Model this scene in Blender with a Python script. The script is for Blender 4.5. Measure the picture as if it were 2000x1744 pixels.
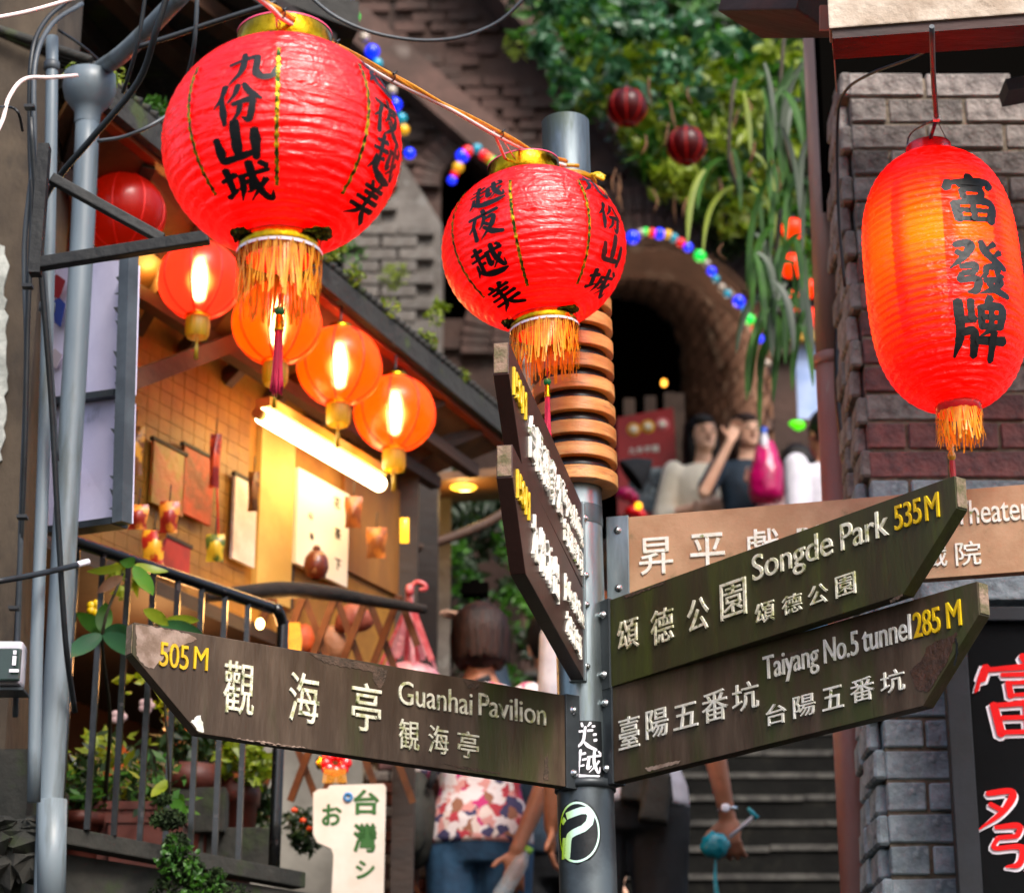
import bpy, bmesh, math, random
import numpy as np
from mathutils import Vector, Matrix
from mathutils.geometry import tessellate_polygon

for o in list(bpy.data.objects): bpy.data.objects.remove(o)
SC = bpy.context.scene
COL = SC.collection
R = math.radians
V = Vector

# ------------------------------------------------------------ camera, sky, sun, exposure
F = 4722.0                      # focal length in photo pixels (85 mm on a 36 mm wide sensor)
PITCH = R(20); CP, SP = math.cos(PITCH), math.sin(PITCH)
EYE = V((0, 0, 1.6))
cd = bpy.data.cameras.new('camera'); cam = bpy.data.objects.new('camera', cd); COL.objects.link(cam)
cam.location = EYE; cam.rotation_euler = (R(90) + PITCH, 0, 0)
cd.sensor_width = 36; cd.sensor_fit = 'HORIZONTAL'; cd.lens = F / 2000 * 36
cd.clip_start = 0.05; cd.clip_end = 500
cd.dof.use_dof = True; cd.dof.focus_distance = 4.5; cd.dof.aperture_fstop = 4.8
SC.camera = cam

w = bpy.data.worlds.new('World'); SC.world = w; w.use_nodes = True
wn = w.node_tree.nodes; wl = w.node_tree.links; wn.clear()
sky = wn.new('ShaderNodeTexSky'); sky.sky_type = 'NISHITA'; sky.sun_disc = False
sky.sun_elevation = R(48); sky.sun_rotation = R(155); sky.dust_density = 4; sky.air_density = 1.0
bg = wn.new('ShaderNodeBackground'); bg.inputs[1].default_value = 0.15
wo = wn.new('ShaderNodeOutputWorld'); wl.new(sky.outputs[0], bg.inputs[0]); wl.new(bg.outputs[0], wo.inputs[0])
sd = bpy.data.lights.new('sun', 'SUN'); sd.energy = 2.0; sd.angle = R(20); sd.color = (1, .97, .93)
so = bpy.data.objects.new('sun', sd); COL.objects.link(so)
az = R(155); el = R(48)
so.rotation_euler = V((math.sin(az) * math.cos(el), math.cos(az) * math.cos(el), math.sin(el))).to_track_quat('Z', 'Y').to_euler()
SC.view_settings.view_transform = 'Standard'; SC.view_settings.look = 'None'
SC.view_settings.exposure = 0.95; SC.view_settings.gamma = 1
SC.view_settings.use_curve_mapping = False
SC.cycles.use_denoising = True
SC.cycles.max_bounces = 8; SC.cycles.transparent_max_bounces = 12
SC.cycles.sample_clamp_indirect = 6; SC.cycles.caustics_reflective = False; SC.cycles.caustics_refractive = False

def P(px, py, d):
    "the place in the world seen at a spot of the photograph, d metres along the view"
    x = (px - 1000) / F; y = (872 - py) / F
    return V((x * d, d * (CP - y * SP), 1.6 + d * (SP + y * CP)))

def px2m(n, d): return n * d / F

# ------------------------------------------------------------ materials
def hx(h):
    h = h.lstrip('#'); c = [int(h[i:i + 2], 16) / 255 for i in (0, 2, 4)]
    return tuple(((v + .055) / 1.055) ** 2.4 if v > .04 else v / 12.92 for v in c) + (1,)

def mat(name, col, col2=None, rough=.6, metal=0, scale=8, lo=.4, hi=.6, bump=.15, bscale=40, stretch=(1, 1, 1),
        coat=0, crough=.2, spec=.5, tl=0, tcol=None, emit=None, es=0, alpha=1, col3=None, scale3=30, lo3=.55, hi3=.65, bdist=.01, rand=0):
    m = bpy.data.materials.new(name); m.use_nodes = True
    N = m.node_tree.nodes; L = m.node_tree.links; N.clear()
    out = N.new('ShaderNodeOutputMaterial'); b = N.new('ShaderNodeBsdfPrincipled')
    c1 = hx(col) if isinstance(col, str) else col
    tc = N.new('ShaderNodeTexCoord'); mp = N.new('ShaderNodeMapping'); mp.inputs['Scale'].default_value = stretch
    L.new(tc.outputs['Object'], mp.inputs[0]); vec = mp.outputs[0]
    b.inputs['Base Color'].default_value = c1
    src = None
    def layer(prev, c2, sc, a, z):
        n = N.new('ShaderNodeTexNoise'); n.inputs['Scale'].default_value = sc; n.inputs['Detail'].default_value = 7
        n.inputs['Roughness'].default_value = .6
        L.new(vec, n.inputs['Vector'])
        r = N.new('ShaderNodeMapRange'); r.inputs[1].default_value = a; r.inputs[2].default_value = z
        L.new(n.outputs['Fac'], r.inputs[0])
        x = N.new('ShaderNodeMix'); x.data_type = 'RGBA'
        L.new(r.outputs[0], x.inputs[0])
        if prev is None: x.inputs[6].default_value = c1
        else: L.new(prev, x.inputs[6])
        x.inputs[7].default_value = hx(c2) if isinstance(c2, str) else c2
        return x.outputs[2]
    if col2 is not None: src = layer(None, col2, scale, lo, hi)
    if col3 is not None: src = layer(src, col3, scale3, lo3, hi3)
    if rand:
        oi = N.new('ShaderNodeObjectInfo'); hsv = N.new('ShaderNodeHueSaturation')
        r = N.new('ShaderNodeMapRange'); r.inputs[3].default_value = 1 - rand; r.inputs[4].default_value = 1 + rand
        L.new(oi.outputs['Random'], r.inputs[0]); L.new(r.outputs[0], hsv.inputs['Value'])
        if src: L.new(src, hsv.inputs['Color'])
        else: hsv.inputs['Color'].default_value = c1
        src = hsv.outputs[0]
    if src: L.new(src, b.inputs['Base Color'])
    b.inputs['Roughness'].default_value = rough; b.inputs['Metallic'].default_value = metal
    b.inputs['Coat Weight'].default_value = coat; b.inputs['Coat Roughness'].default_value = crough
    b.inputs['Specular IOR Level'].default_value = spec; b.inputs['Alpha'].default_value = alpha
    if emit is not None:
        b.inputs['Emission Color'].default_value = hx(emit) if isinstance(emit, str) else emit
        b.inputs['Emission Strength'].default_value = es
    if bump:
        n = N.new('ShaderNodeTexNoise'); n.inputs['Scale'].default_value = bscale; n.inputs['Detail'].default_value = 5
        L.new(vec, n.inputs['Vector']); bp = N.new('ShaderNodeBump'); bp.inputs['Strength'].default_value = bump
        bp.inputs['Distance'].default_value = bdist; L.new(n.outputs['Fac'], bp.inputs['Height']); L.new(bp.outputs[0], b.inputs['Normal'])
    sh = b.outputs[0]
    if tl:
        t = N.new('ShaderNodeBsdfTranslucent'); t.inputs[0].default_value = (hx(tcol) if isinstance(tcol, str) else tcol) if tcol else c1
        mx = N.new('ShaderNodeMixShader'); mx.inputs[0].default_value = tl
        L.new(sh, mx.inputs[1]); L.new(t.outputs[0], mx.inputs[2]); sh = mx.outputs[0]
        if bump: L.new(bp.outputs[0], t.inputs['Normal'])
    L.new(sh, out.inputs[0])
    return m

# ------------------------------------------------------------ mesh builder
OFF = {}
def link(name, me, parent=None):
    o = bpy.data.objects.new(name, me); COL.objects.link(o)
    if parent is not None: o.parent = parent
    return o

def tag(o, label=None, cat=None, group=None, kind=None):
    if label: o['label'] = label
    if cat: o['category'] = cat
    if group: o['group'] = group
    if kind: o['kind'] = kind
    return o

def thing(name, loc, label=None, cat=None, group=None, kind=None):
    o = bpy.data.objects.new(name, None); COL.objects.link(o); o.location = loc; o.empty_display_size = .05
    OFF[o.name] = V(loc); return tag(o, label, cat, group, kind)

def catmull(pts, n=6):
    if len(pts) < 3: return [V(p) for p in pts]
    P_ = [V(p) for p in pts]; P_ = [2 * P_[0] - P_[1]] + P_ + [2 * P_[-1] - P_[-2]]; out = []
    for i in range(1, len(P_) - 2):
        a, b, c, d = P_[i - 1:i + 3]
        for k in range(n):
            t = k / n
            out.append(.5 * ((2 * b) + (c - a) * t + (2 * a - 5 * b + 4 * c - d) * t * t + (3 * b - a - 3 * c + d) * t ** 3))
    out.append(P_[-2]); return out

class MB:
    def __init__(s): s.v = []; s.f = []; s.sm = []
    def add(s, vs, fs, smooth=False):
        k = len(s.v); s.v += [V(p) for p in vs]; s.f += [tuple(i + k for i in f) for f in fs]; s.sm += [smooth] * len(fs); return s
    def box(s, c, size, M=None, taper=1):
        x, y, z = [q / 2 for q in size]; M = M or Matrix.Identity(3); c = V(c)
        vs = []
        for dz in (-1, 1):
            t = taper if dz > 0 else 1
            for dx, dy in ((-1, -1), (1, -1), (1, 1), (-1, 1)): vs.append(c + M @ V((dx * x * t, dy * y * t, dz * z)))
        return s.add(vs, [(0, 3, 2, 1), (4, 5, 6, 7), (0, 1, 5, 4), (1, 2, 6, 5), (2, 3, 7, 6), (3, 0, 4, 7)])
    def bar(s, a, b, wd, h, up=(0, 0, 1)):
        a = V(a); b = V(b); d = (b - a); L = d.length; d.normalize(); r = d.cross(V(up)).normalized(); u = r.cross(d)
        return s.box((a + b) / 2, (L, wd, h), Matrix((d, -r, u)).transposed())
    def tube(s, pts, r, n=10, sm=0, caps=True, smooth=True):
        pts = catmull(pts, sm) if sm else [V(p) for p in pts]
        m = len(pts); rs = r if isinstance(r, (list, tuple)) else [r] * m
        if len(rs) != m: rs = list(np.interp(np.linspace(0, 1, m), np.linspace(0, 1, len(rs)), rs))
        ref = None; vs = []; fs = []
        for i, p in enumerate(pts):
            d = (pts[min(i + 1, m - 1)] - pts[max(i - 1, 0)]).normalized()
            if ref is None: ref = d.orthogonal().normalized()
            ref = (ref - d * ref.dot(d)).normalized(); q = d.cross(ref)
            for k in range(n):
                a = 2 * math.pi * k / n; vs.append(p + (ref * math.cos(a) + q * math.sin(a)) * rs[i])
        for i in range(m - 1):
            for k in range(n): fs.append((i * n + k, i * n + (k + 1) % n, (i + 1) * n + (k + 1) % n, (i + 1) * n + k))
        s.add(vs, fs, smooth)
        if caps:
            s.add([vs[k] for k in range(n)], [tuple(range(n))[::-1]]); s.add([vs[(m - 1) * n + k] for k in range(n)], [tuple(range(n))])
        return s
    def lathe(s, c, prof, n=32, M=None, smooth=True):
        M = M or Matrix.Identity(3); c = V(c); vs = []; fs = []; m = len(prof)
        for (r, z) in prof:
            for k in range(n):
                a = 2 * math.pi * k / n; vs.append(c + M @ V((r * math.sin(a), -r * math.cos(a), z)))
        for i in range(m - 1):
            for k in range(n): fs.append((i * n + k, i * n + (k + 1) % n, (i + 1) * n + (k + 1) % n, (i + 1) * n + k))
        return s.add(vs, fs, smooth)
    def ell(s, c, rad, M=None, nu=14, nv=9):
        if not hasattr(rad, '__len__'): rad = (rad,) * 3
        M = M or Matrix.Identity(3); c = V(c); vs = [c + M @ V((0, 0, -rad[2]))]; fs = []
        for j in range(1, nv):
            ph = -math.pi / 2 + math.pi * j / nv
            for k in range(nu):
                a = 2 * math.pi * k / nu; vs.append(c + M @ V((rad[0] * math.cos(ph) * math.cos(a), rad[1] * math.cos(ph) * math.sin(a), rad[2] * math.sin(ph))))
        vs.append(c + M @ V((0, 0, rad[2]))); t = len(vs) - 1
        for k in range(nu):
            fs.append((0, 1 + (k + 1) % nu, 1 + k)); fs.append((t, t - nu + k, t - nu + (k + 1) % nu))
            for j in range(nv - 2):
                a = 1 + j * nu; fs.append((a + k, a + (k + 1) % nu, a + nu + (k + 1) % nu, a + nu + k))
        return s.add(vs, fs, True)
    def prism(s, loops, fn, k0, k1):
        "outline loops (first outer, rest holes) as (a,b); fn(a,b,k)->world; front at k1"
        tris = tessellate_polygon([[V((a, b, 0)) for a, b in L] for L in loops])
        flat = [q for L in loops for q in L]
        s.add([fn(a, b, k1) for a, b in flat], [tuple(t) for t in tris]); s.add([fn(a, b, k0) for a, b in flat], [tuple(t) for t in tris])
        for L in loops:
            n = len(L); vs = [fn(a, b, k1) for a, b in L] + [fn(a, b, k0) for a, b in L]
            s.add(vs, [(i, (i + 1) % n, n + (i + 1) % n, n + i) for i in range(n)])
        return s
    def ribbon(s, pts, wd, nrm=(0, -1, 0), smooth=True):
        pts = [V(p) for p in pts]; vs = []; m = len(pts)
        for i, p in enumerate(pts):
            d = (pts[min(i + 1, m - 1)] - pts[max(i - 1, 0)]); r = d.cross(V(nrm)).normalized()
            wv = wd[i] if isinstance(wd, (list, tuple)) else wd
            vs += [p - r * wv / 2, p + r * wv / 2]
        return s.add(vs, [(2 * i, 2 * i + 1, 2 * i + 3, 2 * i + 2) for i in range(m - 1)], smooth)
    def build(s, name, m, parent=None, fix=True, bevel=0, label=None, kind=None):
        off = V((0, 0, 0)); q = parent
        if q is not None: off = OFF.get(q.name, V((0, 0, 0)))
        me = bpy.data.meshes.new(name); me.from_pydata([tuple(p - off) for p in s.v], [], s.f)
        me.polygons.foreach_set('use_smooth', s.sm)
        if fix or bevel:
            bm = bmesh.new(); bm.from_mesh(me)
            bmesh.ops.remove_doubles(bm, verts=bm.verts, dist=1e-5)
            if fix: bmesh.ops.recalc_face_normals(bm, faces=bm.faces)
            if bevel:
                es = [e for e in bm.edges if len(e.link_faces) == 2 and e.calc_face_angle(0) > .6]
                bmesh.ops.bevel(bm, geom=es, offset=bevel, segments=2, affect='EDGES', profile=.6)
            bm.to_mesh(me); bm.free()
        me.materials.append(m); me.update()
        o = link(name, me, parent); OFF[o.name] = off
        tag(o, label, None, None, kind)
        return o

def top(mb, name, m, label, cat, base=None, group=None, kind=None, **k):
    "a thing that is one mesh: verts made local to its base"
    base = V(base) if base is not None else sum(mb.v, V()) / len(mb.v)
    mb.v = [p - base for p in mb.v]; o = mb.build(name, m, None, **k); o.location = base; OFF[o.name] = base
    return tag(o, label, cat, group, kind)

def struct(mb, name, m, **k):
    return tag(mb.build(name, m, None, **k), kind='structure')

def copy_tree(o, parent=None):
    c = o.copy(); COL.objects.link(c); c.parent = parent; OFF[c.name] = OFF.get(o.name, V())
    for ch in list(o.children): copy_tree(ch, c)
    return c

# ------------------------------------------------------------ lettering
_tc = {}
def glyphs(txt, bold=0.0):
    key = (txt, bold)
    if key in _tc: return _tc[key]
    cu = bpy.data.curves.new('t', 'FONT'); cu.body = txt; cu.size = 1; cu.resolution_u = 4; cu.offset = bold; cu.fill_mode = 'FRONT'
    ob = bpy.data.objects.new('t', cu); COL.objects.link(ob)
    dg = bpy.context.evaluated_depsgraph_get(); me = bpy.data.meshes.new_from_object(ob.evaluated_get(dg))
    vs = [(v.co.x, v.co.y) for v in me.vertices]; fs = [tuple(p.vertices) for p in me.polygons]
    bpy.data.objects.remove(ob); bpy.data.curves.remove(cu); bpy.data.meshes.remove(me)
    _tc[key] = (vs, fs); return _tc[key]

def text_into(mb, txt, fn, box, depth=.003, bold=.012, latin=False, wob=0):
    "fit the glyphs into box (a0,b0,a1,b1) = left-bottom, right-top in the surface's own coordinates; fn(a,b,k); bold = bead round the outline"
    vs, fs = glyphs(txt, 0); xs = [v[0] for v in vs]; ys = [v[1] for v in vs]
    x0, x1 = min(xs), max(xs); y0, y1 = (0, .73) if latin else (min(ys), max(ys))
    a0, b0, a1, b1 = box; sx = (a1 - a0) / (x1 - x0); sy = (b1 - b0) / (y1 - y0); r = abs(bold * sy)
    q = [(a0 + (x - x0) * sx, b0 + (y - y0) * sy) for x, y in vs]
    mb.add([fn(a, b, depth) for a, b in q], fs)
    cnt = {}
    for f in fs:
        for i in range(len(f)):
            e = (f[i], f[(i + 1) % len(f)]); k = (min(e), max(e)); cnt.setdefault(k, []).append(e)
    idx = {}; sv = []; sf = []; up = fn(a0, b0, 1) - fn(a0, b0, 0)
    for k, l in cnt.items():
        if len(l) == 1:
            a, b = l[0]; n = len(sv); sv += [fn(*q[a], depth), fn(*q[b], depth), fn(*q[b], 0), fn(*q[a], 0)]; sf.append((n, n + 1, n + 2, n + 3))
            if r > 0:
                A_ = V((q[a][0], q[a][1], 0)); B_ = V((q[b][0], q[b][1], 0)); d = B_ - A_
                if d.length < 1e-6: continue
                d.normalize(); s_ = V((-d.y, d.x, 0)); A_ = A_ - d * r * .45; B_ = B_ + d * r * .45; hv = depth - .0002; n = len(sv)
                for p in (A_, B_):
                    for (o, h) in ((-1, 0), (-.9, .6), (-.35, 1), (.35, 1), (.9, .6), (1, 0)): sv.append(fn(p.x + s_.x * r * o, p.y + s_.y * r * o, max(0, h * hv)))
                sf += [(n + i, n + i + 1, n + 7 + i, n + 6 + i) for i in range(5)] + [tuple(n + i for i in range(6)), tuple(n + 11 - i for i in range(6))]
    mb.add(sv, sf)

BR = {
'九': [[(.38,.92,.06),(.38,.6,.08),(.3,.3,.07),(.08,.04,.02)],[(.1,.6,.05),(.58,.74,.09),(.63,.6,.08),(.6,.28,.09),(.7,.1,.1),(.9,.12,.09),(.96,.36,.02)]],
'份': [[(.3,.95,.08),(.2,.65,.06),(.03,.45,.02)],[(.21,.65,.06),(.22,.3,.09),(.22,.02,.06)],[(.55,.92,.08),(.48,.7,.06),(.32,.5,.02)],[(.65,.94,.05),(.78,.68,.09),(.98,.5,.04)],[(.42,.45,.06),(.78,.5,.09),(.79,.3,.08),(.72,.05,.09),(.58,.12,.02)],[(.58,.46,.07),(.52,.22,.06),(.35,.02,.02)]],
'山': [[(.5,.97,.1),(.5,.5,.13),(.5,.15,.1)],[(.1,.62,.08),(.14,.3,.12),(.17,.1,.1),(.5,.13,.1),(.86,.22,.08)],[(.86,.74,.1),(.87,.4,.12),(.86,.06,.08)]],
'城': [[(.02,.6,.06),(.32,.7,.08)],[(.17,.87,.08),(.17,.3,.09)],[(.0,.2,.09),(.34,.38,.03)],[(.38,.64,.06),(.92,.76,.06)],[(.43,.66,.08),(.4,.35,.08),(.28,.06,.02)],[(.44,.47,.05),(.58,.5,.08),(.56,.3,.07),(.46,.25,.02)],[(.6,.97,.08),(.65,.5,.1),(.8,.17,.1),(.97,.05,.08),(.99,.26,.02)],[(.88,.55,.08),(.72,.3,.06),(.5,.03,.02)],[(.78,.94,.07),(.9,.85,.08)]],
'越': [[(.08,.8,.05),(.42,.86,.07)],[(.25,.98,.07),(.25,.6,.08)],[(.02,.6,.05),(.48,.66,.07)],[(.26,.6,.06),(.26,.2,.08)],[(.27,.42,.05),(.42,.45,.06)],[(.15,.45,.06),(.12,.25,.06),(.02,.08,.02)],[(.12,.25,.06),(.35,.08,.11),(.7,.04,.12),(.99,.1,.04)],[(.5,.72,.05),(.95,.8,.07)],[(.56,.72,.07),(.56,.33,.08),(.67,.42,.03)],[(.7,.96,.07),(.74,.55,.09),(.88,.25,.08),(.96,.22,.05),(.96,.4,.02)],[(.9,.6,.07),(.78,.4,.05),(.62,.2,.02)],[(.84,.93,.06),(.93,.85,.07)]],
'夜': [[(.5,.98,.08),(.54,.87,.08)],[(.08,.79,.06),(.92,.86,.08)],[(.28,.75,.08),(.18,.5,.06),(.03,.35,.02)],[(.2,.52,.06),(.2,.03,.08)],[(.55,.72,.07),(.48,.5,.06),(.36,.35,.02)],[(.55,.62,.05),(.8,.65,.08),(.7,.35,.08),(.35,.02,.02)],[(.52,.5,.06),(.63,.4,.06)],[(.48,.38,.05),(.7,.15,.1),(.98,.04,.07)]],
'美': [[(.35,.98,.06),(.4,.86,.07)],[(.66,.99,.08),(.58,.86,.04)],[(.2,.82,.06),(.82,.87,.07)],[(.26,.68,.06),(.76,.72,.07)],[(.5,.84,.07),(.5,.4,.08)],[(.12,.52,.06),(.9,.58,.08)],[(.06,.31,.06),(.94,.38,.08)],[(.5,.4,.08),(.4,.2,.08),(.08,.0,.02)],[(.52,.3,.06),(.7,.14,.1),(.98,.02,.07)]],
'富': [[(.5,1,.1),(.55,.9,.11)],[(.14,.87,.09),(.08,.7,.1)],[(.12,.82,.07),(.9,.88,.1),(.84,.72,.05)],[(.28,.76,.06),(.74,.78,.07)],[(.34,.68,.07),(.36,.5,.08)],[(.36,.66,.05),(.7,.68,.08),(.67,.52,.07)],[(.37,.52,.05),(.66,.54,.06)],[(.18,.42,.09),(.24,.05,.1)],[(.22,.4,.07),(.84,.43,.1),(.79,.04,.1)],[(.5,.42,.07),(.5,.08,.07)],[(.25,.25,.06),(.78,.27,.06)],[(.24,.08,.07),(.78,.1,.07)]],
'發': [[(.12,.9,.07),(.38,.92,.09),(.28,.7,.08),(.02,.48,.02)],[(.14,.78,.06),(.25,.71,.07)],[(.56,.98,.07),(.66,.75,.1),(.98,.52,.07)],[(.82,.96,.07),(.68,.85,.04)],[(.92,.82,.07),(.78,.72,.04)],[(.18,.5,.06),(.42,.52,.08),(.4,.4,.06)],[(.2,.38,.06),(.4,.4,.06)],[(.2,.38,.06),(.16,.26,.06),(.43,.27,.08),(.4,.08,.08),(.26,.04,.03)],[(.6,.52,.06),(.58,.38,.06),(.5,.3,.02)],[(.6,.5,.06),(.8,.52,.08),(.8,.38,.06),(.92,.38,.04)],[(.54,.26,.06),(.85,.28,.08),(.7,.12,.07),(.46,.02,.02)],[(.6,.22,.06),(.75,.1,.09),(.98,.02,.06)]],
'牌': [[(.16,.94,.09),(.16,.4,.09),(.02,.05,.03)],[(.16,.62,.06),(.42,.64,.07)],[(.36,.94,.08),(.36,.64,.07)],[(.18,.42,.06),(.39,.43,.09),(.39,.05,.09)],[(.7,1,.08),(.62,.88,.06)],[(.52,.84,.08),(.53,.5,.08)],[(.53,.82,.06),(.89,.84,.09),(.87,.52,.09)],[(.7,.84,.07),(.68,.5,.06),(.5,.36,.02)],[(.55,.67,.06),(.86,.68,.06)],[(.54,.52,.06),(.86,.53,.06)],[(.44,.3,.07),(.99,.33,.09)],[(.75,.45,.09),(.75,.0,.09)]],
}
def brush(mb, ch, fn, depth=.001, wmul=1.0, dz=.0002, rng=None):
    "ch drawn stroke by stroke in a unit square through fn(x,y,k)"
    for si, st in enumerate(BR[ch]):
        pts = catmull([(x, y, w_) for x, y, w_ in st], 7); n = len(pts); L = []; Rr = []
        for i, p in enumerate(pts):
            d = pts[min(i + 1, n - 1)] - pts[max(i - 1, 0)]; d.z = 0
            if d.length < 1e-6: continue
            d.normalize(); q = V((-d.y, d.x, 0)); wv = p.z * .62 * wmul * (1 + .07 * math.sin(i * .8 + si * 2.1))
            if i == 0: L.append(p - d * wv * .5 + q * wv * .1); Rr.append(p - d * wv * .4 - q * wv * .25)
            L.append(p + q * wv); Rr.append(p - q * wv)
            if i == n - 1: L.append(p + d * wv * .6 + q * wv * .2); Rr.append(p + d * wv * .6 - q * wv * .3)
        k = depth + dz * si; vs = []
        for a, b in zip(L, Rr): vs += [fn(a.x, a.y, k), fn((a.x + b.x) / 2, (a.y + b.y) / 2, k), fn(b.x, b.y, k)]
        fs = []
        for i in range(len(L) - 1):
            for j in (0, 1): fs.append((3 * i + j, 3 * i + j + 1, 3 * i + j + 4, 3 * i + j + 3))
        mb.add(vs, fs, True)

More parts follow.
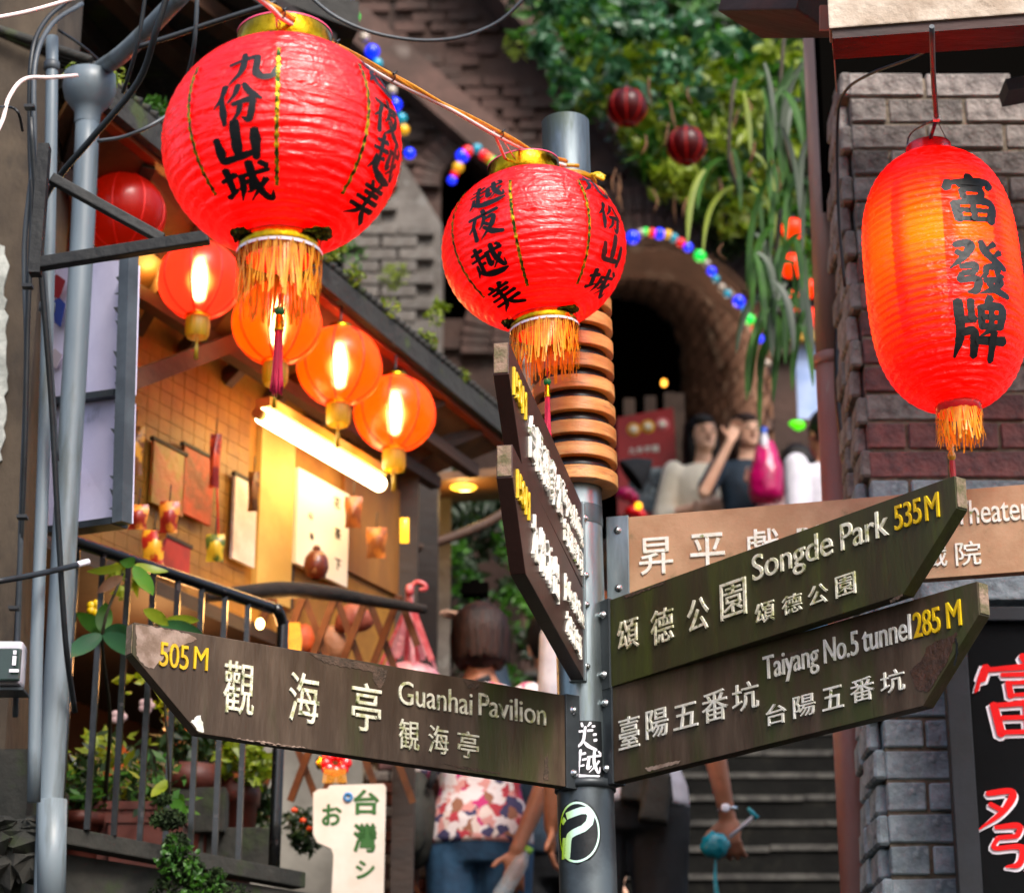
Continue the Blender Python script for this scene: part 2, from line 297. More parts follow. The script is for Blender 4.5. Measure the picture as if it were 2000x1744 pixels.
# ------------------------------------------------------------ palette
M = dict(
 steel=mat('painted_steel', '#40464a', '#5a6266', rough=.38, metal=.6, bump=.05, col3='#4a4436', scale3=14, lo3=.62, hi3=.72),
 darksteel=mat('dark_steel', '#2b3034', '#3a4044', rough=.4, metal=.3, bump=.06, bscale=80),
 galv=mat('galvanised_steel', '#8f9a9c', '#6d777a', rough=.33, metal=.85, scale=18, bump=.05, bscale=90, stretch=(1, 1, .2), col3='#5d6436', scale3=9, lo3=.6, hi3=.75),
 chrome=mat('bolt_metal', '#c8ccce', rough=.22, metal=1, bump=0),
 ring=mat('oiled_wood', '#c98040', '#dba05c', rough=.42, scale=10, stretch=(1, 1, 6), bump=.2, bscale=60, coat=.15, crough=.3, rand=.14, col3='#7a4a22', scale3=16, lo3=.56, hi3=.72),
 rubber=mat('black_rubber', '#0c0d0e', rough=.35, bump=.05),
 brownboard=mat('brown_board', '#3f3023', '#5a4a3c', rough=.48, scale=16, stretch=(1, 1, .22), lo=.45, hi=.66, bump=.45, bscale=110, bdist=.002, col3='#393d1a', scale3=7, lo3=.48, hi3=.62, spec=.35),
 mossboard=mat('mossy_board', '#38301f', '#3a3c1e', rough=.5, scale=12, stretch=(1, 1, .2), lo=.4, hi=.62, bump=.45, bscale=120, bdist=.002, col3='#4f5a20', scale3=9, lo3=.5, hi3=.72, spec=.35),
 redboard=mat('reddish_board', '#452c26', '#38241d', rough=.45, scale=9, stretch=(1, 1, .4), bump=.2, bscale=130, bdist=.002, spec=.4),
 tanboard=mat('tan_board', '#b08a68', '#9c7452', rough=.55, scale=9, bump=.25, bscale=140, bdist=.002, col3='#5a5530', scale3=11, lo3=.6, hi3=.72),
 edge=mat('weathered_board_edge', '#8b7462', '#5c5538', rough=.85, scale=40, bump=.8, bscale=160, bdist=.003),
 chip=mat('bare_chipped_surface', '#a08a7c', '#7c6656', rough=.8, scale=30, bump=.5, bscale=150, bdist=.002),
 chip2=mat('peeled_grey_surface', '#574437', '#403429', rough=.95, scale=50, bump=.9, bscale=220, bdist=.003),
 white=mat('white_lettering', '#e9e7e0', '#d5d2c2', rough=.5, scale=60, bump=.05, col3='#6d7a2c', scale3=45, lo3=.62, hi3=.68),
 whitemoss=mat('mossy_white_lettering', '#e6e2cc', '#a3a468', rough=.55, scale=55, bump=.1, lo=.48, hi=.66, col3='#525a20', scale3=48, lo3=.56, hi3=.66),
 yellow=mat('yellow_lettering', '#e0bc08', '#cda205', rough=.4, scale=60, bump=.05, col3='#7d7418', scale3=60, lo3=.66, hi3=.76),
 gold=mat('gold_foil', '#d8a620', '#b98a10', rough=.2, metal=1, scale=60, bump=.35, bscale=70, bdist=.004),
 goldline=mat('gold_ribbon', '#cfa81c', '#2e4a12', rough=.25, metal=.75, scale=95, lo=.46, hi=.54, bump=.6, bscale=130, bdist=.003),
 foil=mat('green_gold_foil', '#6f6a12', '#1d2508', rough=.22, metal=.9, scale=120, bump=1, bscale=150, bdist=.006),
 fringe=mat('yellow_fringe', '#f4ac14', '#e09208', rough=.5, scale=90, bump=0, tl=.25, tcol='#ffc020', coat=.2),
 tassel=mat('crimson_tassel', '#d80a48', '#b8063c', rough=.55, scale=200, stretch=(1, 1, .05), bump=.5, bscale=400),
 ink=mat('black_ink', '#0a0e10', rough=.42, bump=.1, bscale=60, spec=.4),
 inkred=mat('red_board_lettering', '#f00408', rough=.6, bump=0, spec=.2),
 inkwhite=mat('white_letter_edge', '#fbf6ff', rough=.4, bump=0),
 cable=mat('black_cable', '#121416', '#20262a', rough=.45, bump=.1),
 gcable=mat('grey_cable', '#4b5258', '#3a3f44', rough=.45, bump=.1),
 wcable=mat('white_cable', '#f0d8d2', rough=.5, bump=.1),
 ycable=mat('amber_cable', '#b06a08', '#e89a14', rough=.35, bump=.3, bscale=120),
 pvc=mat('grey_plastic_pipe', '#606c74', '#7a868d', rough=.42, scale=5, stretch=(1, 1, .15), bump=.06, col3='#454840', scale3=14, lo3=.52, hi3=.7),
 rustpipe=mat('rusty_painted_pipe', '#94584c', '#a0756a', rough=.5, scale=5, stretch=(1, 1, .25), bump=.3, bscale=50, col3='#a59788', scale3=7, lo3=.62, hi3=.68, bdist=.004),
 brownpipe=mat('brown_painted_pipe', '#8a6a5e', '#9a7c70', rough=.5, scale=5, stretch=(1, 1, .2), bump=.2, bscale=50, col3='#3a2a22', scale3=9, lo3=.6, hi3=.7),
 plaster=mat('cream_plaster', '#c8b8a6', '#a4917e', rough=.8, scale=9, bump=.35, bscale=60, col3='#7d6b59', scale3=22, lo3=.62, hi3=.7),
 redwood=mat('dark_red_wood', '#38190f', '#220e09', rough=.65, scale=12, stretch=(.3, 1, 1), bump=.3),
 darkwood=mat('dark_wood', '#1d120d', '#2a1c14', rough=.7, scale=14, stretch=(.4, .4, 1), bump=.3),
 brickgrey=mat('grey_brick', '#8f8680', '#625a56', rough=.9, scale=16, bump=1, bscale=38, bdist=.012, col3='#8c857e', scale3=30, rand=.28),
 brickred_or_glow=mat('purplish_brick_or_glow', '#8a5a56', '#6a4a4a', rough=.9, scale=16, bump=1, bscale=38, bdist=.012, col3='#6e5452', scale3=30, rand=.28),  # red brick; on the right wall it stands for lantern glow
 brickblue=mat('blue_grey_brick', '#a3b0b6', '#7a878e', rough=.88, scale=14, bump=1, bscale=36, bdist=.012, col3='#a0abb0', scale3=28, rand=.2),
 mortar=mat('mortar', '#8a7d6d', '#665b4e', rough=.95, scale=25, bump=.8, bscale=80, bdist=.006),
 farbrick=mat('old_brown_brick', '#584038', '#3f3029', rough=.9, scale=2.5, bump=.5, bscale=30, bdist=.01, col3='#6a5f58', scale3=5, lo3=.58, hi3=.75, rand=.22),
 farwall=mat('sooty_brick_wall', '#4e3a32', '#382a24', rough=.95, scale=2.2, lo=.38, hi=.62, bump=.6, bscale=22, bdist=.015, col3='#5d5550', scale3=4, lo3=.58, hi3=.72),
 palebrick=mat('pale_lime_brick', '#77716b', '#5e5751', rough=.92, scale=5, bump=.6, bscale=30, col3='#8a8782', scale3=9, lo3=.55, hi3=.7, rand=.15),
 dark=mat('deep_shade_surface', '#080706', rough=1, bump=0, spec=0),  # near-black: deep shade put into the colour; also the black camera body
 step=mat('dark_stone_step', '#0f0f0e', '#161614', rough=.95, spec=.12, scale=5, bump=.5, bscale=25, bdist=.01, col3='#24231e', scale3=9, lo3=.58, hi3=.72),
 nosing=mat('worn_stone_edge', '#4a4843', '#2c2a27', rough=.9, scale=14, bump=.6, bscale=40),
 ground=mat('wet_stone_ground', '#3a3834', '#2a2825', rough=.8, scale=3, bump=.4, bscale=20),
 hill=mat('leafy_hillside', '#10180a', '#0a0f07', rough=.95, scale=2, bump=.8, bscale=9, bdist=.08, col3='#1c2810', scale3=6),
 oldwall=mat('weathered_render', '#352b21', '#4f4335', rough=.9, scale=5, stretch=(1, 1, .6), bump=.5, bscale=30, bdist=.008, col3='#2a241e', scale3=8, lo3=.55, hi3=.7),
 peel=mat('peeling_white_paint', '#b9bab2', '#8d8f88', rough=.9, scale=12, bump=.8, bscale=30, bdist=.01),
 shopwall=mat('shop_tile', '#966c20', '#704a14', rough=.55, scale=3, bump=.2),
 shopwood=mat('shop_plywood', '#8f6020', '#6f4516', rough=.6, scale=5, stretch=(1, 1, .3), bump=.2),
 shoppale=mat('shop_pale_panel', '#c8a458', '#b08c44', rough=.6, scale=4, bump=.1),
 rafter=mat('awning_wood', '#4a2c16', '#362010', rough=.7, scale=8, stretch=(1, .3, 1), bump=.3),
 awning=mat('awning_board', '#7a4e20', '#4f3012', rough=.6, scale=4, bump=.25, bscale=14),
 roof=mat('mossy_roof_sheet', '#23221f', '#2f2d29', rough=.8, scale=6, bump=.5, col3='#3a4420', scale3=7, lo3=.58, hi3=.66),
 leaf=mat('leaf_green', '#2f5a1a', '#4a7a24', rough=.45, scale=4, bump=0, tl=.3, tcol='#4a8a20'),
 leaf2=mat('yellow_green_leaf', '#6a7a1a', '#8a9a24', rough=.45, scale=4, bump=0, tl=.35, tcol='#7f9a18'),
 leaf3=mat('blue_green_leaf', '#3a6a44', '#284f30', rough=.4, scale=3, bump=0, tl=.2, tcol='#4a8a4a'),
 leafdark=mat('dark_leaf', '#14260f', '#223a14', rough=.5, scale=3, bump=0, tl=.15, tcol='#3a5a18'),
 strap=mat('strap_leaf_green', '#1c3c14', '#3a661e', rough=.6, scale=6, bump=0, tl=.25, tcol='#5a9a20', spec=.25),
 dryleaf=mat('dry_leaf', '#7a4f2c', '#57381e', rough=.7, bump=0, tl=.2),
 moss=mat('moss', '#2c4412', '#1b2c0a', rough=.95, scale=30, bump=1, bscale=90, bdist=.02),
 stem=mat('woody_stem', '#2a2416', '#3b3520', rough=.8, bump=.3),
 rail=mat('black_railing_paint', '#0a0b0c', '#141516', rough=.22, bump=.08, spec=.6, col3='#3a3434', scale3=30, lo3=.62, hi3=.68),
 pot=mat('terracotta_plastic_pot', '#5a2417', '#451a10', rough=.55, scale=6, bump=.1),
 concrete=mat('mossy_concrete', '#33312b', '#24241f', rough=.9, scale=7, bump=.5, col3='#2c361a', scale3=9, lo3=.56, hi3=.68),
 iron=mat('black_iron', '#101214', '#1c1d1d', rough=.6, bump=.3, spec=.3),
 panel=mat('lilac_white_panel', '#dcd6ee', '#c8c2de', rough=.45, scale=3, bump=.05, col3='#8f8c9c', scale3=8, lo3=.62, hi3=.74),
 skin=mat('skin', '#eabb9e', '#dfa98c', rough=.5, bump=.05, spec=.4),
 skin2=mat('tanned_skin', '#b0765a', '#9c6448', rough=.5, bump=.05, spec=.4),
 hair=mat('dark_hair', '#0a0605', '#130b08', spec=.25, rough=.5, scale=60, stretch=(1, 1, .1), bump=.5, bscale=200),
 hairbrown=mat('brown_hair', '#32180e', '#1c0d07', spec=.25, rough=.5, scale=60, stretch=(1, 1, .1), bump=.5, bscale=200),
 cream=mat('cream_blouse', '#f4ead6', '#e6d9c0', rough=.8, bump=.3, bscale=14, bdist=.02),
 navy=mat('navy_cloth', '#0d1d2c', '#122a3c', rough=.8, bump=.3, bscale=14, bdist=.02),
 whitecloth=mat('white_cloth', '#cfccd4', '#bcb9c4', rough=.8, bump=.3, bscale=14, bdist=.02),
 blackcloth=mat('charcoal_cloth', '#101114', '#191a1e', rough=.85, bump=.3, bscale=14, bdist=.02),
 jeans=mat('blue_jeans', '#244a68', '#1b3a55', rough=.8, scale=20, bump=.3, bscale=40, bdist=.01),
 pinkcloth=mat('pale_pink_cloth', '#b99c9c', '#a88a8c', rough=.8, bump=.3, bscale=14),
 print1=mat('printed_cloth', '#c9b6b4', '#a8404c', rough=.8, scale=13, lo=.5, hi=.54, bump=.2, col3='#3f3f6a', scale3=17, lo3=.57, hi3=.6),
 pinkplastic=mat('pink_plastic_bag', '#d81070', '#b00a58', rough=.2, scale=8, bump=.9, bscale=14, bdist=.02, coat=.6, tl=.25),
 turq=mat('turquoise_plastic', '#10a0b0', '#0c8494', rough=.25, bump=.9, bscale=40, bdist=.01, coat=.4),
)

def bulbmat(name, col, es): return mat(name, col, rough=.25, bump=0, emit=col, es=es)
def shellmat(name, front, through, tl=.5, es=0, emit=None, alpha=1, rough=.4, wr=1.0, spec=.6, coat=.8):
    "lantern skin: crinkled film, part see-through to light"
    m = mat(name, front, rough=rough, tl=tl, tcol=through, bump=0, coat=coat, crough=.3, spec=spec, emit=emit, es=es, alpha=alpha)
    N = m.node_tree.nodes; L = m.node_tree.links
    tc = next(n for n in N if n.type == 'TEX_COORD'); b = next(n for n in N if n.type == 'BSDF_PRINCIPLED')
    mp = N.new('ShaderNodeMapping'); mp.inputs['Scale'].default_value = (6, 6, 30); L.new(tc.outputs['Object'], mp.inputs[0])
    n1 = N.new('ShaderNodeTexNoise'); n1.inputs['Scale'].default_value = 1.6; n1.inputs['Detail'].default_value = 4; n1.inputs['Distortion'].default_value = 1.2
    L.new(mp.outputs[0], n1.inputs['Vector'])
    n2 = N.new('ShaderNodeTexNoise'); n2.inputs['Scale'].default_value = 22; n2.inputs['Detail'].default_value = 3; n2.inputs['Distortion'].default_value = 2
    L.new(tc.outputs['Object'], n2.inputs['Vector'])
    ad = N.new('ShaderNodeMath'); ad.operation = 'MULTIPLY_ADD'; ad.inputs[1].default_value = .5; L.new(n2.outputs['Fac'], ad.inputs[0]); L.new(n1.outputs['Fac'], ad.inputs[2])
    bp = N.new('ShaderNodeBump'); b.inputs['Coat IOR'].default_value = 1.75; bp.inputs['Strength'].default_value = .8 * wr; bp.inputs['Distance'].default_value = .012
    L.new(ad.outputs[0], bp.inputs['Height']); L.new(bp.outputs[0], b.inputs['Normal']); L.new(bp.outputs[0], b.inputs['Coat Normal'])
    return m

def lamp(name, loc, energy, color, parent=None, r=.03):
    l = bpy.data.lights.new(name, 'POINT'); l.energy = energy; l.color = color; l.shadow_soft_size = r
    o = bpy.data.objects.new(name, l); COL.objects.link(o)
    if parent is not None: o.parent = parent; o.location = V(loc) - OFF[parent.name]
    else: o.location = loc
    return o

def PY(px, py, Y):
    y = (872 - py) / F; return P(px, py, Y / (CP - y * SP))
def PZ(px, py, Z):
    y = (872 - py) / F; return P(px, py, (Z - 1.6) / (SP + y * CP))

# ============================================================ signpost
class Board:
    def __init__(s, p0, Y0, p1, H, mtl, thick=.028, L=None, lab=None, h1=.06, dl=.14, brk='darksteel', brw=.034, tipok=True):
        s.O = PY(p0[0], p0[1], Y0); tip = PZ(p1[0], p1[1], s.O.z)
        s.u = (tip - s.O); s.L = L or s.u.length; s.u.normalize(); s.v = V((0, 0, -1))
        n = s.u.cross(s.v); s.n = n if n.dot(EYE - s.O) > 0 else -n; s.n.normalize()
        s.H = H; s.sg = 1 if s.u.x > 0.1 else -1
        pts = [(0, 0), (s.L, 0), (s.L, h1), (s.L - dl, H), (0, H)] if tipok else [(0, 0), (s.L, 0), (s.L, H), (0, H)]
        f = lambda a, b, k: s.O + s.u * a + s.v * b + s.n * k
        mb = MB(); mb.prism([pts], f, -thick, 0); s.o = mb.build('direction_board', mtl, POST, bevel=.0012, label=lab)
        # end grain on the short end of the tip
        m2 = MB(); m2.prism([[(s.L + .0003, .002), (s.L + .0022, .002), (s.L + .0022, h1 - .003), (s.L + .0003, h1 - .003)]], f, -thick + .002, -.002); m2.build('end_face', M['edge'], s.o)
        b = MB(); b.prism([[(-brw, -.003), (.003, -.003), (.003, H + .003), (-brw, H + .003)]], f, -thick - .003, .0045); b.build('bracket', M[brk], s.o, bevel=.001)
        for t in (.16, .85):
            q = MB(); c = f(-brw * .45, H * t, .0045); Mx = s.n.to_track_quat('Z', 'Y').to_matrix()
            q.lathe(c, [(.0085, 0), (.0085, .0015), (.0068, .002), (.0062, .005), (.0035, .0075), (0.0001, .0082)], 14, Mx); q.build('bolt', M['chrome'], s.o)
    def fn(s, a, b, k): return s.O + s.u * (a * s.sg) - s.v * b + s.n * (k + .0002)
    def inv(s, px, py):
        r = P(px, py, 1) - EYE; t = (s.O - EYE).dot(s.n) / r.dot(s.n); q = EYE + r * t - s.O
        return q.dot(s.u) * s.sg, -q.dot(s.v)
    def txt(s, items, m, name='lettering', bold=.014, depth=.0035):
        for t, lb, rt in items:
            a0, b0 = s.inv(*lb); a1, b1 = s.inv(*rt); s.word(t, (a0, b0, a1, b1), m, depth, bold, False)
    def word(s, t, box, m, depth, bold, latin):
        bold *= .34
        "each character is a piece of its own on the board"
        if len(t) == 1:
            mb = MB(); text_into(mb, t, s.fn, box, depth, bold, latin); mb.build('letter', m, s.o, fix=False); return
        vs, _ = glyphs(t, bold); X0 = min(v[0] for v in vs); X1 = max(v[0] for v in vs); k = (box[2] - box[0]) / (X1 - X0)
        for i, ch in enumerate(t):
            if ch == ' ': continue
            pv, _ = glyphs(t[:i + 1], bold); cv, cf = glyphs(ch, bold); r = max(v[0] for v in pv)
            cx0, cx1 = min(v[0] for v in cv), max(v[0] for v in cv); l = r - (cx1 - cx0)
            mb = MB(); text_into(mb, ch, s.fn, (box[0] + (l - X0) * k, box[1], box[0] + (r - X0) * k, box[3]), depth, bold, latin)
            mb.build('letter', m, s.o, fix=False)
    def patch(s, pix, m, name='chipped_patch', k=.0006, seed=1):
        rng = random.Random(seed); q = [s.inv(*p) for p in pix]; out = []
        for i in range(len(q)):
            a, b = q[i], q[(i + 1) % len(q)]; L = math.hypot(b[0] - a[0], b[1] - a[1]); n = max(1, int(L / .004))
            for j in range(n):
                t = j / n; e = .0016 if 0 < j else 0
                out.append((a[0] + (b[0] - a[0]) * t + rng.uniform(-e, e), a[1] + (b[1] - a[1]) * t + rng.uniform(-e, e)))
        mb = MB(); mb.prism([out], s.fn, 0, k); mb.build(name, m, s.o)

YP = 4.84
PT = PY(1104, 236, YP); PB = PY(1148, 1700, YP); pd = (PT - PB)
base = PB + pd * ((.9 - PB.z) / pd.z); pdn = pd.normalized()
POST = thing('signpost', base, 'tall round steel signpost with brown arrow boards, stacked wooden rings and a hanging yellow rope', 'signpost')
_x = V((0, 1, 0)).cross(pdn).normalized(); _y = pdn.cross(_x); PM = Matrix((_x, _y, pdn)).transposed()
def onpost(py, px=None):
    t = (1744 - py); 
    lo, hi = 0., 3.
    for _ in range(40):
        mid = (lo + hi) / 2; q = PB + pdn * (mid - 1)
        # height on screen
        r = q - EYE; dep = r.y * CP + r.z * SP; yy = 872 - F * (-r.y * SP + r.z * CP) / dep
        if yy > py: lo = mid
        else: hi = mid
    return PB + pdn * (lo - 1)
z = lambda py: (onpost(py) - base).dot(pdn)
zt, zc, zr0, zr1, zs = z(240), z(345), z(335), z(985), z(1535)
mb = MB(); mb.lathe(base, [(.058, 0), (.058, zs - .006)], 40, PM); mb.build('lower_tube', M['steel'], POST)
mb = MB(); mb.lathe(base, [(.058, zs - .012), (.0625, zs - .012), (.0625, zs + .006), (.052, zs + .006)], 40, PM); mb.build('collar', M['darksteel'], POST)
mb = MB(); mb.lathe(base, [(.052, zs), (.052, zr1)], 40, PM); mb.build('middle_tube', M['galv'], POST)
mb = MB(); mb.lathe(base, [(.053, zr1 - .03), (.053, zt), (.0515, zt + .001), (.049, zt + .001), (.049, zt - .05), (.0001, zt - .05)], 40, PM); mb.build('upper_tube', M['galv'], POST)
mb = MB(); mb.lathe(base, [(.0535, zr1 - .012), (.0535, z(1030)), (.053, z(1030) - .002)], 40, PM); mb.build('sleeve', M['steel'], POST)
# rings
nr = 14; pitch = .0505
rm = MB(); rr = .0885; rh = .029
prof = [(.055, 0), (rr - .0015, 0), (rr, .0015), (rr, rh - .0015), (rr - .0015, rh), (.055, rh)]
zbot = z(958)
for i in range(nr):
    q = MB(); rg = random.Random(i); tilt = Matrix.Rotation(rg.uniform(-.012, .012), 3, 'X') @ Matrix.Rotation(rg.uniform(-.012, .012), 3, 'Y')
    q.lathe(base + pdn * (zbot + i * pitch), prof, 96, PM @ tilt, smooth=False); q.build('wooden_ring', M['ring'], POST)
    if i:
        q = MB(); q.lathe(base + pdn * (zbot + i * pitch - (pitch - rh)), [(.06, -.001), (.073, 0), (.075, .004), (.073, pitch - rh), (.06, pitch - rh + .001)], 40, PM); q.build('rubber_spacer', M['rubber'], POST)
# yellow rope round the top
zro = zbot + nr * pitch
q = MB(); pts = []
for i in range(90):
    a = i / 90 * 2 * math.pi * 3.1; pts.append(base + PM @ V((.062 * math.sin(a), -.062 * math.cos(a), zro + .004 + .006 * (i / 30) + .005 * math.sin(a * .7 + 1))))
q.tube(pts, .0045, 8); q.build('yellow_rope', M['ycable2'] if 'ycable2' in M else mat('yellow_rope_plastic', '#c48c08', '#9a6a06', rough=.4, bump=.2, bscale=90), POST)
q = MB()
for k in range(3): q.tube([base + PM @ V((.05 + .01 * k, -.04, zro + .012)), base + PM @ V((.07 + .006 * k, -.045, zro + .014 - .004 * k)), base + PM @ V((.078 - .01 * k, -.05, zro - .004 + .006 * k)), base + PM @ V((.06, -.055, zro + .004))], .0038, 8, sm=4)
q.build('rope_knot', M['yellow'], POST)

A = Board((1105, 1358), 4.775, (262, 1215), .187, M['brownboard'], lab='dark brown weathered arrow board with white lettering, pointing left, 505 M')
B = Board((1190, 1172), 4.79, (1864, 929), .184, M['mossboard'], lab='moss stained arrow board with faded lettering, pointing right, 535 M')
Cc = Board((1195, 1342), 4.79, (1908, 1135), .196, M['brownboard'], lab='brown arrow board with clean white lettering, lowest on the right, 285 M')
D = Board((1225, 1010), 4.86, (2000, 946), .184, M['tanboard'], L=1.12, lab='light tan board behind the others, running out to the right', brk='galv', brw=.045)
E = Board((1137, 985), 4.78, (994, 668), .18, M['redboard'], lab='reddish brown arrow board pointing at the viewer, upper of two', brk='galv', brw=.012)
Fb = Board((1139, 1152), 4.78, (1001, 868), .19, M['redboard'], lab='dark brown arrow board pointing at the viewer, lower of two', brk='galv', brw=.012)
A.txt([('觀', (434, 1390), (497, 1298)), ('海', (563, 1407), (623, 1320)), ('亭', (685, 1424), (744, 1340)), ('観', (778, 1462), (818, 1409)), ('海', (836, 1469), (875, 1421)), ('亭', (893, 1478), (934, 1432))], M['whitemoss'], bold=.022)
def lat(bd, t, bl, tr): return (t, bl, tr)
def slant(bd, t, x0, x1, ybase0, cap):
    "latin word from x0 to x1 with baseline pixel at x0 and a cap height in pixels there"
    a0, b0 = bd.inv(x0, ybase0); _, b1 = bd.inv(x0, ybase0 - cap); a1, _ = bd.inv(x1, ybase0); return (t, (a0, b0), (a1, b1))
def ltxt(bd, items, m, bold=.02, depth=.0035):
    for t, x0, x1, yb, cap in items:
        a0, b0 = bd.inv(x0, yb); _, b1 = bd.inv(x0, yb - cap)
        # solve the right end along the text's own baseline
        a1 = a0; 
        lo, hi = 0., 1.2
        for _ in range(40):
            mid = (lo + hi) / 2; q = bd.fn(a0 + mid, b0, 0) - EYE; dep = q.y * CP + q.z * SP
            if 1000 + F * q.x / dep < x1: lo = mid
            else: hi = mid
        bd.word(t, (a0, b0, a0 + lo, b1), m, depth, bold, True)
ltxt(A, [('505', 310, 366, 1300, 50), ('M', 377, 404, 1306, 47)], M['yellow'], bold=.025)
ltxt(A, [('Guanhai', 777, 921, 1374, 48), ('Pavilion', 934, 1065, 1396, 46)], M['whitemoss'], bold=.008)
B.txt([('頌', (1208, 1275), (1247, 1203)), ('德', (1274, 1263), (1315, 1182)), ('公', (1345, 1240), (1384, 1162)), ('園', (1410, 1214), (1457, 1126)),
       ('頌', (1477, 1222), (1513, 1170)), ('德', (1530, 1204), (1566, 1155)), ('公', (1581, 1187), (1617, 1136)), ('園', (1635, 1170), (1671, 1116))], M['whitemoss'], bold=.02)
ltxt(B, [('Songde', 1472, 1628, 1136, 53), ('Park', 1645, 1737, 1076, 55)], M['whitemoss'], bold=.014)
ltxt(B, [('535', 1750, 1801, 1037, 51), ('M', 1810, 1836, 1018, 52)], M['yellow'], bold=.025)
Cc.txt([('臺', (1211, 1466), (1249, 1394)), ('陽', (1264, 1445), (1305, 1379)), ('五', (1318, 1428), (1363, 1368)), ('番', (1374, 1415), (1421, 1342)), ('坑', (1433, 1394), (1481, 1326)),
        ('台', (1499, 1419), (1536, 1369)), ('陽', (1552, 1404), (1592, 1352)), ('五', (1609, 1390), (1647, 1336)), ('番', (1664, 1375), (1707, 1318)), ('坑', (1723, 1358), (1766, 1303))], M['white'], bold=.022)
ltxt(Cc, [('Taiyang', 1493, 1600, 1328, 48), ('No.5', 1612, 1678, 1296, 50), ('tunnel', 1687, 1781, 1274, 52)], M['white'], bold=.02)
ltxt(Cc, [('285', 1787, 1838, 1247, 52), ('M', 1852, 1879, 1228, 54)], M['yellow'], bold=.03)
D.txt([('昇', (1250, 1124), (1313, 1048)), ('平', (1350, 1119), (1414, 1040)), ('戲', (1458, 1112), (1521, 1031)), ('院', (1560, 1106), (1622, 1024)),
       ('昇', (1672, 1117), (1716, 1070)), ('平', (1738, 1113), (1782, 1067)), ('戯', (1804, 1109), (1848, 1062)), ('院', (1868, 1106), (1914, 1056))], M['white'], bold=.03)
ltxt(D, [('Shengping', 1726, 1858, 1034, 46), ('Theater', 1866, 2012, 1026, 49)], M['white'], bold=.02)
for bd, cs in ((E, '台陽礦業公司'), (Fb, '九份派出所前')):
    L = bd.L; W_ = lambda t, box, d_, b_, lt=False, m=M['white']: bd.word(t, box, m, d_, b_, lt)   # reads from the tip inwards
    W_('150', (-L + .035, -.085, -L + .115, -.03), .005, .03, True, M['yellow']); W_('M', (-L + .128, -.085, -L + .165, -.03), .005, .03, True, M['yellow'])
    n = 5 if bd is E else 4
    for i in range(n):
        a = -L + .2 + i * .083; W_(cs[i], (a, -.14, a + .062, -.055), .006, .03)
    m_ = 6 if bd is E else 5
    for i in range(m_):
        a = -L + .62 + i * .043; W_(cs[i], (a, -.165, a + .034, -.118), .005, .03)
    W_('Taiyang Mining' if bd is E else 'Jiufen Police', (-L + .6, -.09, -.02, -.045), .005, .02, True)
# worn places
A.patch([(266, 1219), (330, 1229), (372, 1240), (384, 1248), (352, 1262), (330, 1272), (316, 1290), (300, 1306), (282, 1300), (266, 1280)], M['chip'], seed=2)
A.patch([(384, 1398), (392, 1397), (396, 1415), (398, 1430), (388, 1428), (372, 1410)], M['white'], seed=3)
A.patch([(604, 1276), (660, 1284), (715, 1295), (740, 1302), (757, 1310), (752, 1330), (742, 1345), (730, 1330), (726, 1312), (700, 1306), (668, 1303), (630, 1292)], M['chip2'], 'peeled_patch', seed=4)
A.patch([(905, 1328), (938, 1334), (930, 1346), (915, 1345)], M['chip2'], 'peeled_patch', seed=5)
Cc.patch([(1778, 1310), (1800, 1290), (1812, 1262), (1835, 1250), (1862, 1240), (1870, 1235), (1852, 1290), (1815, 1350), (1806, 1350), (1790, 1345)], mat('glossy_resin_scar', '#4a3022', '#38241a', rough=.22, scale=30, bump=.7, bscale=90, bdist=.004), seed=6)
Cc.patch([(1866, 1246), (1869, 1246), (1872, 1275), (1866, 1300), (1863, 1299), (1868, 1274)], M['ink'], 'crack', seed=8)
B.patch([(1216, 1163), (1260, 1150), (1300, 1135), (1296, 1141), (1262, 1153), (1238, 1163), (1222, 1168)], M['chip2'], 'peeled_patch', seed=11)
B.patch([(1738, 1172), (1762, 1160), (1764, 1164), (1742, 1178)], M['chip2'], 'peeled_patch', seed=12)
Cc.patch([(1500, 1290), (1540, 1275), (1600, 1262), (1585, 1270), (1545, 1284), (1512, 1300)], M['chip2'], 'peeled_patch', seed=13)
Cc.patch([(1260, 1500), (1300, 1490), (1330, 1484), (1326, 1490), (1290, 1500), (1268, 1506)], M['chip'], seed=14)
A.patch([(452, 1440), (520, 1449), (600, 1460), (560, 1458), (500, 1450)], M['chip'], seed=15)
A.patch([(860, 1490), (930, 1500), (980, 1510), (930, 1506)], M['chip2'], 'peeled_patch', seed=16)
A.patch([(1064, 1480), (1070, 1470), (1071, 1524), (1062, 1522)], M['chip2'], 'peeled_patch', seed=17)
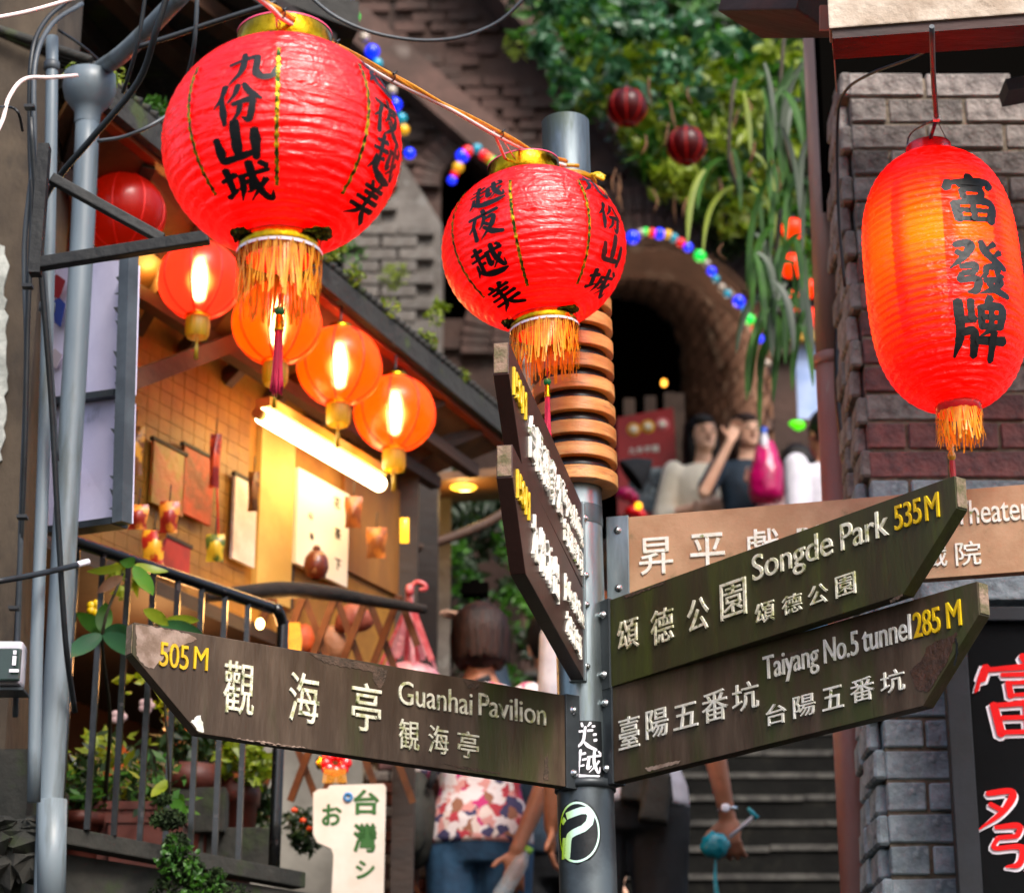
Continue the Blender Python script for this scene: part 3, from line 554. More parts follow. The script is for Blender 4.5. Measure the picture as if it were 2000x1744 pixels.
# stickers on the tube
def polefn(pyc, pxc, rad):
    cz = z(pyc); 
    def f(a, b, k):
        th = a / rad; r = rad + k; return base + PM @ V((r * math.sin(th + pxc), -r * math.cos(th + pxc), cz + b))
    return f
def sheet(mb, fn, outline_fn, n=14, m=14, k=.0006):
    vs = []; fs = []
    for i in range(n + 1):
        for j in range(m + 1): a, b = outline_fn(i / n, j / m); vs.append(fn(a, b, k))
    for i in range(n):
        for j in range(m): fs.append((i * (m + 1) + j, (i + 1) * (m + 1) + j, (i + 1) * (m + 1) + j + 1, i * (m + 1) + j + 1))
    mb.add(vs, fs, True)
f1 = polefn(1474, -.02, .0522)
q = MB(); sheet(q, f1, lambda u, v_: ((u - .5) * .078, (v_ - .5) * .118)); st = q.build('sticker', M['ink'], POST, label='black sticker with white brush writing')
for ch, cx, cy, s_ in (('美', .0, .026, .058), ('越', .003, -.03, .06)):
    q = MB(); brush(q, ch, lambda x, y, k, cx=cx, cy=cy, s_=s_: f1(cx + (x - .5 + .15 * (y - .5)) * s_, cy + (y - .5) * s_, k + .0009), wmul=.95); q.build('sticker_writing', M['inkwhite'], st)
f2 = polefn(1634, -.38, .0582); er, eh = .050, .0655
q = MB(); sheet(q, f2, lambda u, v_: (er * (2 * v_ - 1) * math.sqrt(max(0, 1 - (2 * u - 1) ** 2)), eh * (2 * u - 1))); st = q.build('sticker', M['ink'], POST, label='round black sticker with a white and lime letter P')
grad = mat('sticker_print', '#c9eee0', '#b9e000', rough=.35, bump=0, scale=3)
N = grad.node_tree.nodes; Lk = grad.node_tree.links; tc = next(n for n in N if n.type == 'TEX_COORD'); mxn = next(n for n in N if n.type == 'MIX')
sx = N.new('ShaderNodeSeparateXYZ'); Lk.new(tc.outputs['Object'], sx.inputs[0]); mr = N.new('ShaderNodeMapRange'); Lk.new(sx.outputs[0], mr.inputs[0])
gx = f2(-.02, 0, 0).x - base.x; mr.inputs[1].default_value = gx + .012; mr.inputs[2].default_value = gx - .012; Lk.new(mr.outputs[0], mxn.inputs[0])
q = MB(); ang = [i / 60 * 2 * math.pi for i in range(61)]
vs = []; fs = []
for i, a in enumerate(ang):
    for s_ in (.86, .93): vs.append(f2(er * s_ * math.sin(a), eh * s_ * math.cos(a), .0012))
for i in range(60): fs.append((2 * i, 2 * i + 1, 2 * i + 3, 2 * i + 2))
q.add(vs, fs)
def strip(pts, wd):
    v2 = []; pts = [V((a, b, 0)) for a, b in pts]; pts = [p for i in range(len(pts) - 1) for p in [pts[i].lerp(pts[i + 1], t / 4) for t in range(4)]] + [pts[-1]]
    for i, p in enumerate(pts):
        d = pts[min(i + 1, len(pts) - 1)] - pts[max(0, i - 1)]; r = V((-d.y, d.x, 0)).normalized() * wd / 2
        v2 += [f2(p.x - r.x, p.y - r.y, .0013), f2(p.x + r.x, p.y + r.y, .0013)]
    q.add(v2, [(2 * i, 2 * i + 1, 2 * i + 3, 2 * i + 2) for i in range(len(pts) - 1)])
strip([(-.022, .034), (.010, .042), (.024, .042), (.030, .032), (.026, .017), (.014, .006), (-.006, -.001), (-.016, -.006), (-.019, -.016), (-.023, -.050)], .0145)
strip([(-.036, .022), (-.026, .030)], .011); strip([(-.030, -.008), (-.036, -.050)], .009)
q.build('sticker_mark', grad, st)

# ============================================================ paper lanterns
class Lantern:
    def __init__(s, c, a, b, rc, tilt=0, n=2., m=2., yaw=0, rb=None):
        s.c = V(c); s.a = a; s.b = b; s.n = n; s.m = m; s.R = Matrix.Rotation(tilt, 3, 'Y') @ Matrix.Rotation(yaw, 3, 'Z')
        zz = np.linspace(-b, b, 801); rr_ = a * np.maximum(0, 1 - np.abs(zz / b) ** n) ** (1 / m)
        rb = rb or rc
        mid = 400; i0 = next(i for i in range(801) if rr_[i] >= rb); i1 = next(i for i in range(800, -1, -1) if rr_[i] >= rc)
        s.z = zz[i0:i1 + 1]; s.r = rr_[i0:i1 + 1]
        ds = np.hypot(np.diff(s.z), np.diff(s.r)); s.s = np.concatenate([[0], np.cumsum(ds)]); s.s -= np.interp(0, s.z, s.s)
    def pt(s, th, sv, off=0):
        zz = np.interp(sv, s.s, s.z); r = np.interp(sv, s.s, s.r); e = 1e-3
        dz = np.interp(sv + e, s.s, s.z) - np.interp(sv - e, s.s, s.z); dr = np.interp(sv + e, s.s, s.r) - np.interp(sv - e, s.s, s.r)
        L = math.hypot(dz, dr) or 1; r2 = r + off * dz / L; z2 = zz - off * dr / L
        return s.c + s.R @ V((r2 * math.sin(th), -r2 * math.cos(th), z2))
    def inv(s, px, py):
        d = (P(px, py, 1) - EYE).normalized(); t0 = (s.c - EYE).length - 1.6 * max(s.a, s.b); Ri = s.R.transposed()
        best = None
        for i in range(900):
            q = Ri @ (EYE + d * (t0 + i * .0006) - s.c); f = (math.hypot(q.x, q.y) / s.a) ** s.m + abs(q.z / s.b) ** s.n
            if f <= 1: return math.atan2(q.x, -q.y), float(np.interp(q.z, s.z, s.s))
            if best is None or f < best[0]: best = (f, q)
        q = best[1]; return math.atan2(q.x, -q.y), float(np.interp(q.z, s.z, s.s))
    def shell(s, m, root, folds=24, amp=.012, nth=120, seed=1, name='shell', wob=.004):
        rg = random.Random(seed); s0, s1 = s.s[0], s.s[-1]; rows = folds * 4
        ph = [(rg.uniform(0, 6.28), rg.randint(2, 9), rg.uniform(.3, 1)) for _ in range(rows + 1)]
        vs = []; fs = []
        for j in range(rows + 1):
            sv = s0 + (s1 - s0) * j / rows; f = (j % 4) / 4; sag = amp * s.a * math.sin(math.pi * f)
            for k in range(nth):
                th = 2 * math.pi * k / nth; p_ = ph[(j // 4) * 4 % (rows + 1)]
                w_ = wob * s.a * p_[2] * math.sin(p_[1] * th + p_[0]) * math.sin(math.pi * f)
                vs.append(s.pt(th, sv, -sag + w_))
        for j in range(rows):
            for k in range(nth): fs.append((j * nth + k, j * nth + (k + 1) % nth, (j + 1) * nth + (k + 1) % nth, (j + 1) * nth + k))
        mb = MB(); mb.add(vs, fs, True); return mb.build(name, m, root, fix=False)
    def char(s, mb, ch, px, py, w_, h_, lift=.0012, wmul=1.4, rot=0, shear=.0):
        th0, s0 = s.inv(px, py); r0 = float(np.interp(s0, s.s, s.r))
        def f(x, y, k):
            dx = (x - .5) * w_; dy = (y - .5) * h_; x2 = dx * math.cos(rot) - dy * math.sin(rot) + shear * dy; y2 = dx * math.sin(rot) + dy * math.cos(rot)
            return s.pt(th0 + x2 / max(r0, .4 * s.a), s0 + y2, lift + k)
        brush(mb, ch, f, 0, wmul)
    def line(s, mb, px, py0, py1, w_, lift=.002):
        th, sm = s.inv(px[1], (py0 + py1) / 2); _, sa = s.inv(px[0], py0); _, sb = s.inv(px[2], py1); r0 = s.a; vs = []; n = 60; rg = random.Random(int(px[0]))
        for i in range(n + 1):
            sv = sa + (sb - sa) * i / n; ww = w_ * (1 + .25 * math.sin(i * 1.9)); l = lift + .0008 * math.sin(i * 1.3); j = rg.uniform(-.0006, .0006)
            rr0 = float(np.interp(sv, s.s, s.r)); vs += [s.pt(th + (-ww / 2 + j) / rr0, sv, l), s.pt(th + (ww / 2 + j) / rr0, sv, l)]
        mb.add(vs, [(2 * i, 2 * i + 1, 2 * i + 3, 2 * i + 2) for i in range(n)], True)
    def loc(s, x, y, zz): return s.c + s.R @ V((x, y, zz))

def fringe(L, root, r, z0, ln, n=70, seed=1, wd=.0045, m=None):
    rg = random.Random(seed); mb = MB()
    for i in range(n):
        a = 2 * math.pi * (i + rg.uniform(-.3, .3)) / n; l = ln * rg.uniform(.72, 1.12); b = rg.uniform(-.10, .10); ro = rg.uniform(-.004, .003)
        p0 = L.loc((r + .001) * math.sin(a), -(r + .001) * math.cos(a), z0); pts = []
        for k in range(6):
            t = k / 5; aa = a + b * t * t; q = L.loc(0, 0, z0); rr_ = r + ro * t + .003 * math.sin(t * 5 + i)
            p = q + L.R @ V((rr_ * math.sin(aa), -rr_ * math.cos(aa), 0)) + V((0, 0, -l * t)); pts.append(p)
        mb.ribbon(pts, wd * rg.uniform(.6, 1.2), nrm=(math.sin(a), -math.cos(a), 0))
    return mb.build('fringe', m or M['fringe'], root, fix=False, kind='stuff')

def collar(L, root, r, z0, h, m, name, inner=None):
    mb = MB(); mb.lathe(L.c, [(r, z0), (r + .0008, z0 + .001), (r + .0008, z0 + h - .001), (r, z0 + h), (r - .003, z0 + h), (r - .003, z0)], 72, L.R)
    c = mb.build(name, m, root)
    q = MB(); q.lathe(L.c, [(r - .0035, z0 + h - .001), (r - .001, z0 + h + .0015), (r + .0012, z0 + h + .001), (r + .0012, z0 + h - .0015)], 72, L.R); q.build('rim', inner or M['pinkrim'], c)
    return c

M['pinkrim'] = mat('pink_plastic_rim', '#d84a6a', rough=.35, bump=0)
M['redrim'] = mat('red_plastic_collar', '#e60a18', rough=.25, bump=.05, coat=.6)
redshell = shellmat('red_lantern_film', (.80, .002, .002, 1), (1, .004, .002, 1), tl=.45, wr=.95, spec=.5, coat=1, rough=.36)

def round_lantern(c, a, b, tilt, rc, rb, label, folds, seed, chars, lines, csz, foilpx, lamp_e, yaw=0):
    root = thing('paper_lantern', c, label, 'lantern', 'lanterns hung along the cable')
    L = Lantern(c, a, b, rc, tilt, yaw=yaw, rb=rb); L.shell(redshell, root, folds, .017, seed=seed, wob=.004)
    zt_, zb_ = float(L.z[-1]), float(L.z[0])
    collar(L, root, rc, zt_ - .002, .038, M['gold'], 'top_collar'); cb = collar(L, root, rb, zb_ - .02, .022, M['gold'], 'bottom_collar')
    q = MB(); q.lathe(L.c, [(rb + .0035, zb_ - .024), (rb + .0035, zb_ - .019)], 72, L.R); q.build('white_band', M['inkwhite'], cb)
    for ch, px, py, rot in chars:
        ink = MB(); L.char(ink, ch, px, py, *csz, rot=rot); ink.build('brushed_character', M['ink'], root, fix=False)
    for k, ln in enumerate(lines):
        q = MB(); L.line(q, *ln, .0062); q.build('gold_stripe', M['goldline'], root, fix=False)
    for px, py, w_, h_ in foilpx:
        th0, s0 = L.inv(px, py); q = MB(); rg = random.Random(px); n = 9; vs = []
        for i in range(n + 1):
            for j in range(n + 1):
                x = (i / n - .5) * w_; y = (j / n - .5) * h_ * (1 - .6 * abs(2 * i / n - 1)) + rg.uniform(-.001, .001); vs.append(L.pt(th0 + x / (.55 * a), s0 + y + .15 * x, .003 + rg.uniform(0, .005)))
        q.add(vs, [(i * (n + 1) + j, (i + 1) * (n + 1) + j, (i + 1) * (n + 1) + j + 1, i * (n + 1) + j + 1) for i in range(n) for j in range(n)]); q.build('foil_ornament', M['foil'], root, fix=False)
    fringe(L, root, rb + .001, zb_ - .021, .086, 130, seed, .0032)
    q = MB(); q.lathe(L.c, [(rb - .012, zb_ - .03), (rb - .008, zb_)], 40, L.R); q.build('inner_lining', M['redrim'], root)
    lamp('lantern_bulb', L.loc(0, 0, zb_ * .5), lamp_e, (1, .25, .1), root, .05)  # added lamp brightens the lower film; the lantern is not evidently lit
    bb = MB(); bb.ell(L.loc(0, 0, -.02), (.022, .022, .03)); bb.build('bulb', bulbmat('added_dim_bulb', '#ff9a50', 3), root)  # added bulb to go with that inner lamp
    return root, L

L1c = P(551, 287, 3.83); L2c = P(1043, 488, 5.0)
lan1, L1 = round_lantern(L1c, .19, .178, R(-.6), .0755, .064, 'largest round red lantern with black brush writing, hanging from the cable at upper left', 25, 3,
    [('九', 490, 128, .1), ('份', 462, 200, .05), ('山', 462, 276, 0), ('城', 483, 355, 0), ('越', 738, 155, 0), ('夜', 758, 232, 0), ('越', 753, 312, 0), ('美', 715, 392, .1)],
    [((541, 541, 541), 95, 362), ((406, 374, 413), 125, 386), ((692, 715, 674), 122, 382), ((786, 786, 750), 290, 420)], (.082, .066), [(474, 458, .072, .04), (618, 453, .078, .044)], .6)
lan2, L2 = round_lantern(L2c, .1917, .172, R(-6.5), .0745, .069, 'smaller round red lantern with black brush writing, hanging in front of the ringed pole', 25, 8,
    [('越', 950, 380, .1), ('夜', 945, 437, .05), ('越', 953, 508, 0), ('美', 984, 578, .1), ('九', 1156, 362, 0), ('份', 1192, 424, 0), ('山', 1198, 488, 0), ('城', 1173, 550, .1)],
    [((1003, 1007, 1022), 352, 560), ((905, 890, 937), 380, 590), ((1123, 1150, 1136), 352, 556)], (.081, .062), [(996, 630, .07, .036), (1102, 608, .074, .04)], .6)

def tassel(parent, p, ln, rad=.006, capl=.028, beadm=None, string=.03):
    q = MB(); q.tube([p + V((0, 0, string)), p], .0012, 6); s_ = q.build('tassel_cord', M['tassel'], parent)
    q = MB(); q.ell(p, .0085); q.build('bead', beadm or mat('green_bead', '#0a9a50', rough=.2, bump=0, coat=.5), s_)
    q = MB(); q.lathe(p - V((0, 0, .006 + capl)), [(rad * 1.05, 0), (rad * 1.1, .003), (rad * .95, .006), (rad * .9, capl - .004), (rad * .6, capl)], 16); q.build('gold_cap', M['gold'], s_)
    q = MB(); zt2 = p.z - .004 - capl; rg = random.Random(7)
    for i in range(26):
        a = i * 2.4; r0 = rad * .75 * math.sqrt((i % 9 + 1) / 9); e = rg.uniform(.9, 1.04)
        q.tube([V((p.x + r0 * math.sin(a), p.y + r0 * math.cos(a), zt2)), V((p.x + r0 * 1.25 * math.sin(a), p.y + r0 * 1.25 * math.cos(a), zt2 - ln * .5)), V((p.x + 1.9 * r0 * math.sin(a), p.y + 1.9 * r0 * math.cos(a), zt2 - ln * e))], .0019, 5, sm=3)
    q.build('tassel', M['tassel'], parent)
tassel(lan1, P(546, 608, 3.80), .108, .0075)
tassel(lan2, P(1069, 746, 4.95), .118, .0058)

# the long lantern on the right
c3 = P(1843, 546, 4.9)
lan3 = thing('paper_lantern', c3, 'tall elongated red and orange lantern with bold black writing, hung before the brick wall', 'lantern')
L3 = Lantern(c3, .158, .284, .0465, R(-2.6), n=3.3, m=2.1)
s3 = shellmat('lit_red_lantern_film', (.82, .006, .002, 1), (1, .03, .004, 1), tl=.5, wr=1.6, spec=.35, coat=.6, rough=.3)
# seam bands of doubled film; glow's fade up and down put into colour
N = s3.node_tree.nodes; Lk = s3.node_tree.links
tc = next(n for n in N if n.type == 'TEX_COORD'); tr = next(n for n in N if n.type == 'BSDF_TRANSLUCENT'); pr = next(n for n in N if n.type == 'BSDF_PRINCIPLED')
sx = N.new('ShaderNodeSeparateXYZ'); Lk.new(tc.outputs['Object'], sx.inputs[0])
at = N.new('ShaderNodeMath'); at.operation = 'ARCTAN2'; Lk.new(sx.outputs[0], at.inputs[0]); ng = N.new('ShaderNodeMath'); ng.operation = 'MULTIPLY'; ng.inputs[1].default_value = -1; Lk.new(sx.outputs[1], ng.inputs[0]); Lk.new(ng.outputs[0], at.inputs[1])
ad = N.new('ShaderNodeMath'); ad.operation = 'ADD'; ad.inputs[1].default_value = 10 + .62; Lk.new(at.outputs[0], ad.inputs[0])
md = N.new('ShaderNodeMath'); md.operation = 'MODULO'; md.inputs[1].default_value = .698; Lk.new(ad.outputs[0], md.inputs[0])
lt = N.new('ShaderNodeMapRange'); lt.inputs[1].default_value = .1; lt.inputs[2].default_value = .26; lt.inputs[3].default_value = .8; lt.inputs[4].default_value = 0; Lk.new(md.outputs[0], lt.inputs[0])
ab = N.new('ShaderNodeMath'); ab.operation = 'ABSOLUTE'; Lk.new(sx.outputs[2], ab.inputs[0]); gt = N.new('ShaderNodeMapRange'); gt.inputs[1].default_value = .13; gt.inputs[2].default_value = .21; Lk.new(ab.outputs[0], gt.inputs[0])
mx_ = N.new('ShaderNodeMath'); mx_.operation = 'MAXIMUM'; Lk.new(lt.outputs[0], mx_.inputs[0]); Lk.new(gt.outputs[0], mx_.inputs[1])
cm = N.new('ShaderNodeMix'); cm.data_type = 'RGBA'; cm.inputs[6].default_value = (1, .045, .001, 1); cm.inputs[7].default_value = (.75, .004, .003, 1); Lk.new(mx_.outputs[0], cm.inputs[0]); Lk.new(cm.outputs[2], tr.inputs[0])
L3.shell(s3, lan3, 40, .032, seed=5, wob=.003)
z3t, z3b = float(L3.z[-1]), float(L3.z[0])
q = MB(); q.lathe(L3.c, [(.048, z3t - .004), (.0475, z3t + .02), (.046, z3t + .024), (.030, z3t + .024)], 56, L3.R); q.build('top_collar', M['redrim'], lan3)
q = MB(); q.lathe(L3.c, [(.046, z3b + .006), (.045, z3b - .012), (.043, z3b - .014)], 56, L3.R); q.build('bottom_collar', M['redrim'], lan3)
for ch_, x_, y_, w_, h_ in (('富', 1897, 388, .118, .112), ('發', 1913, 522, .125, .118), ('牌', 1914, 640, .118, .125)):
    q = MB(); L3.char(q, ch_, x_, y_, w_, h_, wmul=1.42); q.build('brushed_character', M['ink'], lan3, fix=False)
fringe(L3, lan3, .045, z3b - .014, .062, 84, 11, .0036)
q = MB(); bb = L3.loc(-.01, 0, .03); q.ell(bb, (.03, .03, .045)); q.build('bulb', bulbmat('warm_bulb', '#ffb050', 12), lan3)
lamp('lantern_bulb', L3.loc(-.02, -.085, .05), 3.2, (1, .62, .2), lan3, .03)
pz = P(1857, 862, 4.9)
q = MB(); q.tube([pz + V((0, 0, .05)), pz], .0012, 6); cd3 = q.build('tassel_cord', M['wcable'], lan3)
gb = mat('dark_green_bead', '#0a5a30', rough=.2, bump=0, coat=.5)
q = MB(); q.ell(pz + V((0, 0, .012)), .007); q.ell(pz + V((0, 0, .034)), (.007, .004, .012)); q.build('bead', gb, cd3)
q = MB(); q.lathe(pz - V((0, 0, .042)), [(.004, 0), (.008, .006), (.0085, .012), (.0055, .02), (.0062, .026), (.0045, .036), (.002, .042)], 18); q.build('gourd_bead', mat('yellow_bead', '#d8a018', rough=.2, bump=0, coat=.6), cd3)
q = MB(); q.lathe(pz - V((0, 0, .085)), [(.0062, 0), (.0065, .03), (.0055, .043)], 16); q.build('red_cap', mat('red_thread_cap', '#b80c10', rough=.35, bump=.1), cd3)
# its suspension
hk = P(1820, 52, 4.62); jn = P(1829, 232, 4.86); tp = L3.loc(0, 0, z3t + .024)
q = MB(); q.tube([hk, hk.lerp(jn, .5) + V((-.002, 0, 0)), jn], .0052, 8, sm=5); q.build('hanging_cable', M['gcable'], lan3)
q = MB(); q.tube([jn, tp], .004, 8); q.build('hanging_cable', mat('blue_black_cable', '#232a4a', rough=.4, bump=0), lan3)
for c_, h_ in ((jn, .009), (tp + V((0, 0, .012)), .007)): q = MB(); q.box(c_, (.013, .011, h_)); q.build('white_tie', M['inkwhite'], lan3)
q = MB(); q.tube([jn, L3.loc(-.035, -.01, z3t + .05), L3.loc(-.047, -.005, z3t + .005)], .002, 6, sm=4); q.tube([jn, L3.loc(.03, -.01, z3t + .055), L3.loc(.047, -.005, z3t + .015)], .0012, 6, sm=4); q.build('wire_handle', M['gcable'], lan3)

# cable bundle carrying the two round lanterns
cb = [P(470, -40, 3.62), P(525, 12, 3.72), P(560, 34, 3.8), P(650, 88, 3.98), P(762, 150, 4.25), P(870, 208, 4.55), P(975, 262, 4.86), P(1045, 300, 5.08), P(1105, 318, 5.16)]
CB = thing('lantern_cable', cb[4], 'twisted amber and white cable bundle strung between the round lanterns', 'cable')
base_pts = catmull(cb, 14)
for k, (mm, r_, off, ph) in enumerate((('ycable', .0042, .0048, 0), ('ycable', .0038, .0046, 2.2), ('wcable', .0040, .0056, 4.0))):
    pts = []
    for i, p in enumerate(base_pts):
        a = i * .22 + ph; g = 0.35 if k < 2 else 1
        pts.append(p + V((off * .7 * math.sin(a) * .6, 0, (off * math.cos(a) * .5 + (.003 if k < 2 else -.0045)))))
    q = MB(); q.tube(pts, r_, 8); q.build('cable', M[mm], CB)
q = MB()
for i in (24, 42, 56, 84): q.lathe(base_pts[i], [(.0095, -.0035), (.0095, .0035)], 14, (base_pts[i + 1] - base_pts[i]).to_track_quat('Z', 'Y').to_matrix()); q.tube([base_pts[i], base_pts[i] + V((.012, 0, .01))], .002, 5)
q.build('cable_tie', M['rubber'], CB)
q = MB(); q.tube([base_pts[20], L1.loc(-.01, 0, float(L1.z[-1]) + .02)], .0016, 6); q.tube([base_pts[26], L1.loc(.02, -.07, float(L1.z[-1]) + .02)], .0014, 6); q.tube([base_pts[14], L1.loc(0, -.075, float(L1.z[-1]) + .015)], .0012, 6); q.build('hanging_wire', M['wcable'], lan1)
q = MB(); q.tube([base_pts[82], L2.loc(-.035, -.03, float(L2.z[-1]) + .03), L2.loc(-.045, -.055, float(L2.z[-1]) + .01)], .0035, 6, sm=4); q.tube([base_pts[84], L2.loc(-.02, -.07, float(L2.z[-1]) + .02)], .0014, 6); q.build('hanging_wire', M['wcable'], lan2)

# ============================================================ ground and stairs
PLAT, LAND = 2.2, 4.6
q = MB(); q.box((0, 0, -.05), (160, 160, .1)); struct(q, 'ground', M['ground'])
lower = thing('lower_stairs', (0, 5, 0), kind='structure')
for i in range(14):
    Z = PLAT * (i + 1) / 14; Y0 = 3.3 + i * .235; q = MB(); q.box((0, (Y0 + 6.6) / 2, Z - PLAT / 28), (6, 6.6 - Y0, PLAT / 14)); q.build('step', M['step'], lower)
q = MB(); q.box((0, 10.2, PLAT / 2), (12, 7.2, PLAT)); struct(q, 'street_terrace', M['ground'])
stair = thing('staircase', (1.3, 8, PLAT), kind='structure', label='dark stone staircase with worn pale step edges')
rg = random.Random(4)
for i in range(16):
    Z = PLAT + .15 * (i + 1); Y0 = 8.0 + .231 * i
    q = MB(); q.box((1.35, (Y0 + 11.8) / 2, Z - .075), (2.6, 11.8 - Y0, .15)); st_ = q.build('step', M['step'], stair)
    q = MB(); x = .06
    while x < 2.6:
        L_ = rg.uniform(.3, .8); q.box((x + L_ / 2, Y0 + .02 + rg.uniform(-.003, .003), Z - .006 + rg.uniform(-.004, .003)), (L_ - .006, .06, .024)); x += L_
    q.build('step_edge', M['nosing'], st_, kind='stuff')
q = MB(); q.box((1.0, 15.0, LAND / 2), (9, 6.45, LAND)); struct(q, 'upper_landing', mat('pale_paving', '#8f8a80', '#6f6a62', rough=.9, scale=3, bump=.3))

# ============================================================ far wall with arches
YW = 13.3
def onY(px, py, Y): v_ = PY(px, py, Y); return (v_.x, v_.z)
def fY(Y): return lambda a, b, k: V((a, Y - k, b))
WALL = thing('arched_brick_wall', (0.4, YW, LAND), 'old sooty brick wall with two arches rising behind the lanterns', 'wall')
ax, azc = onY(1262, 700, YW); ar = .742
bx, bzc = onY(930, 372, YW); br = .215
def archloop(cx, cz, r, zb, n=22): return [(cx - r, zb)] + [(cx - r * math.cos(math.pi * i / n), cz + r * math.sin(math.pi * i / n)) for i in range(n + 1)] + [(cx + r, zb)]
topl = [onY(-200, -260, YW), onY(860, -120, YW), onY(1010, 70, YW), onY(1230, 318, YW), onY(1420, 462, YW), onY(1560, 545, YW), onY(1720, 640, YW), onY(2100, 850, YW)]
outer = [(topl[0][0], LAND - .02)] + topl + [(topl[-1][0], LAND - .02)]
hole1 = archloop(ax, azc, ar, LAND + .0); hole2 = archloop(bx, bzc, br, bzc - .85)
q = MB(); q.prism([outer, hole1, hole2], fY(YW), -.5, 0); q.build('masonry', M['farwall'], WALL)
# vault narrowing inwards
vz = []; n = 24; fs = []; fr = archloop(ax, azc, ar, LAND, n); Yb = 16.6; bk = archloop(.80, onY(1215, 690, Yb)[1], .46, LAND, n)
q = MB(); vs = [V((a, YW + .02, b)) for a, b in fr] + [V((a, Yb, b)) for a, b in bk]; m_ = len(fr)
q.add(vs, [(i, i + 1, m_ + i + 1, m_ + i) for i in range(m_ - 1)]); q.build('vault', mat('vault_brick', '#8a6e60', '#5c463c', rough=.95, scale=3, lo=.4, hi=.62, bump=1, bscale=24, bdist=.03, col3='#b0a69e', scale3=4, lo3=.54, hi3=.7), WALL)
bkq = MB(); rgv = random.Random(77); outl = []
def along(lp, s_):
    ds = [math.hypot(lp[i + 1][0] - lp[i][0], lp[i + 1][1] - lp[i][1]) for i in range(len(lp) - 1)]; t_ = s_ * sum(ds)
    for i, d_ in enumerate(ds):
        if t_ <= d_ or i == len(ds) - 1: k_ = t_ / d_; return (lp[i][0] + (lp[i + 1][0] - lp[i][0]) * k_, lp[i][1] + (lp[i + 1][1] - lp[i][1]) * k_)
        t_ -= d_
nrow = 84
for r_ in range(nrow):
    for c_ in range(15):
        if rgv.random() < .07: continue
        s0_, s1_ = (r_ + .09) / nrow, (r_ + .91) / nrow; o_ = (r_ % 2) * .5; y0_, y1_ = (c_ + o_ + .03) / 15.6, (c_ + o_ + .97) / 15.6; pr_ = rgv.uniform(.008, .028); cc = []
        for (ss, yy) in ((s0_, y0_), (s1_, y0_), (s1_, y1_), (s0_, y1_)):
            A_ = along(fr, ss); B_ = along(bk, ss); cc.append(V((A_[0] + (B_[0] - A_[0]) * yy, YW + .02 + (Yb - YW) * yy, A_[1] + (B_[1] - A_[1]) * yy)))
        ctr = V((ax, cc[0].y, azc)); n_ = (cc[1] - cc[0]).cross(cc[3] - cc[0]).normalized(); n_ = n_ if n_.dot(ctr - cc[0]) > 0 else -n_
        bkq.add([p + n_ * pr_ for p in cc] + cc, [(0, 1, 2, 3), (0, 4, 5, 1), (1, 5, 6, 2), (2, 6, 7, 3), (3, 7, 4, 0)])
bkq.build('vault_brickwork', mat('vault_brick_face', '#8f766c', '#5e4a44', rough=.95, scale=2.6, lo=.42, hi=.6, bump=.8, bscale=30, bdist=.02, col3='#b5aca4', scale3=3, lo3=.55, hi3=.7), WALL, kind='stuff')
q = MB(); q.box((.8, Yb + .06, LAND + 3), (4.5, .1, 8)); q.build('vault_back', M['dark'], WALL)  # black sheet: shade deep in the passage is put into its colour
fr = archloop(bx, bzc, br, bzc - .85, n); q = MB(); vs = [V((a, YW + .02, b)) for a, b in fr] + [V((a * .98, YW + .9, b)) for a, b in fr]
q.add(vs, [(i, i + 1, m_ + i + 1, m_ + i) for i in range(m_ - 1)]); q.add([V((bx - .3, YW + .9, bzc - .9)), V((bx + .3, YW + .9, bzc - .9)), V((bx + .3, YW + .9, bzc + .3)), V((bx - .3, YW + .9, bzc + .3))], [(0, 1, 2, 3)]); q.build('niche', M['dark'], WALL)  # black niche: its inner shade is put into the colour
vl = thing('vault_lamp', P(1297, 748, 14.9), 'small yellow lamp glowing deep inside the large arch', 'lamp'); q = MB(); q.ell(P(1297, 748, 14.9), (.018, .018, .022)); q.build('bulb', bulbmat('vault_glow', '#ffb040', .9), vl); lamp('vault_light', P(1290, 760, 14.6), 16, (1, .72, .5), vl, .2)
# a single brick shape shared by all pieces
def brickmesh(name, sx, sy, sz, m, seed=0, bev=.006):
    rg = random.Random(seed); q = MB(); q.box((0, 0, 0), (sx, sy, sz)); q.v = [p + V((rg.uniform(-1, 1), rg.uniform(-1, 1), rg.uniform(-1, 1))) * .03 * sz for p in q.v]
    me = bpy.data.meshes.new(name); bm = bmesh.new()
    vs = [bm.verts.new(p) for p in q.v]; [bm.faces.new([vs[i] for i in f]) for f in q.f]
    bmesh.ops.recalc_face_normals(bm, faces=bm.faces)
    if bev: bmesh.ops.bevel(bm, geom=list(bm.edges), offset=bev, segments=1, affect='EDGES')
    bm.to_mesh(me); bm.free(); me.materials.append(m); return me
def inst(name, me, parent, loc, rot=None, scale=None):
    o = link(name, me, parent); o.location = V(loc) - OFF.get(parent.name, V())
    if rot: o.rotation_euler = rot
    if scale: o.scale = scale
    return o
vme = [brickmesh('brick', .058, .08, .17, M['farbrick'], i) for i in range(3)]
rg = random.Random(9)
for cx, cz, r_, nn in ((ax, azc, ar, 44), (bx, bzc, br, 17)):
    for ringi in range(2 if r_ > .5 else 1):
        rr_ = r_ + .092 + ringi * .18; m_ = nn + ringi * 8
        for i in range(m_):
            a = math.pi * (i + .5) / m_ ; inst('brick', rg.choice(vme), WALL, (cx + rr_ * math.cos(a), YW - .02 - rg.uniform(0, .012), cz + rr_ * math.sin(a)), (0, math.pi / 2 - a, 0))
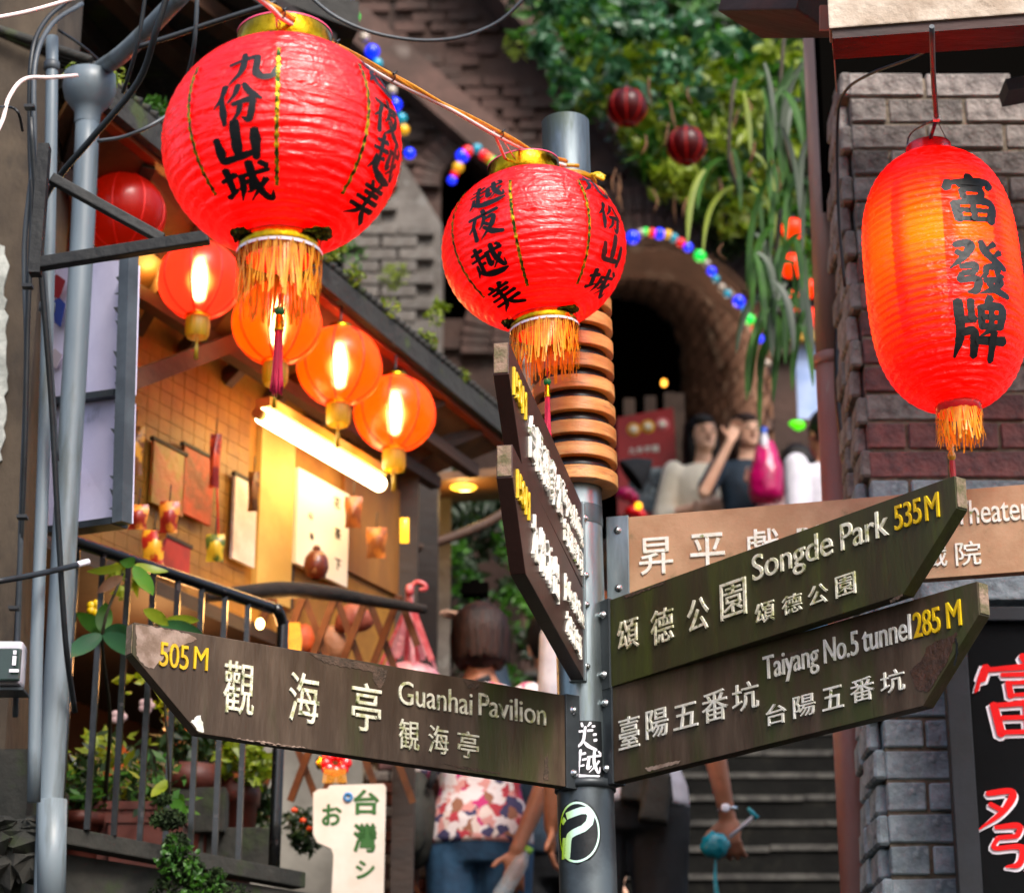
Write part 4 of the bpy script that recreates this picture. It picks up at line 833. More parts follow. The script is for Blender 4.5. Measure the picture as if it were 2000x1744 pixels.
def inpoly(x, y, pl):
    c = False; j = len(pl) - 1
    for i in range(len(pl)):
        if (pl[i][1] > y) != (pl[j][1] > y) and x < (pl[j][0] - pl[i][0]) * (y - pl[i][1]) / (pl[j][1] - pl[i][1]) + pl[i][0]: c = not c
        j = i
    return c
q = MB(); zz = LAND + .05; row = 0
while zz < 9.6:
    x = -1.3 + (row % 2) * .11
    while x < 2.9:
        ok = inpoly(x, zz, outer) and inpoly(x + .1, zz + .08, outer) and inpoly(x - .1, zz + .08, outer)
        if ok and (math.hypot(x - ax, max(0, zz - azc)) > ar + .37) and (math.hypot(x - bx, max(0, zz - bzc)) > br + .2 or zz < bzc - .86) and rg.random() > .14:
            q.box((x + rg.uniform(-.012, .012), YW - .006 + rg.uniform(-.012, .008), zz + rg.uniform(-.004, .004)), (.208 - rg.random() * .03, .05, .068 - rg.random() * .012), Matrix.Rotation(rg.uniform(-.03, .03), 3, 'Y'))
        x += .222
    zz += .076; row += 1
q.build('brickwork', M['farbrick'], WALL, kind='stuff')
# sloping band of stone above the arches
q = MB()
for a, b in zip(topl[1:-1], topl[2:]): q.bar((a[0], YW - .1, a[1] + .03), (b[0], YW - .1, b[1] + .03), .5, .14)
q.build('sloping_coping', M['farwall'], WALL)
q = MB()
for a, b in (((560, -60), (1010, 330)), ((1010, 330), (1180, 450))): A_ = PY(a[0], a[1], YW - .12); B_ = PY(b[0], b[1], YW - .12); q.bar(A_, B_, .2, .22)
q.build('sloping_band', M['farbrick'], WALL)
# pale pier, left of the arches
PIER = thing('pale_brick_pier', PY(750, 900, 12.6), 'lime-stained pale brick pier behind the shop roof', 'pier')
xa, _ = onY(672, 500, 12.6); xb, _ = onY(862, 500, 12.6); zt_ = onY(760, 300, 12.6)[1]
q = MB(); q.prism([[(xa, 3), (xb, 3), (xb, zt_ - .45), (xb - .2, zt_ - .1), (xa + .15, zt_ + .15), (xa, zt_)]], fY(12.6), -.5, 0); q.build('core', M['palebrick'], PIER)
pm = [brickmesh('brick', .2, .05, .066, M['palebrick'], i) for i in range(3)]; cnt = 0
for r_ in range(40):
    zz = zt_ - .12 - r_ * .077
    for c_ in range(3):
        x = xa + .1 + (r_ % 2) * .1 + c_ * .215
        if x + .1 < xb and (x < xb - .25 or zz < zt_ - .5): inst('brick', rg.choice(pm), PIER, (x, 12.585 - rg.uniform(0, .01), zz))

# hillside closing the view
q = MB(); vs = []; fs = []; nx, nz = 60, 24
for i in range(nx + 1):
    for j in range(nz + 1): vs.append(V((-20 + 40 * i / nx, 19 + j * .35 + .5 * math.sin(i * .9 + j) + .4 * math.sin(j * 1.7 + i * .3), -1 + j * .75)))
for i in range(nx):
    for j in range(nz): fs.append((i * (nz + 1) + j, (i + 1) * (nz + 1) + j, (i + 1) * (nz + 1) + j + 1, i * (nz + 1) + j + 1))
q.add(vs, fs, True); struct(q, 'hillside', M['hill'])
q = MB(); q.box((3.8, 16, 4), (4, 7, 5)); q.box((-2.6, 14.5, 4), (3.4, 3, 9)); struct(q, 'hill_bank', M['hill'])

# ------------------------------------------------------------ foliage
def foliage(name, m, blobs, size, label, seed=1, fold=.25, kind='stuff', droop=.3, aspect=.38):
    rg = np.random.RandomState(seed); C = []; 
    for px, py, d, rpx, n in blobs:
        c = P(px, py, d); r = rpx * d / F; u = rg.normal(size=(n, 3)); u /= np.linalg.norm(u, axis=1)[:, None]; rad = r * (.35 + .65 * rg.rand(n) ** .5)
        C.append(np.array(c)[None] + u * rad[:, None] * np.array([1, .7, 1]))
    C = np.concatenate(C); n = len(C); sz = size * rg.uniform(.55, 1.3, n)[:, None]
    d = rg.normal(size=(n, 3)); d[:, 2] -= droop; d /= np.linalg.norm(d, axis=1)[:, None]
    s_ = np.cross(d, rg.normal(size=(n, 3))); s_ /= np.linalg.norm(s_, axis=1)[:, None]; nn = np.cross(d, s_)
    b0 = C - d * sz * .5; tip = C + d * sz * .5 - nn * sz * .12; mid = C + nn * sz * fold * .25; l = C + s_ * sz * aspect * .5; r = C - s_ * sz * aspect * .5
    vs = np.stack([b0, l, mid, r, tip], 1).reshape(-1, 3); k = np.arange(n)[:, None] * 5
    fs = np.concatenate([np.concatenate([k, k + 1, k + 2], 1), np.concatenate([k, k + 2, k + 3], 1), np.concatenate([k + 1, k + 4, k + 2], 1), np.concatenate([k + 2, k + 4, k + 3], 1)])
    base = C.mean(0); me = bpy.data.meshes.new(name); me.from_pydata((vs - base).tolist(), [], fs.tolist()); me.materials.append(m)
    o = link(name, me); o.location = base; tag(o, label, 'foliage', None, kind); return o
rg = random.Random(21)
def region(poly, n, dlo, dhi, rp, per):
    out = []; xs = [p[0] for p in poly]; ys = [p[1] for p in poly]
    while len(out) < n:
        x = rg.uniform(min(xs), max(xs)); y = rg.uniform(min(ys), max(ys))
        if inpoly(x, y, poly): out.append((x, y, rg.uniform(dlo, dhi), rg.uniform(*rp), per))
    return out
UR = [(980, -80), (1640, -80), (1640, 560), (1560, 520), (1400, 440), (1250, 300), (1130, 200), (1010, 60)]
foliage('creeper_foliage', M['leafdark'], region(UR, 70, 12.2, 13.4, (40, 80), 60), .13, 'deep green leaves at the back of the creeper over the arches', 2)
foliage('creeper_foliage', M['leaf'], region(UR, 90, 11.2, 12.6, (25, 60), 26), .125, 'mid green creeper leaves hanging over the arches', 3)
foliage('creeper_foliage', M['leaf2'], region([(1100, 60), (1560, 60), (1600, 520), (1450, 470), (1300, 360), (1150, 200)], 80, 11.0, 12, (20, 55), 16), .12, 'yellowish leaves among the creeper at upper right', 4)
foliage('creeper_foliage', M['leaf3'], region([(1010, -60), (1480, -60), (1450, 160), (1250, 190), (1090, 170)], 34, 10.6, 11.4, (20, 50), 13), .115, 'blue green glossy leaves at the top of the picture', 5, aspect=.5)
foliage('moss_cushion', M['moss'], [(1330, 370, 12.4, 50, 500), (1400, 410, 12.4, 60, 700), (1470, 440, 12.4, 50, 500), (1290, 340, 12.5, 40, 300), (1420, 470, 12.4, 45, 400)], .03, 'mossy green cushion on the top of the arched wall', 6, aspect=.7)
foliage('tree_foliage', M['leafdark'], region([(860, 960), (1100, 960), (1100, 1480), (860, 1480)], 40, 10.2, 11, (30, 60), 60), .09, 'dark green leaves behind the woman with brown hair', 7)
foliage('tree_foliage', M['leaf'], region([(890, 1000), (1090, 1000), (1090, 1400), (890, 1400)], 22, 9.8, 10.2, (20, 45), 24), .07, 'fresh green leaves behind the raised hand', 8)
foliage('wall_weeds', M['leaf2'], [(770, 540, 11.8, 30, 60), (650, 480, 9.0, 30, 60), (860, 600, 8.9, 14, 30), (1010, 90, 12.5, 30, 60)], .05, 'small yellow green weeds growing on old masonry', 9)

def strap(p0, dirv, ln, wd, droop, seed):
    "one long drooping leaf, folded along its midrib"
    rg = random.Random(seed); n = 12; p = V(p0); d = V(dirv).normalized(); pts = [p.copy()]; 
    for i in range(n): d = (d + V((0, 0, -droop / n * 1.6))).normalized(); p = p + d * ln / n; pts.append(p.copy())
    vs = []; fs = []
    for i, c in enumerate(pts):
        t = i / n; ww = wd * math.sin(math.pi * min(1, .12 + t * .88)) ** .7 * .5 + .0008; dd = pts[min(i + 1, n)] - pts[max(i - 1, 0)]; s_ = dd.cross(V((.3, -1, .2))).normalized(); nn = s_.cross(dd).normalized()
        vs += [c - s_ * ww + nn * ww * .35, c, c + s_ * ww + nn * ww * .35]
    for i in range(n): fs += [(3 * i, 3 * i + 1, 3 * i + 4, 3 * i + 3), (3 * i + 1, 3 * i + 2, 3 * i + 5, 3 * i + 4)]
    q = MB(); q.add(vs, fs, True); return q
def strap_plant(px, py, d, n, ln, wd, label, seed, mts, spread=.18, drop=1.0):
    c = P(px, py, d); t = thing('strap_leaf_plant', c, label, 'plant', 'long-leaved plants hanging beside the brown pipe'); rg = random.Random(seed)
    q = MB(); q.tube([c + V((.02, .05, .1)), c, c + V((-.02, 0, -.25)), c + V((.01, 0, -.5 * drop))], .008, 6, sm=4); q.build('stem', M['stem'], t)
    for i in range(n):
        p0 = c + V((rg.uniform(-spread, spread), rg.uniform(-.12, .12), -rg.uniform(0, .55) * drop)); a = rg.uniform(-1, 1)
        strap(p0, (a * .7, rg.uniform(-.4, .3), rg.uniform(-1.2, .25)), ln * rg.uniform(.6, 1.2), wd * rg.uniform(.6, 1.1), rg.uniform(1.5, 3.2), i).build('leaf', M[rg.choice(mts)], t, fix=False)
strap_plant(1530, 90, 8.6, 28, .36, .030, 'strap-leaved plant hanging from the eave, its long leaves reaching the top of the brown pipe', 31, ['strap', 'leafdark', 'strap'], .09, 1.0)
strap_plant(1520, 450, 8.4, 30, .30, .032, 'strap-leaved plant hanging lowest, in front of the red lanterns', 32, ['strap', 'strap', 'leafdark'], .10, .7)
strap_plant(1430, 190, 9.2, 12, .30, .026, 'thin strap-leaved plant drooping near the dim red balls', 33, ['strap', 'strap', 'leaf2'], .14, .8)
q = MB()
for i in range(26):
    x = rg.uniform(1200, 1580); y = rg.uniform(120, 480); c = P(x, y, rg.uniform(8.8, 10.5)); l = rg.uniform(.05, .16)
    q.tube([c, c + V((rg.uniform(-.02, .02), 0, -l * .5)), c + V((rg.uniform(-.03, .03), 0, -l))], [.003, .006, .001], 5, sm=3)
top(q, 'dry_pods', M['dryleaf'], 'dry brown leaf tips dangling in the greenery', 'leaves', kind='stuff')

# ============================================================ right-hand building
YR = 5.6; XR = .875
RB = thing('brick_wall', (1.6, YR, 2.0), 'grey brick wall at the right edge, red lantern glow painted into the bricks beside the long lantern', 'wall')
ztop = PY(1800, 150, YR).z
q = MB(); q.box(((XR + 3) / 2 + .006, YR + .16, (ztop + 1.2) / 2), (3 - XR, .3, ztop - 1.2)); q.build('mortar', M['mortar'], RB)
bw = {k: [brickmesh('brick', 1, 1, 1, M[m], i, .0) for i in range(2)] for k, m in (('g', 'brickgrey'), ('r', 'brickred_or_glow'), ('b', 'brickblue'))}
def bmesh_at(sx, sy, sz, m, seed): return brickmesh('brick', sx, sy, sz, M[m], seed, .0035)
cache = {}
rg = random.Random(12); row = 0; zz = 2.28; cnt = 0
while zz < ztop - .03:
    x = XR; first = True
    hh = .064
    while x < 1.95:
        L_ = rg.choice([.098, .2, .2, .23]) if not first else ([.1, .2][row % 2]); L_ = min(L_, 2.05 - x)
        if L_ < .05: break
        zc_ = zz + .0375; mtl = 'brickblue' if zc_ < 3.55 else ('brickred_or_glow' if zc_ < 4.15 and rg.random() < .85 else 'brickgrey')  # middle courses: red glow of the lantern is put into the brick colour
        key = (round(L_, 3), mtl, rg.randint(0, 2))
        if key not in cache: cache[key] = bmesh_at(L_ - .009, .1, hh + .002, mtl, key[2] + 5)
        hid = (x > 1.06 and 2.3 < zc_ < 3.06)
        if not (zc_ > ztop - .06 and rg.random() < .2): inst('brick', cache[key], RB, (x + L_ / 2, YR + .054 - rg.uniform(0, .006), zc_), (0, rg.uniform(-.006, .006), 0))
        x += L_; first = False
    # the side face
    for s_ in range(2):
        key = ('side', s_, zc_ < 3.55)
        if key not in cache: cache[key] = brickmesh('brick', .03, .13, hh + .004, M['brickblue' if zc_ < 3.55 else 'brickgrey'], 3 + s_, .006)
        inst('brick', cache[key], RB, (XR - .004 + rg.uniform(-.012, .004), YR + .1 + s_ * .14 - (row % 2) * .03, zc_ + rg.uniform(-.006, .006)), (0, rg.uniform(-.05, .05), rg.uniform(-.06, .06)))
    zz += .075; row += 1
# eave: pale fascia, red board, soffit and rafters with the shade put into their colour
EV = thing('eave', P(1800, 0, 4.75), 'cream painted eave beam with dark underside at the top right corner', 'eave')
a = P(1619, 56, 4.72); b = P(2060, 22, 4.66); a0 = P(1619, 56, 4.72)
q = MB(); up = V((0, 0, 1)); d_ = (b - a).normalized(); nrm = d_.cross(up).normalized()
fE = lambda s_, t, k: a + d_ * s_ + up * t + nrm * (k)
q.prism([[(0, 0), (1.2, 0), (1.2, .76), (0, .76)]], fE, -.06, 0); q.build('fascia', M['plaster'], EV, bevel=.003)
q = MB(); q.prism([[(.006, -.020), (1.2, -.026), (1.2, 0), (.006, 0)]], fE, -.09, -.006); q.build('trim_board', M['redwood'], EV)
q = MB(); q.prism([[(.005, .70), (1.2, .70), (1.2, .75), (.005, .75)]], fE, -1.3, -.062); q.build('soffit', M['dark'], EV)
for s_ in (.02, .28, .62, .95):
    q = MB(); q.prism([[(s_, .60), (s_ + .07, .60), (s_ + .07, .698), (s_, .698)]], fE, -1.2, -.095); q.build('rafter', M['dark'], EV)
q = MB(); q.box((1.9, YR + .35, ztop + .2), (2.1, .1, .8)); q.build('dark_void_sheet', M['dark'], EV)  # dark sheet put where only the shaded void shows above the bricks
BM = MB(); BM.bar(P(1470, 0, 5.2) + V((0, 0, .05)), P(1624, -4, 5.05) + V((0, 0, .05)), .16, .21); top(BM, 'beam_end', M['redwood'], 'dark red-brown beam end beside the cream eave', 'beam', bevel=.004)
q = MB(); q.bar(P(1625, 12, 4.95), P(1625, 60, 4.95), .05, .02); q.tube([P(1625, 70, 4.8), P(1629, 110, 5.0), P(1634, 180, 5.2)], .0016, 5); top(q, 'rusty_hook_wire', M['rustpipe'], 'thin rusty wire hanging at the corner of the eave', 'wire')
q = MB(); q.box(P(1985, 178, 5.55), (.06, .08, .03), Matrix.Rotation(-.2, 3, 'Y')); bk_ = top(q, 'wall_bracket', M['darksteel'], 'small black metal bracket on the bricks near the right edge', 'bracket')
# pipes
YPp = 6.07
DP = thing('downpipe', PY(1678, 1744, YPp), 'brown downpipe with peeling paint standing beside the brick wall', 'pipe')
jt = PY(1625, 704, YPp)
q = MB(); q.tube([PY(1596, 42, YPp), jt], .0425, 28); q.build('upper_pipe', M['brownpipe'], DP)
q = MB(); q.tube([jt, PY(1679, 1760, YPp) - V((0, 0, .9))], .0455, 28); q.build('lower_pipe', M['rustpipe'], DP)
q = MB(); q.lathe(jt, [(.044, -.02), (.050, -.018), (.050, .012), (.044, .016)], 28); q.build('pipe_joint', M['rustpipe'], DP)
q = MB(); q.tube([PY(1655, 556, 5.95), PY(1642, 600, 5.93), PY(1640, 760, 5.93), PY(1652, 880, 5.93), PY(1668, 1000, 5.93), PY(1690, 1300, 5.92), PY(1708, 1560, 5.92), PY(1712, 1760, 5.92)], .0145, 12, sm=6); top(q, 'black_conduit', M['rubber'], 'thick black rubber hose running down beside the brick corner', 'hose')
q = MB(); q.tube([P(1822, 62, 4.8), P(1800, 105, 5.0), P(1700, 145, 5.3), P(1650, 180, 5.45), P(1636, 240, 5.55), P(1638, 420, 5.55), P(1650, 560, 5.5)], .0035, 8, sm=6); top(q, 'thin_cable', M['cable'], 'thin black cable sweeping from the long lantern hook to the wall corner', 'cable')
# sign board with red writing
BS = thing('shop_signboard', PY(1950, 1744, 5.45), 'black signboard with large red and white brushed characters', 'sign')
o0 = PY(1833, 1192, 5.47); fB = lambda a, b, k: o0 + V((a, -k, -b))
q = MB(); q.prism([[(.055, .035), (.75, .035), (.75, 1.1), (.055, 1.1)]], fB, 0, .012); q.build('board', mat('matt_black_board', '#07080a', '#0b0d10', rough=.75, bump=.05, scale=5, spec=.1), BS)
q = MB(); q.prism([[(0, 0), (.78, 0), (.78, .034), (.055, .034), (.055, 1.1), (0, 1.1)]], fB, 0, .034); q.build('frame', mat('blue_black_frame', '#12151c', '#191d26', spec=.3, rough=.5, bump=.08), BS, bevel=.003)
def px_on(o_, px, py): v_ = PY(px, py, 5.45); return v_.x - o_.x, o_.z - v_.z
for ch, px, py, w_, h_ in (('富', 2003, 1360, .235, .2), ('發', 2006, 1615, .225, .195)):
    cx, cy = px_on(o0, px, py)
    f_ = lambda x, y, k: fB(cx + (x - .5) * w_, cy - (y - .5) * h_, k)
    g_ = lambda x, y, k: f_(x - .008, y - .022, k)
    q = MB(); brush(q, ch, g_, .0135, 1.12, .0001); c_ = q.build('character_edge', M['inkwhite'], BS, fix=False)
    q = MB(); brush(q, ch, f_, .018, .68, .0002); q.build('character_face', M['inkred'], c_, fix=False)
cx, cy = px_on(o0, 1908, 1335); q = MB(); st_ = [V((cx, 0, cy))]
for nm, mm, k, ww in (('character_edge', 'inkwhite', .0138, .013), ('character_face', 'inkred', .0185, .008)):
    q = MB(); q.prism([[(cx + .012, cy - .036), (cx + .012 + ww * .2, cy - .02), (cx + ww * .5, cy + .015), (cx - ww * .8, cy + .022), (cx - ww * .6, cy + .01)]], fB, .012, k); q.build(nm, M[mm], BS)
q = MB(); a_ = PY(1790, 1138, 5.5); q.box(a_ + V((.5, 0, -.03)), (1.0, .1, .052)); top(q, 'stone_ledge', M['brickblue'], 'pale blue-grey stone ledge above the black signboard', 'ledge', bevel=.005)

# ============================================================ left: old wall, pipes, cables
LW = thing('old_house_wall', (-2, 5.3, 1.5), 'weathered brown rendered house corner with peeling white paint at the left edge', 'wall')
xw = PY(52, 872, 5.3).x
q = MB(); q.box((xw - 1, 5.45, 4.0), (2, .3, 6)); q.build('render', M['oldwall'], LW)
def blotch(pts, d, m, name, label=None, k=.006, seed=1, parent=None, jit=4):
    rg = random.Random(seed); out = []
    for i in range(len(pts)):
        a, b = pts[i], pts[(i + 1) % len(pts)]; n = max(1, int(math.hypot(b[0] - a[0], b[1] - a[1]) / 14))
        for j in range(n): out.append((a[0] + (b[0] - a[0]) * j / n + rg.uniform(-jit, jit), a[1] + (b[1] - a[1]) * j / n + rg.uniform(-jit, jit)))
    return out
q = MB(); pp = blotch([(-40, 470), (8, 480), (16, 520), (8, 560), (14, 620), (14, 700), (8, 850), (2, 900), (-40, 920)], 0, 0, '')
q.prism([[onY(x, y, 5.295) for x, y in pp]], fY(5.298), 0, .006); q.build('peeling_paint', M['peel'], LW)
q = MB(); q.box((PY(52, 1700, 5.3).x - .4, 5.5, 1.2), (.8, .5, 3.2)); q.build('stone_base', M['concrete'], LW)
for i, (x, y, r_) in enumerate(((30, 1640, .06), (55, 1690, .05), (0, 1680, .08), (10, 1615, .03), (62, 1612, .025))):
    q = MB(); q.ell(PY(x, y, 5.22), (r_, .05, r_ * .7), nu=9, nv=6); rs_ = random.Random(i); q.v = [p + V((rs_.uniform(-1, 1), rs_.uniform(-1, 1), rs_.uniform(-1, 1))) * r_ * .28 for p in q.v]; q.sm = [False] * len(q.f); q.build('stone', M['concrete'], LW)
LP = thing('drainpipe', P(100, 1744, 5.246), 'large grey plastic drainpipe with bowl-shaped hopper at the left', 'pipe')
hp = P(172, 212, 5.805)
q = MB(); q.tube([hp, P(160, 480, 5.676), P(135, 900, 5.504), P(118, 1200, 5.375), P(98, 1560, 5.246), P(98, 1780, 5.160) - V((0, 0, .2))], .0285, 24, sm=3); q.build('pipe', M['pvc'], LP)
q = MB(); q.tube([P(103, 1562, 5.229), P(99, 1790, 5.151)], .031, 24); q.build('pipe_socket', M['pvc'], LP)
q = MB(); q.lathe(hp, [(.030, -.043), (.032, -.009), (.039, 0), (.058, .026), (.064, .052), (.063, .086), (.059, .088), (.057, .052), (.017, .026)], 32); q.build('hopper', M['pvc'], LP)
q = MB(); q.tube([hp + V((.0, -.0, .086)), hp + V((.026, 0, .107)), P(255, 92, 5.676), P(370, -25, 5.504)], .0215, 20, sm=4); q.build('inlet_pipe', M['pvc'], LP)
foliage('hopper_weeds', M['leaf2'], [(150, 142, 5.89, 26, 26), (230, 150, 5.85, 22, 22)], .025, 'tiny weeds growing in the pipe hopper', 41)
LP2 = thing('thin_drainpipe', P(80, 1560, 5.074), 'narrower grey plastic pipe just left of the big one', 'pipe')
q = MB(); q.tube([P(102, 74, 5.590), P(100, 250, 5.504), P(95, 520, 5.418), P(85, 900, 5.289), P(72, 1250, 5.160), P(66, 1566, 5.074)], .0142, 18, sm=3); q.build('pipe', M['pvc'], LP2)
for x, y, d_ in ((101, 130, 5.56), (92, 600, 5.4)): q = MB(); q.lathe(P(x, y, d_), [(.0145, -.012), (.018, -.01), (.018, .01), (.0145, .012)], 18); q.build('pipe_clip', M['gcable'], LP2)
q = MB(); q.tube([P(-60, 1584, 5.15), P(60, 1584, 5.6)], .018, 16); top(q, 'stub_pipe', M['pvc'], 'short grey pipe running level above the stones at lower left', 'pipe')
cabs = [
 ('cable', .0055, [(150, -10, 5.6), (90, 40, 5.5), (62, 110, 5.4), (58, 260, 5.35), (62, 420, 5.3), (54, 640, 5.25), (48, 900, 5.2), (36, 1150, 5.2), (28, 1330, 5.2)], 'main black cable bending away from the top left corner down the wall'),
 ('gcable', .006, [(160, 8, 5.62), (100, 50, 5.5), (68, 130, 5.38), (66, 300, 5.33), (48, 480, 5.3), (52, 700, 5.25), (42, 1000, 5.2), (30, 1400, 5.2)], 'grey cable running beside the main black cable down the old wall'),
 ('cable', .0065, [(60, 230, 5.3), (78, 500, 5.28), (100, 780, 5.26), (112, 1000, 5.24), (128, 1250, 5.24), (146, 1390, 5.3)], 'thick black cable slanting across both drainpipes'),
 ('gcable', .004, [(75, 420, 5.3), (90, 560, 5.3), (104, 760, 5.28), (112, 900, 5.26)], 'thin grey cable twisted with the slanting black cable'),
 ('cable', .0075, [(330, -20, 5.2), (305, 60, 5.2), (270, 160, 5.25), (180, 270, 5.3), (120, 340, 5.35), (84, 400, 5.4), (70, 520, 5.4)], 'black cable sweeping from the top edge down to the bracket'),
 ('cable', .0045, [(286, -20, 5.3), (268, 90, 5.3), (240, 182, 5.35)], 'short black cable hanging from the top edge beside the hopper'),
 ('wcable', .0045, [(-15, 275, 4.9), (5, 235, 4.95), (18, 190, 5.0), (48, 155, 5.1), (100, 152, 5.2), (150, 148, 5.4)], 'cream cable looping off the left edge of the picture'),
 ('cable', .003, [(-15, 210, 4.9), (20, 210, 5.0), (36, 222, 5.0), (44, 256, 5.05)], 'thin black wire hooked at the left edge'),
 ('cable', .0065, [(540, 5, 5.4), (430, 40, 5.4), (340, 70, 5.4), (268, 93, 5.4)], 'dark cable rising from the hanging cables towards the big lantern'),
 ('gcable', .005, [(386, -20, 5.4), (380, 80, 5.4), (366, 150, 5.45), (340, 210, 5.5)], 'grey cable falling behind the biggest lantern'),
 ('wcable', .0045, [(-20, 38, 4.7), (60, 22, 4.75), (150, -4, 4.8)], 'pale blue-white cable crossing the top left corner'),
 ('gcable', .0045, [(190, 276, 5.4), (240, 268, 5.4), (290, 248, 5.4), (345, 215, 5.45)], 'lilac grey cable drooping under the hopper'),
 ('gcable', .0046, [(590, -20, 5.6), (650, 30, 5.6), (720, 62, 5.6), (800, 78, 5.6), (870, 78, 5.6), (930, 64, 5.6), (985, 35, 5.6), (1040, -20, 5.6)], 'grey-green cable sagging between the foliage and the biggest lantern'),
 ('cable', .0035, [(115, 60, 5.6), (160, 90, 5.8), (200, 125, 6.0)], 'thin black wire leading into the hopper'),
]
for mm, r_, pts, lab in cabs:
    q = MB(); q.tube([P(*p) for p in pts], r_, 8, sm=6); top(q, 'hanging_cable', M[mm], lab, 'cable', group='cables at the upper left')
q = MB(); q.tube([P(-20, 1138, 5.0), P(60, 1124, 5.1), P(140, 1106, 5.25), P(150, 1103, 5.27)], .0068, 10, sm=3); o_ = top(q, 'cable_rod', M['cable'], 'black insulated rod with white tip crossing the drainpipes', 'rod')
q = MB(); q.tube([P(150, 1103, 5.27), P(172, 1097, 5.3)], .0072, 10); q.build('white_tip', M['inkwhite'], o_)
for x, y, d_ in ((58, 210, 5.3), (54, 560, 5.2), (44, 1010, 5.15), (28, 1188, 5.15)): 
    q = MB(); q.box(P(x, y, d_), (.022, .02, .007)); top(q, 'cable_clip', M['rubber'], {210: 'black clip holding cables level with the hopper', 560: 'black clip on the cables beside the peeling white paint', 1010: 'black clip on the cables left of the shop signboard bottom', 1188: 'black clip on the cables above the green box'}[y], 'clip', group='clips on the wall cables')
# bracket arms
BR_ = thing('awning_bracket', P(80, 500, 5.163), 'black iron bracket of two arms in front of the drainpipes', 'bracket')
q = MB(); q.bar(P(100, 348, 5.119), P(318, 468, 5.119), .02, .022); q.build('diagonal_arm', M['iron'], BR_, bevel=.003)
q = MB(); q.bar(P(78, 516, 5.075), P(408, 464, 5.075), .026, .026); q.build('level_arm', M['iron'], BR_, bevel=.003)
q = MB(); q.box(P(78, 410, 5.119), (.024, .03, .3)); q.build('wall_plate', M['iron'], BR_)
# lilac-white sign box
SB = thing('blank_sign_box', P(180, 1020, 5.775), 'blank lilac-white sign box with dark frame behind the drainpipes', 'sign')
def quadP(c4): return [P(*c) for c in c4]
def slab(c4, th, m, name, parent, bevel=0):
    a, b, c, d = quadP(c4); n = (b - a).cross(d - a).normalized(); n = n if n.dot(EYE - a) > 0 else -n
    q = MB(); vs = [p for p in (a, b, c, d)] + [p - n * th for p in (a, b, c, d)]; q.add(vs, [(0, 1, 2, 3), (7, 6, 5, 4), (0, 4, 5, 1), (1, 5, 6, 2), (2, 6, 7, 3), (3, 7, 4, 0)]); return q.build(name, m, parent, bevel=bevel)
slab([(102, 520, 5.906), (240, 508, 5.688), (232, 762, 5.582), (98, 780, 5.775)], .05, M['panel'], 'upper_panel', SB)
slab([(98, 796, 5.775), (232, 778, 5.582), (226, 1012, 5.478), (94, 1030, 5.644)], .05, M['panel'], 'lower_panel', SB)
q = MB()
q.bar(P(252, 500, 5.64), P(238, 1022, 5.44), .03, .034); q.build('frame_side', M['gcable'], SB)
for x_, y_, w_, h_, c_ in ((112, 545, 16, 40, '#8a1c24'), (116, 590, 12, 50, '#2c3f8a'), (108, 690, 14, 30, '#c8b8c0'), (150, 820, 10, 60, '#8a1c24'), (112, 900, 10, 50, '#8a1c24')):
    q = MB(); rg = random.Random(x_ + y_); pp = [(x_ - w_, y_), (x_, y_ - 8), (x_ + w_, y_ + 4), (x_ + w_ * .6, y_ + h_ * .6), (x_ + w_ * .2, y_ + h_), (x_ - w_ * .8, y_ + h_ * .8)]; f_ = [P(a_, b_, (5.88 if y_ < 760 else 5.76) - (a_ - 100) * .0017 - (b_ - 520) * .0004 - .012) for a_, b_ in pp]; q.add(f_ + [p + V((0, -.003, 0)) for p in f_], [(0, 1, 2, 3, 4, 5), (11, 10, 9, 8, 7, 6)] + [(i, (i + 1) % 6, 6 + (i + 1) % 6, 6 + i) for i in range(6)]); q.build('torn_poster', mat('torn_paper_%d' % y_, c_, rough=.7, bump=.1), SB)
q = MB(); q.bar(P(96, 1040, 5.626), P(233, 1021, 5.460), .05, .016); q.build('frame_bottom', M['darksteel'], SB)
q = MB(); q.bar(P(98, 788, 5.766), P(236, 770, 5.574), .04, .016); q.build('divider', M['darksteel'], SB)
rg = random.Random(5)
for i in range(16):
    y = 540 + i * 30; q = MB(); x = 238 - (y - 500) * .027; w_ = rg.uniform(5, 14); pts = [(x, y), (x - w_, y + rg.uniform(-6, 6)), (x - w_ * .4, y + rg.uniform(6, 14)), (x, y + rg.uniform(12, 26))]
    f_ = [P(px, py, 5.69 - (py - 508) * .00042 - .004) for px, py in pts]; q.add(f_ + [p + V((0, -.004, 0)) for p in f_], [(0, 1, 2, 3), (4, 5, 6, 7), (0, 1, 5, 4), (1, 2, 6, 5), (2, 3, 7, 6)]); q.build('torn_edge', M['gcable' if i % 2 else 'cable'], SB)
# green box
GB = thing('exit_lamp_box', P(15, 1340, 5.15), 'white and dark green lamp box at the left edge', 'lamp box')
q = MB(); q.box(P(8, 1300, 5.15), (.085, .06, .095)); q.build('case', M['whitecloth'], GB, bevel=.008)
q = MB(); q.box(P(12, 1298, 5.11), (.062, .012, .07)); q.build('green_plate', mat('green_plate', '#04241a', rough=.3, bump=0, coat=.5), GB, bevel=.003)
q = MB(); c = P(28, 1290, 5.098); q.box(c, (.007, .004, .02)); q.box(c + V((.001, 0, -.022)), (.02, .004, .006)); q.box(c + V((0, 0, .018)), (.006, .004, .008)); q.build('pictogram', M['inkwhite'], GB)
q = MB(); q.box(P(10, 1352, 5.15), (.09, .07, .006)); q.build('base_strip', M['darksteel'], GB)

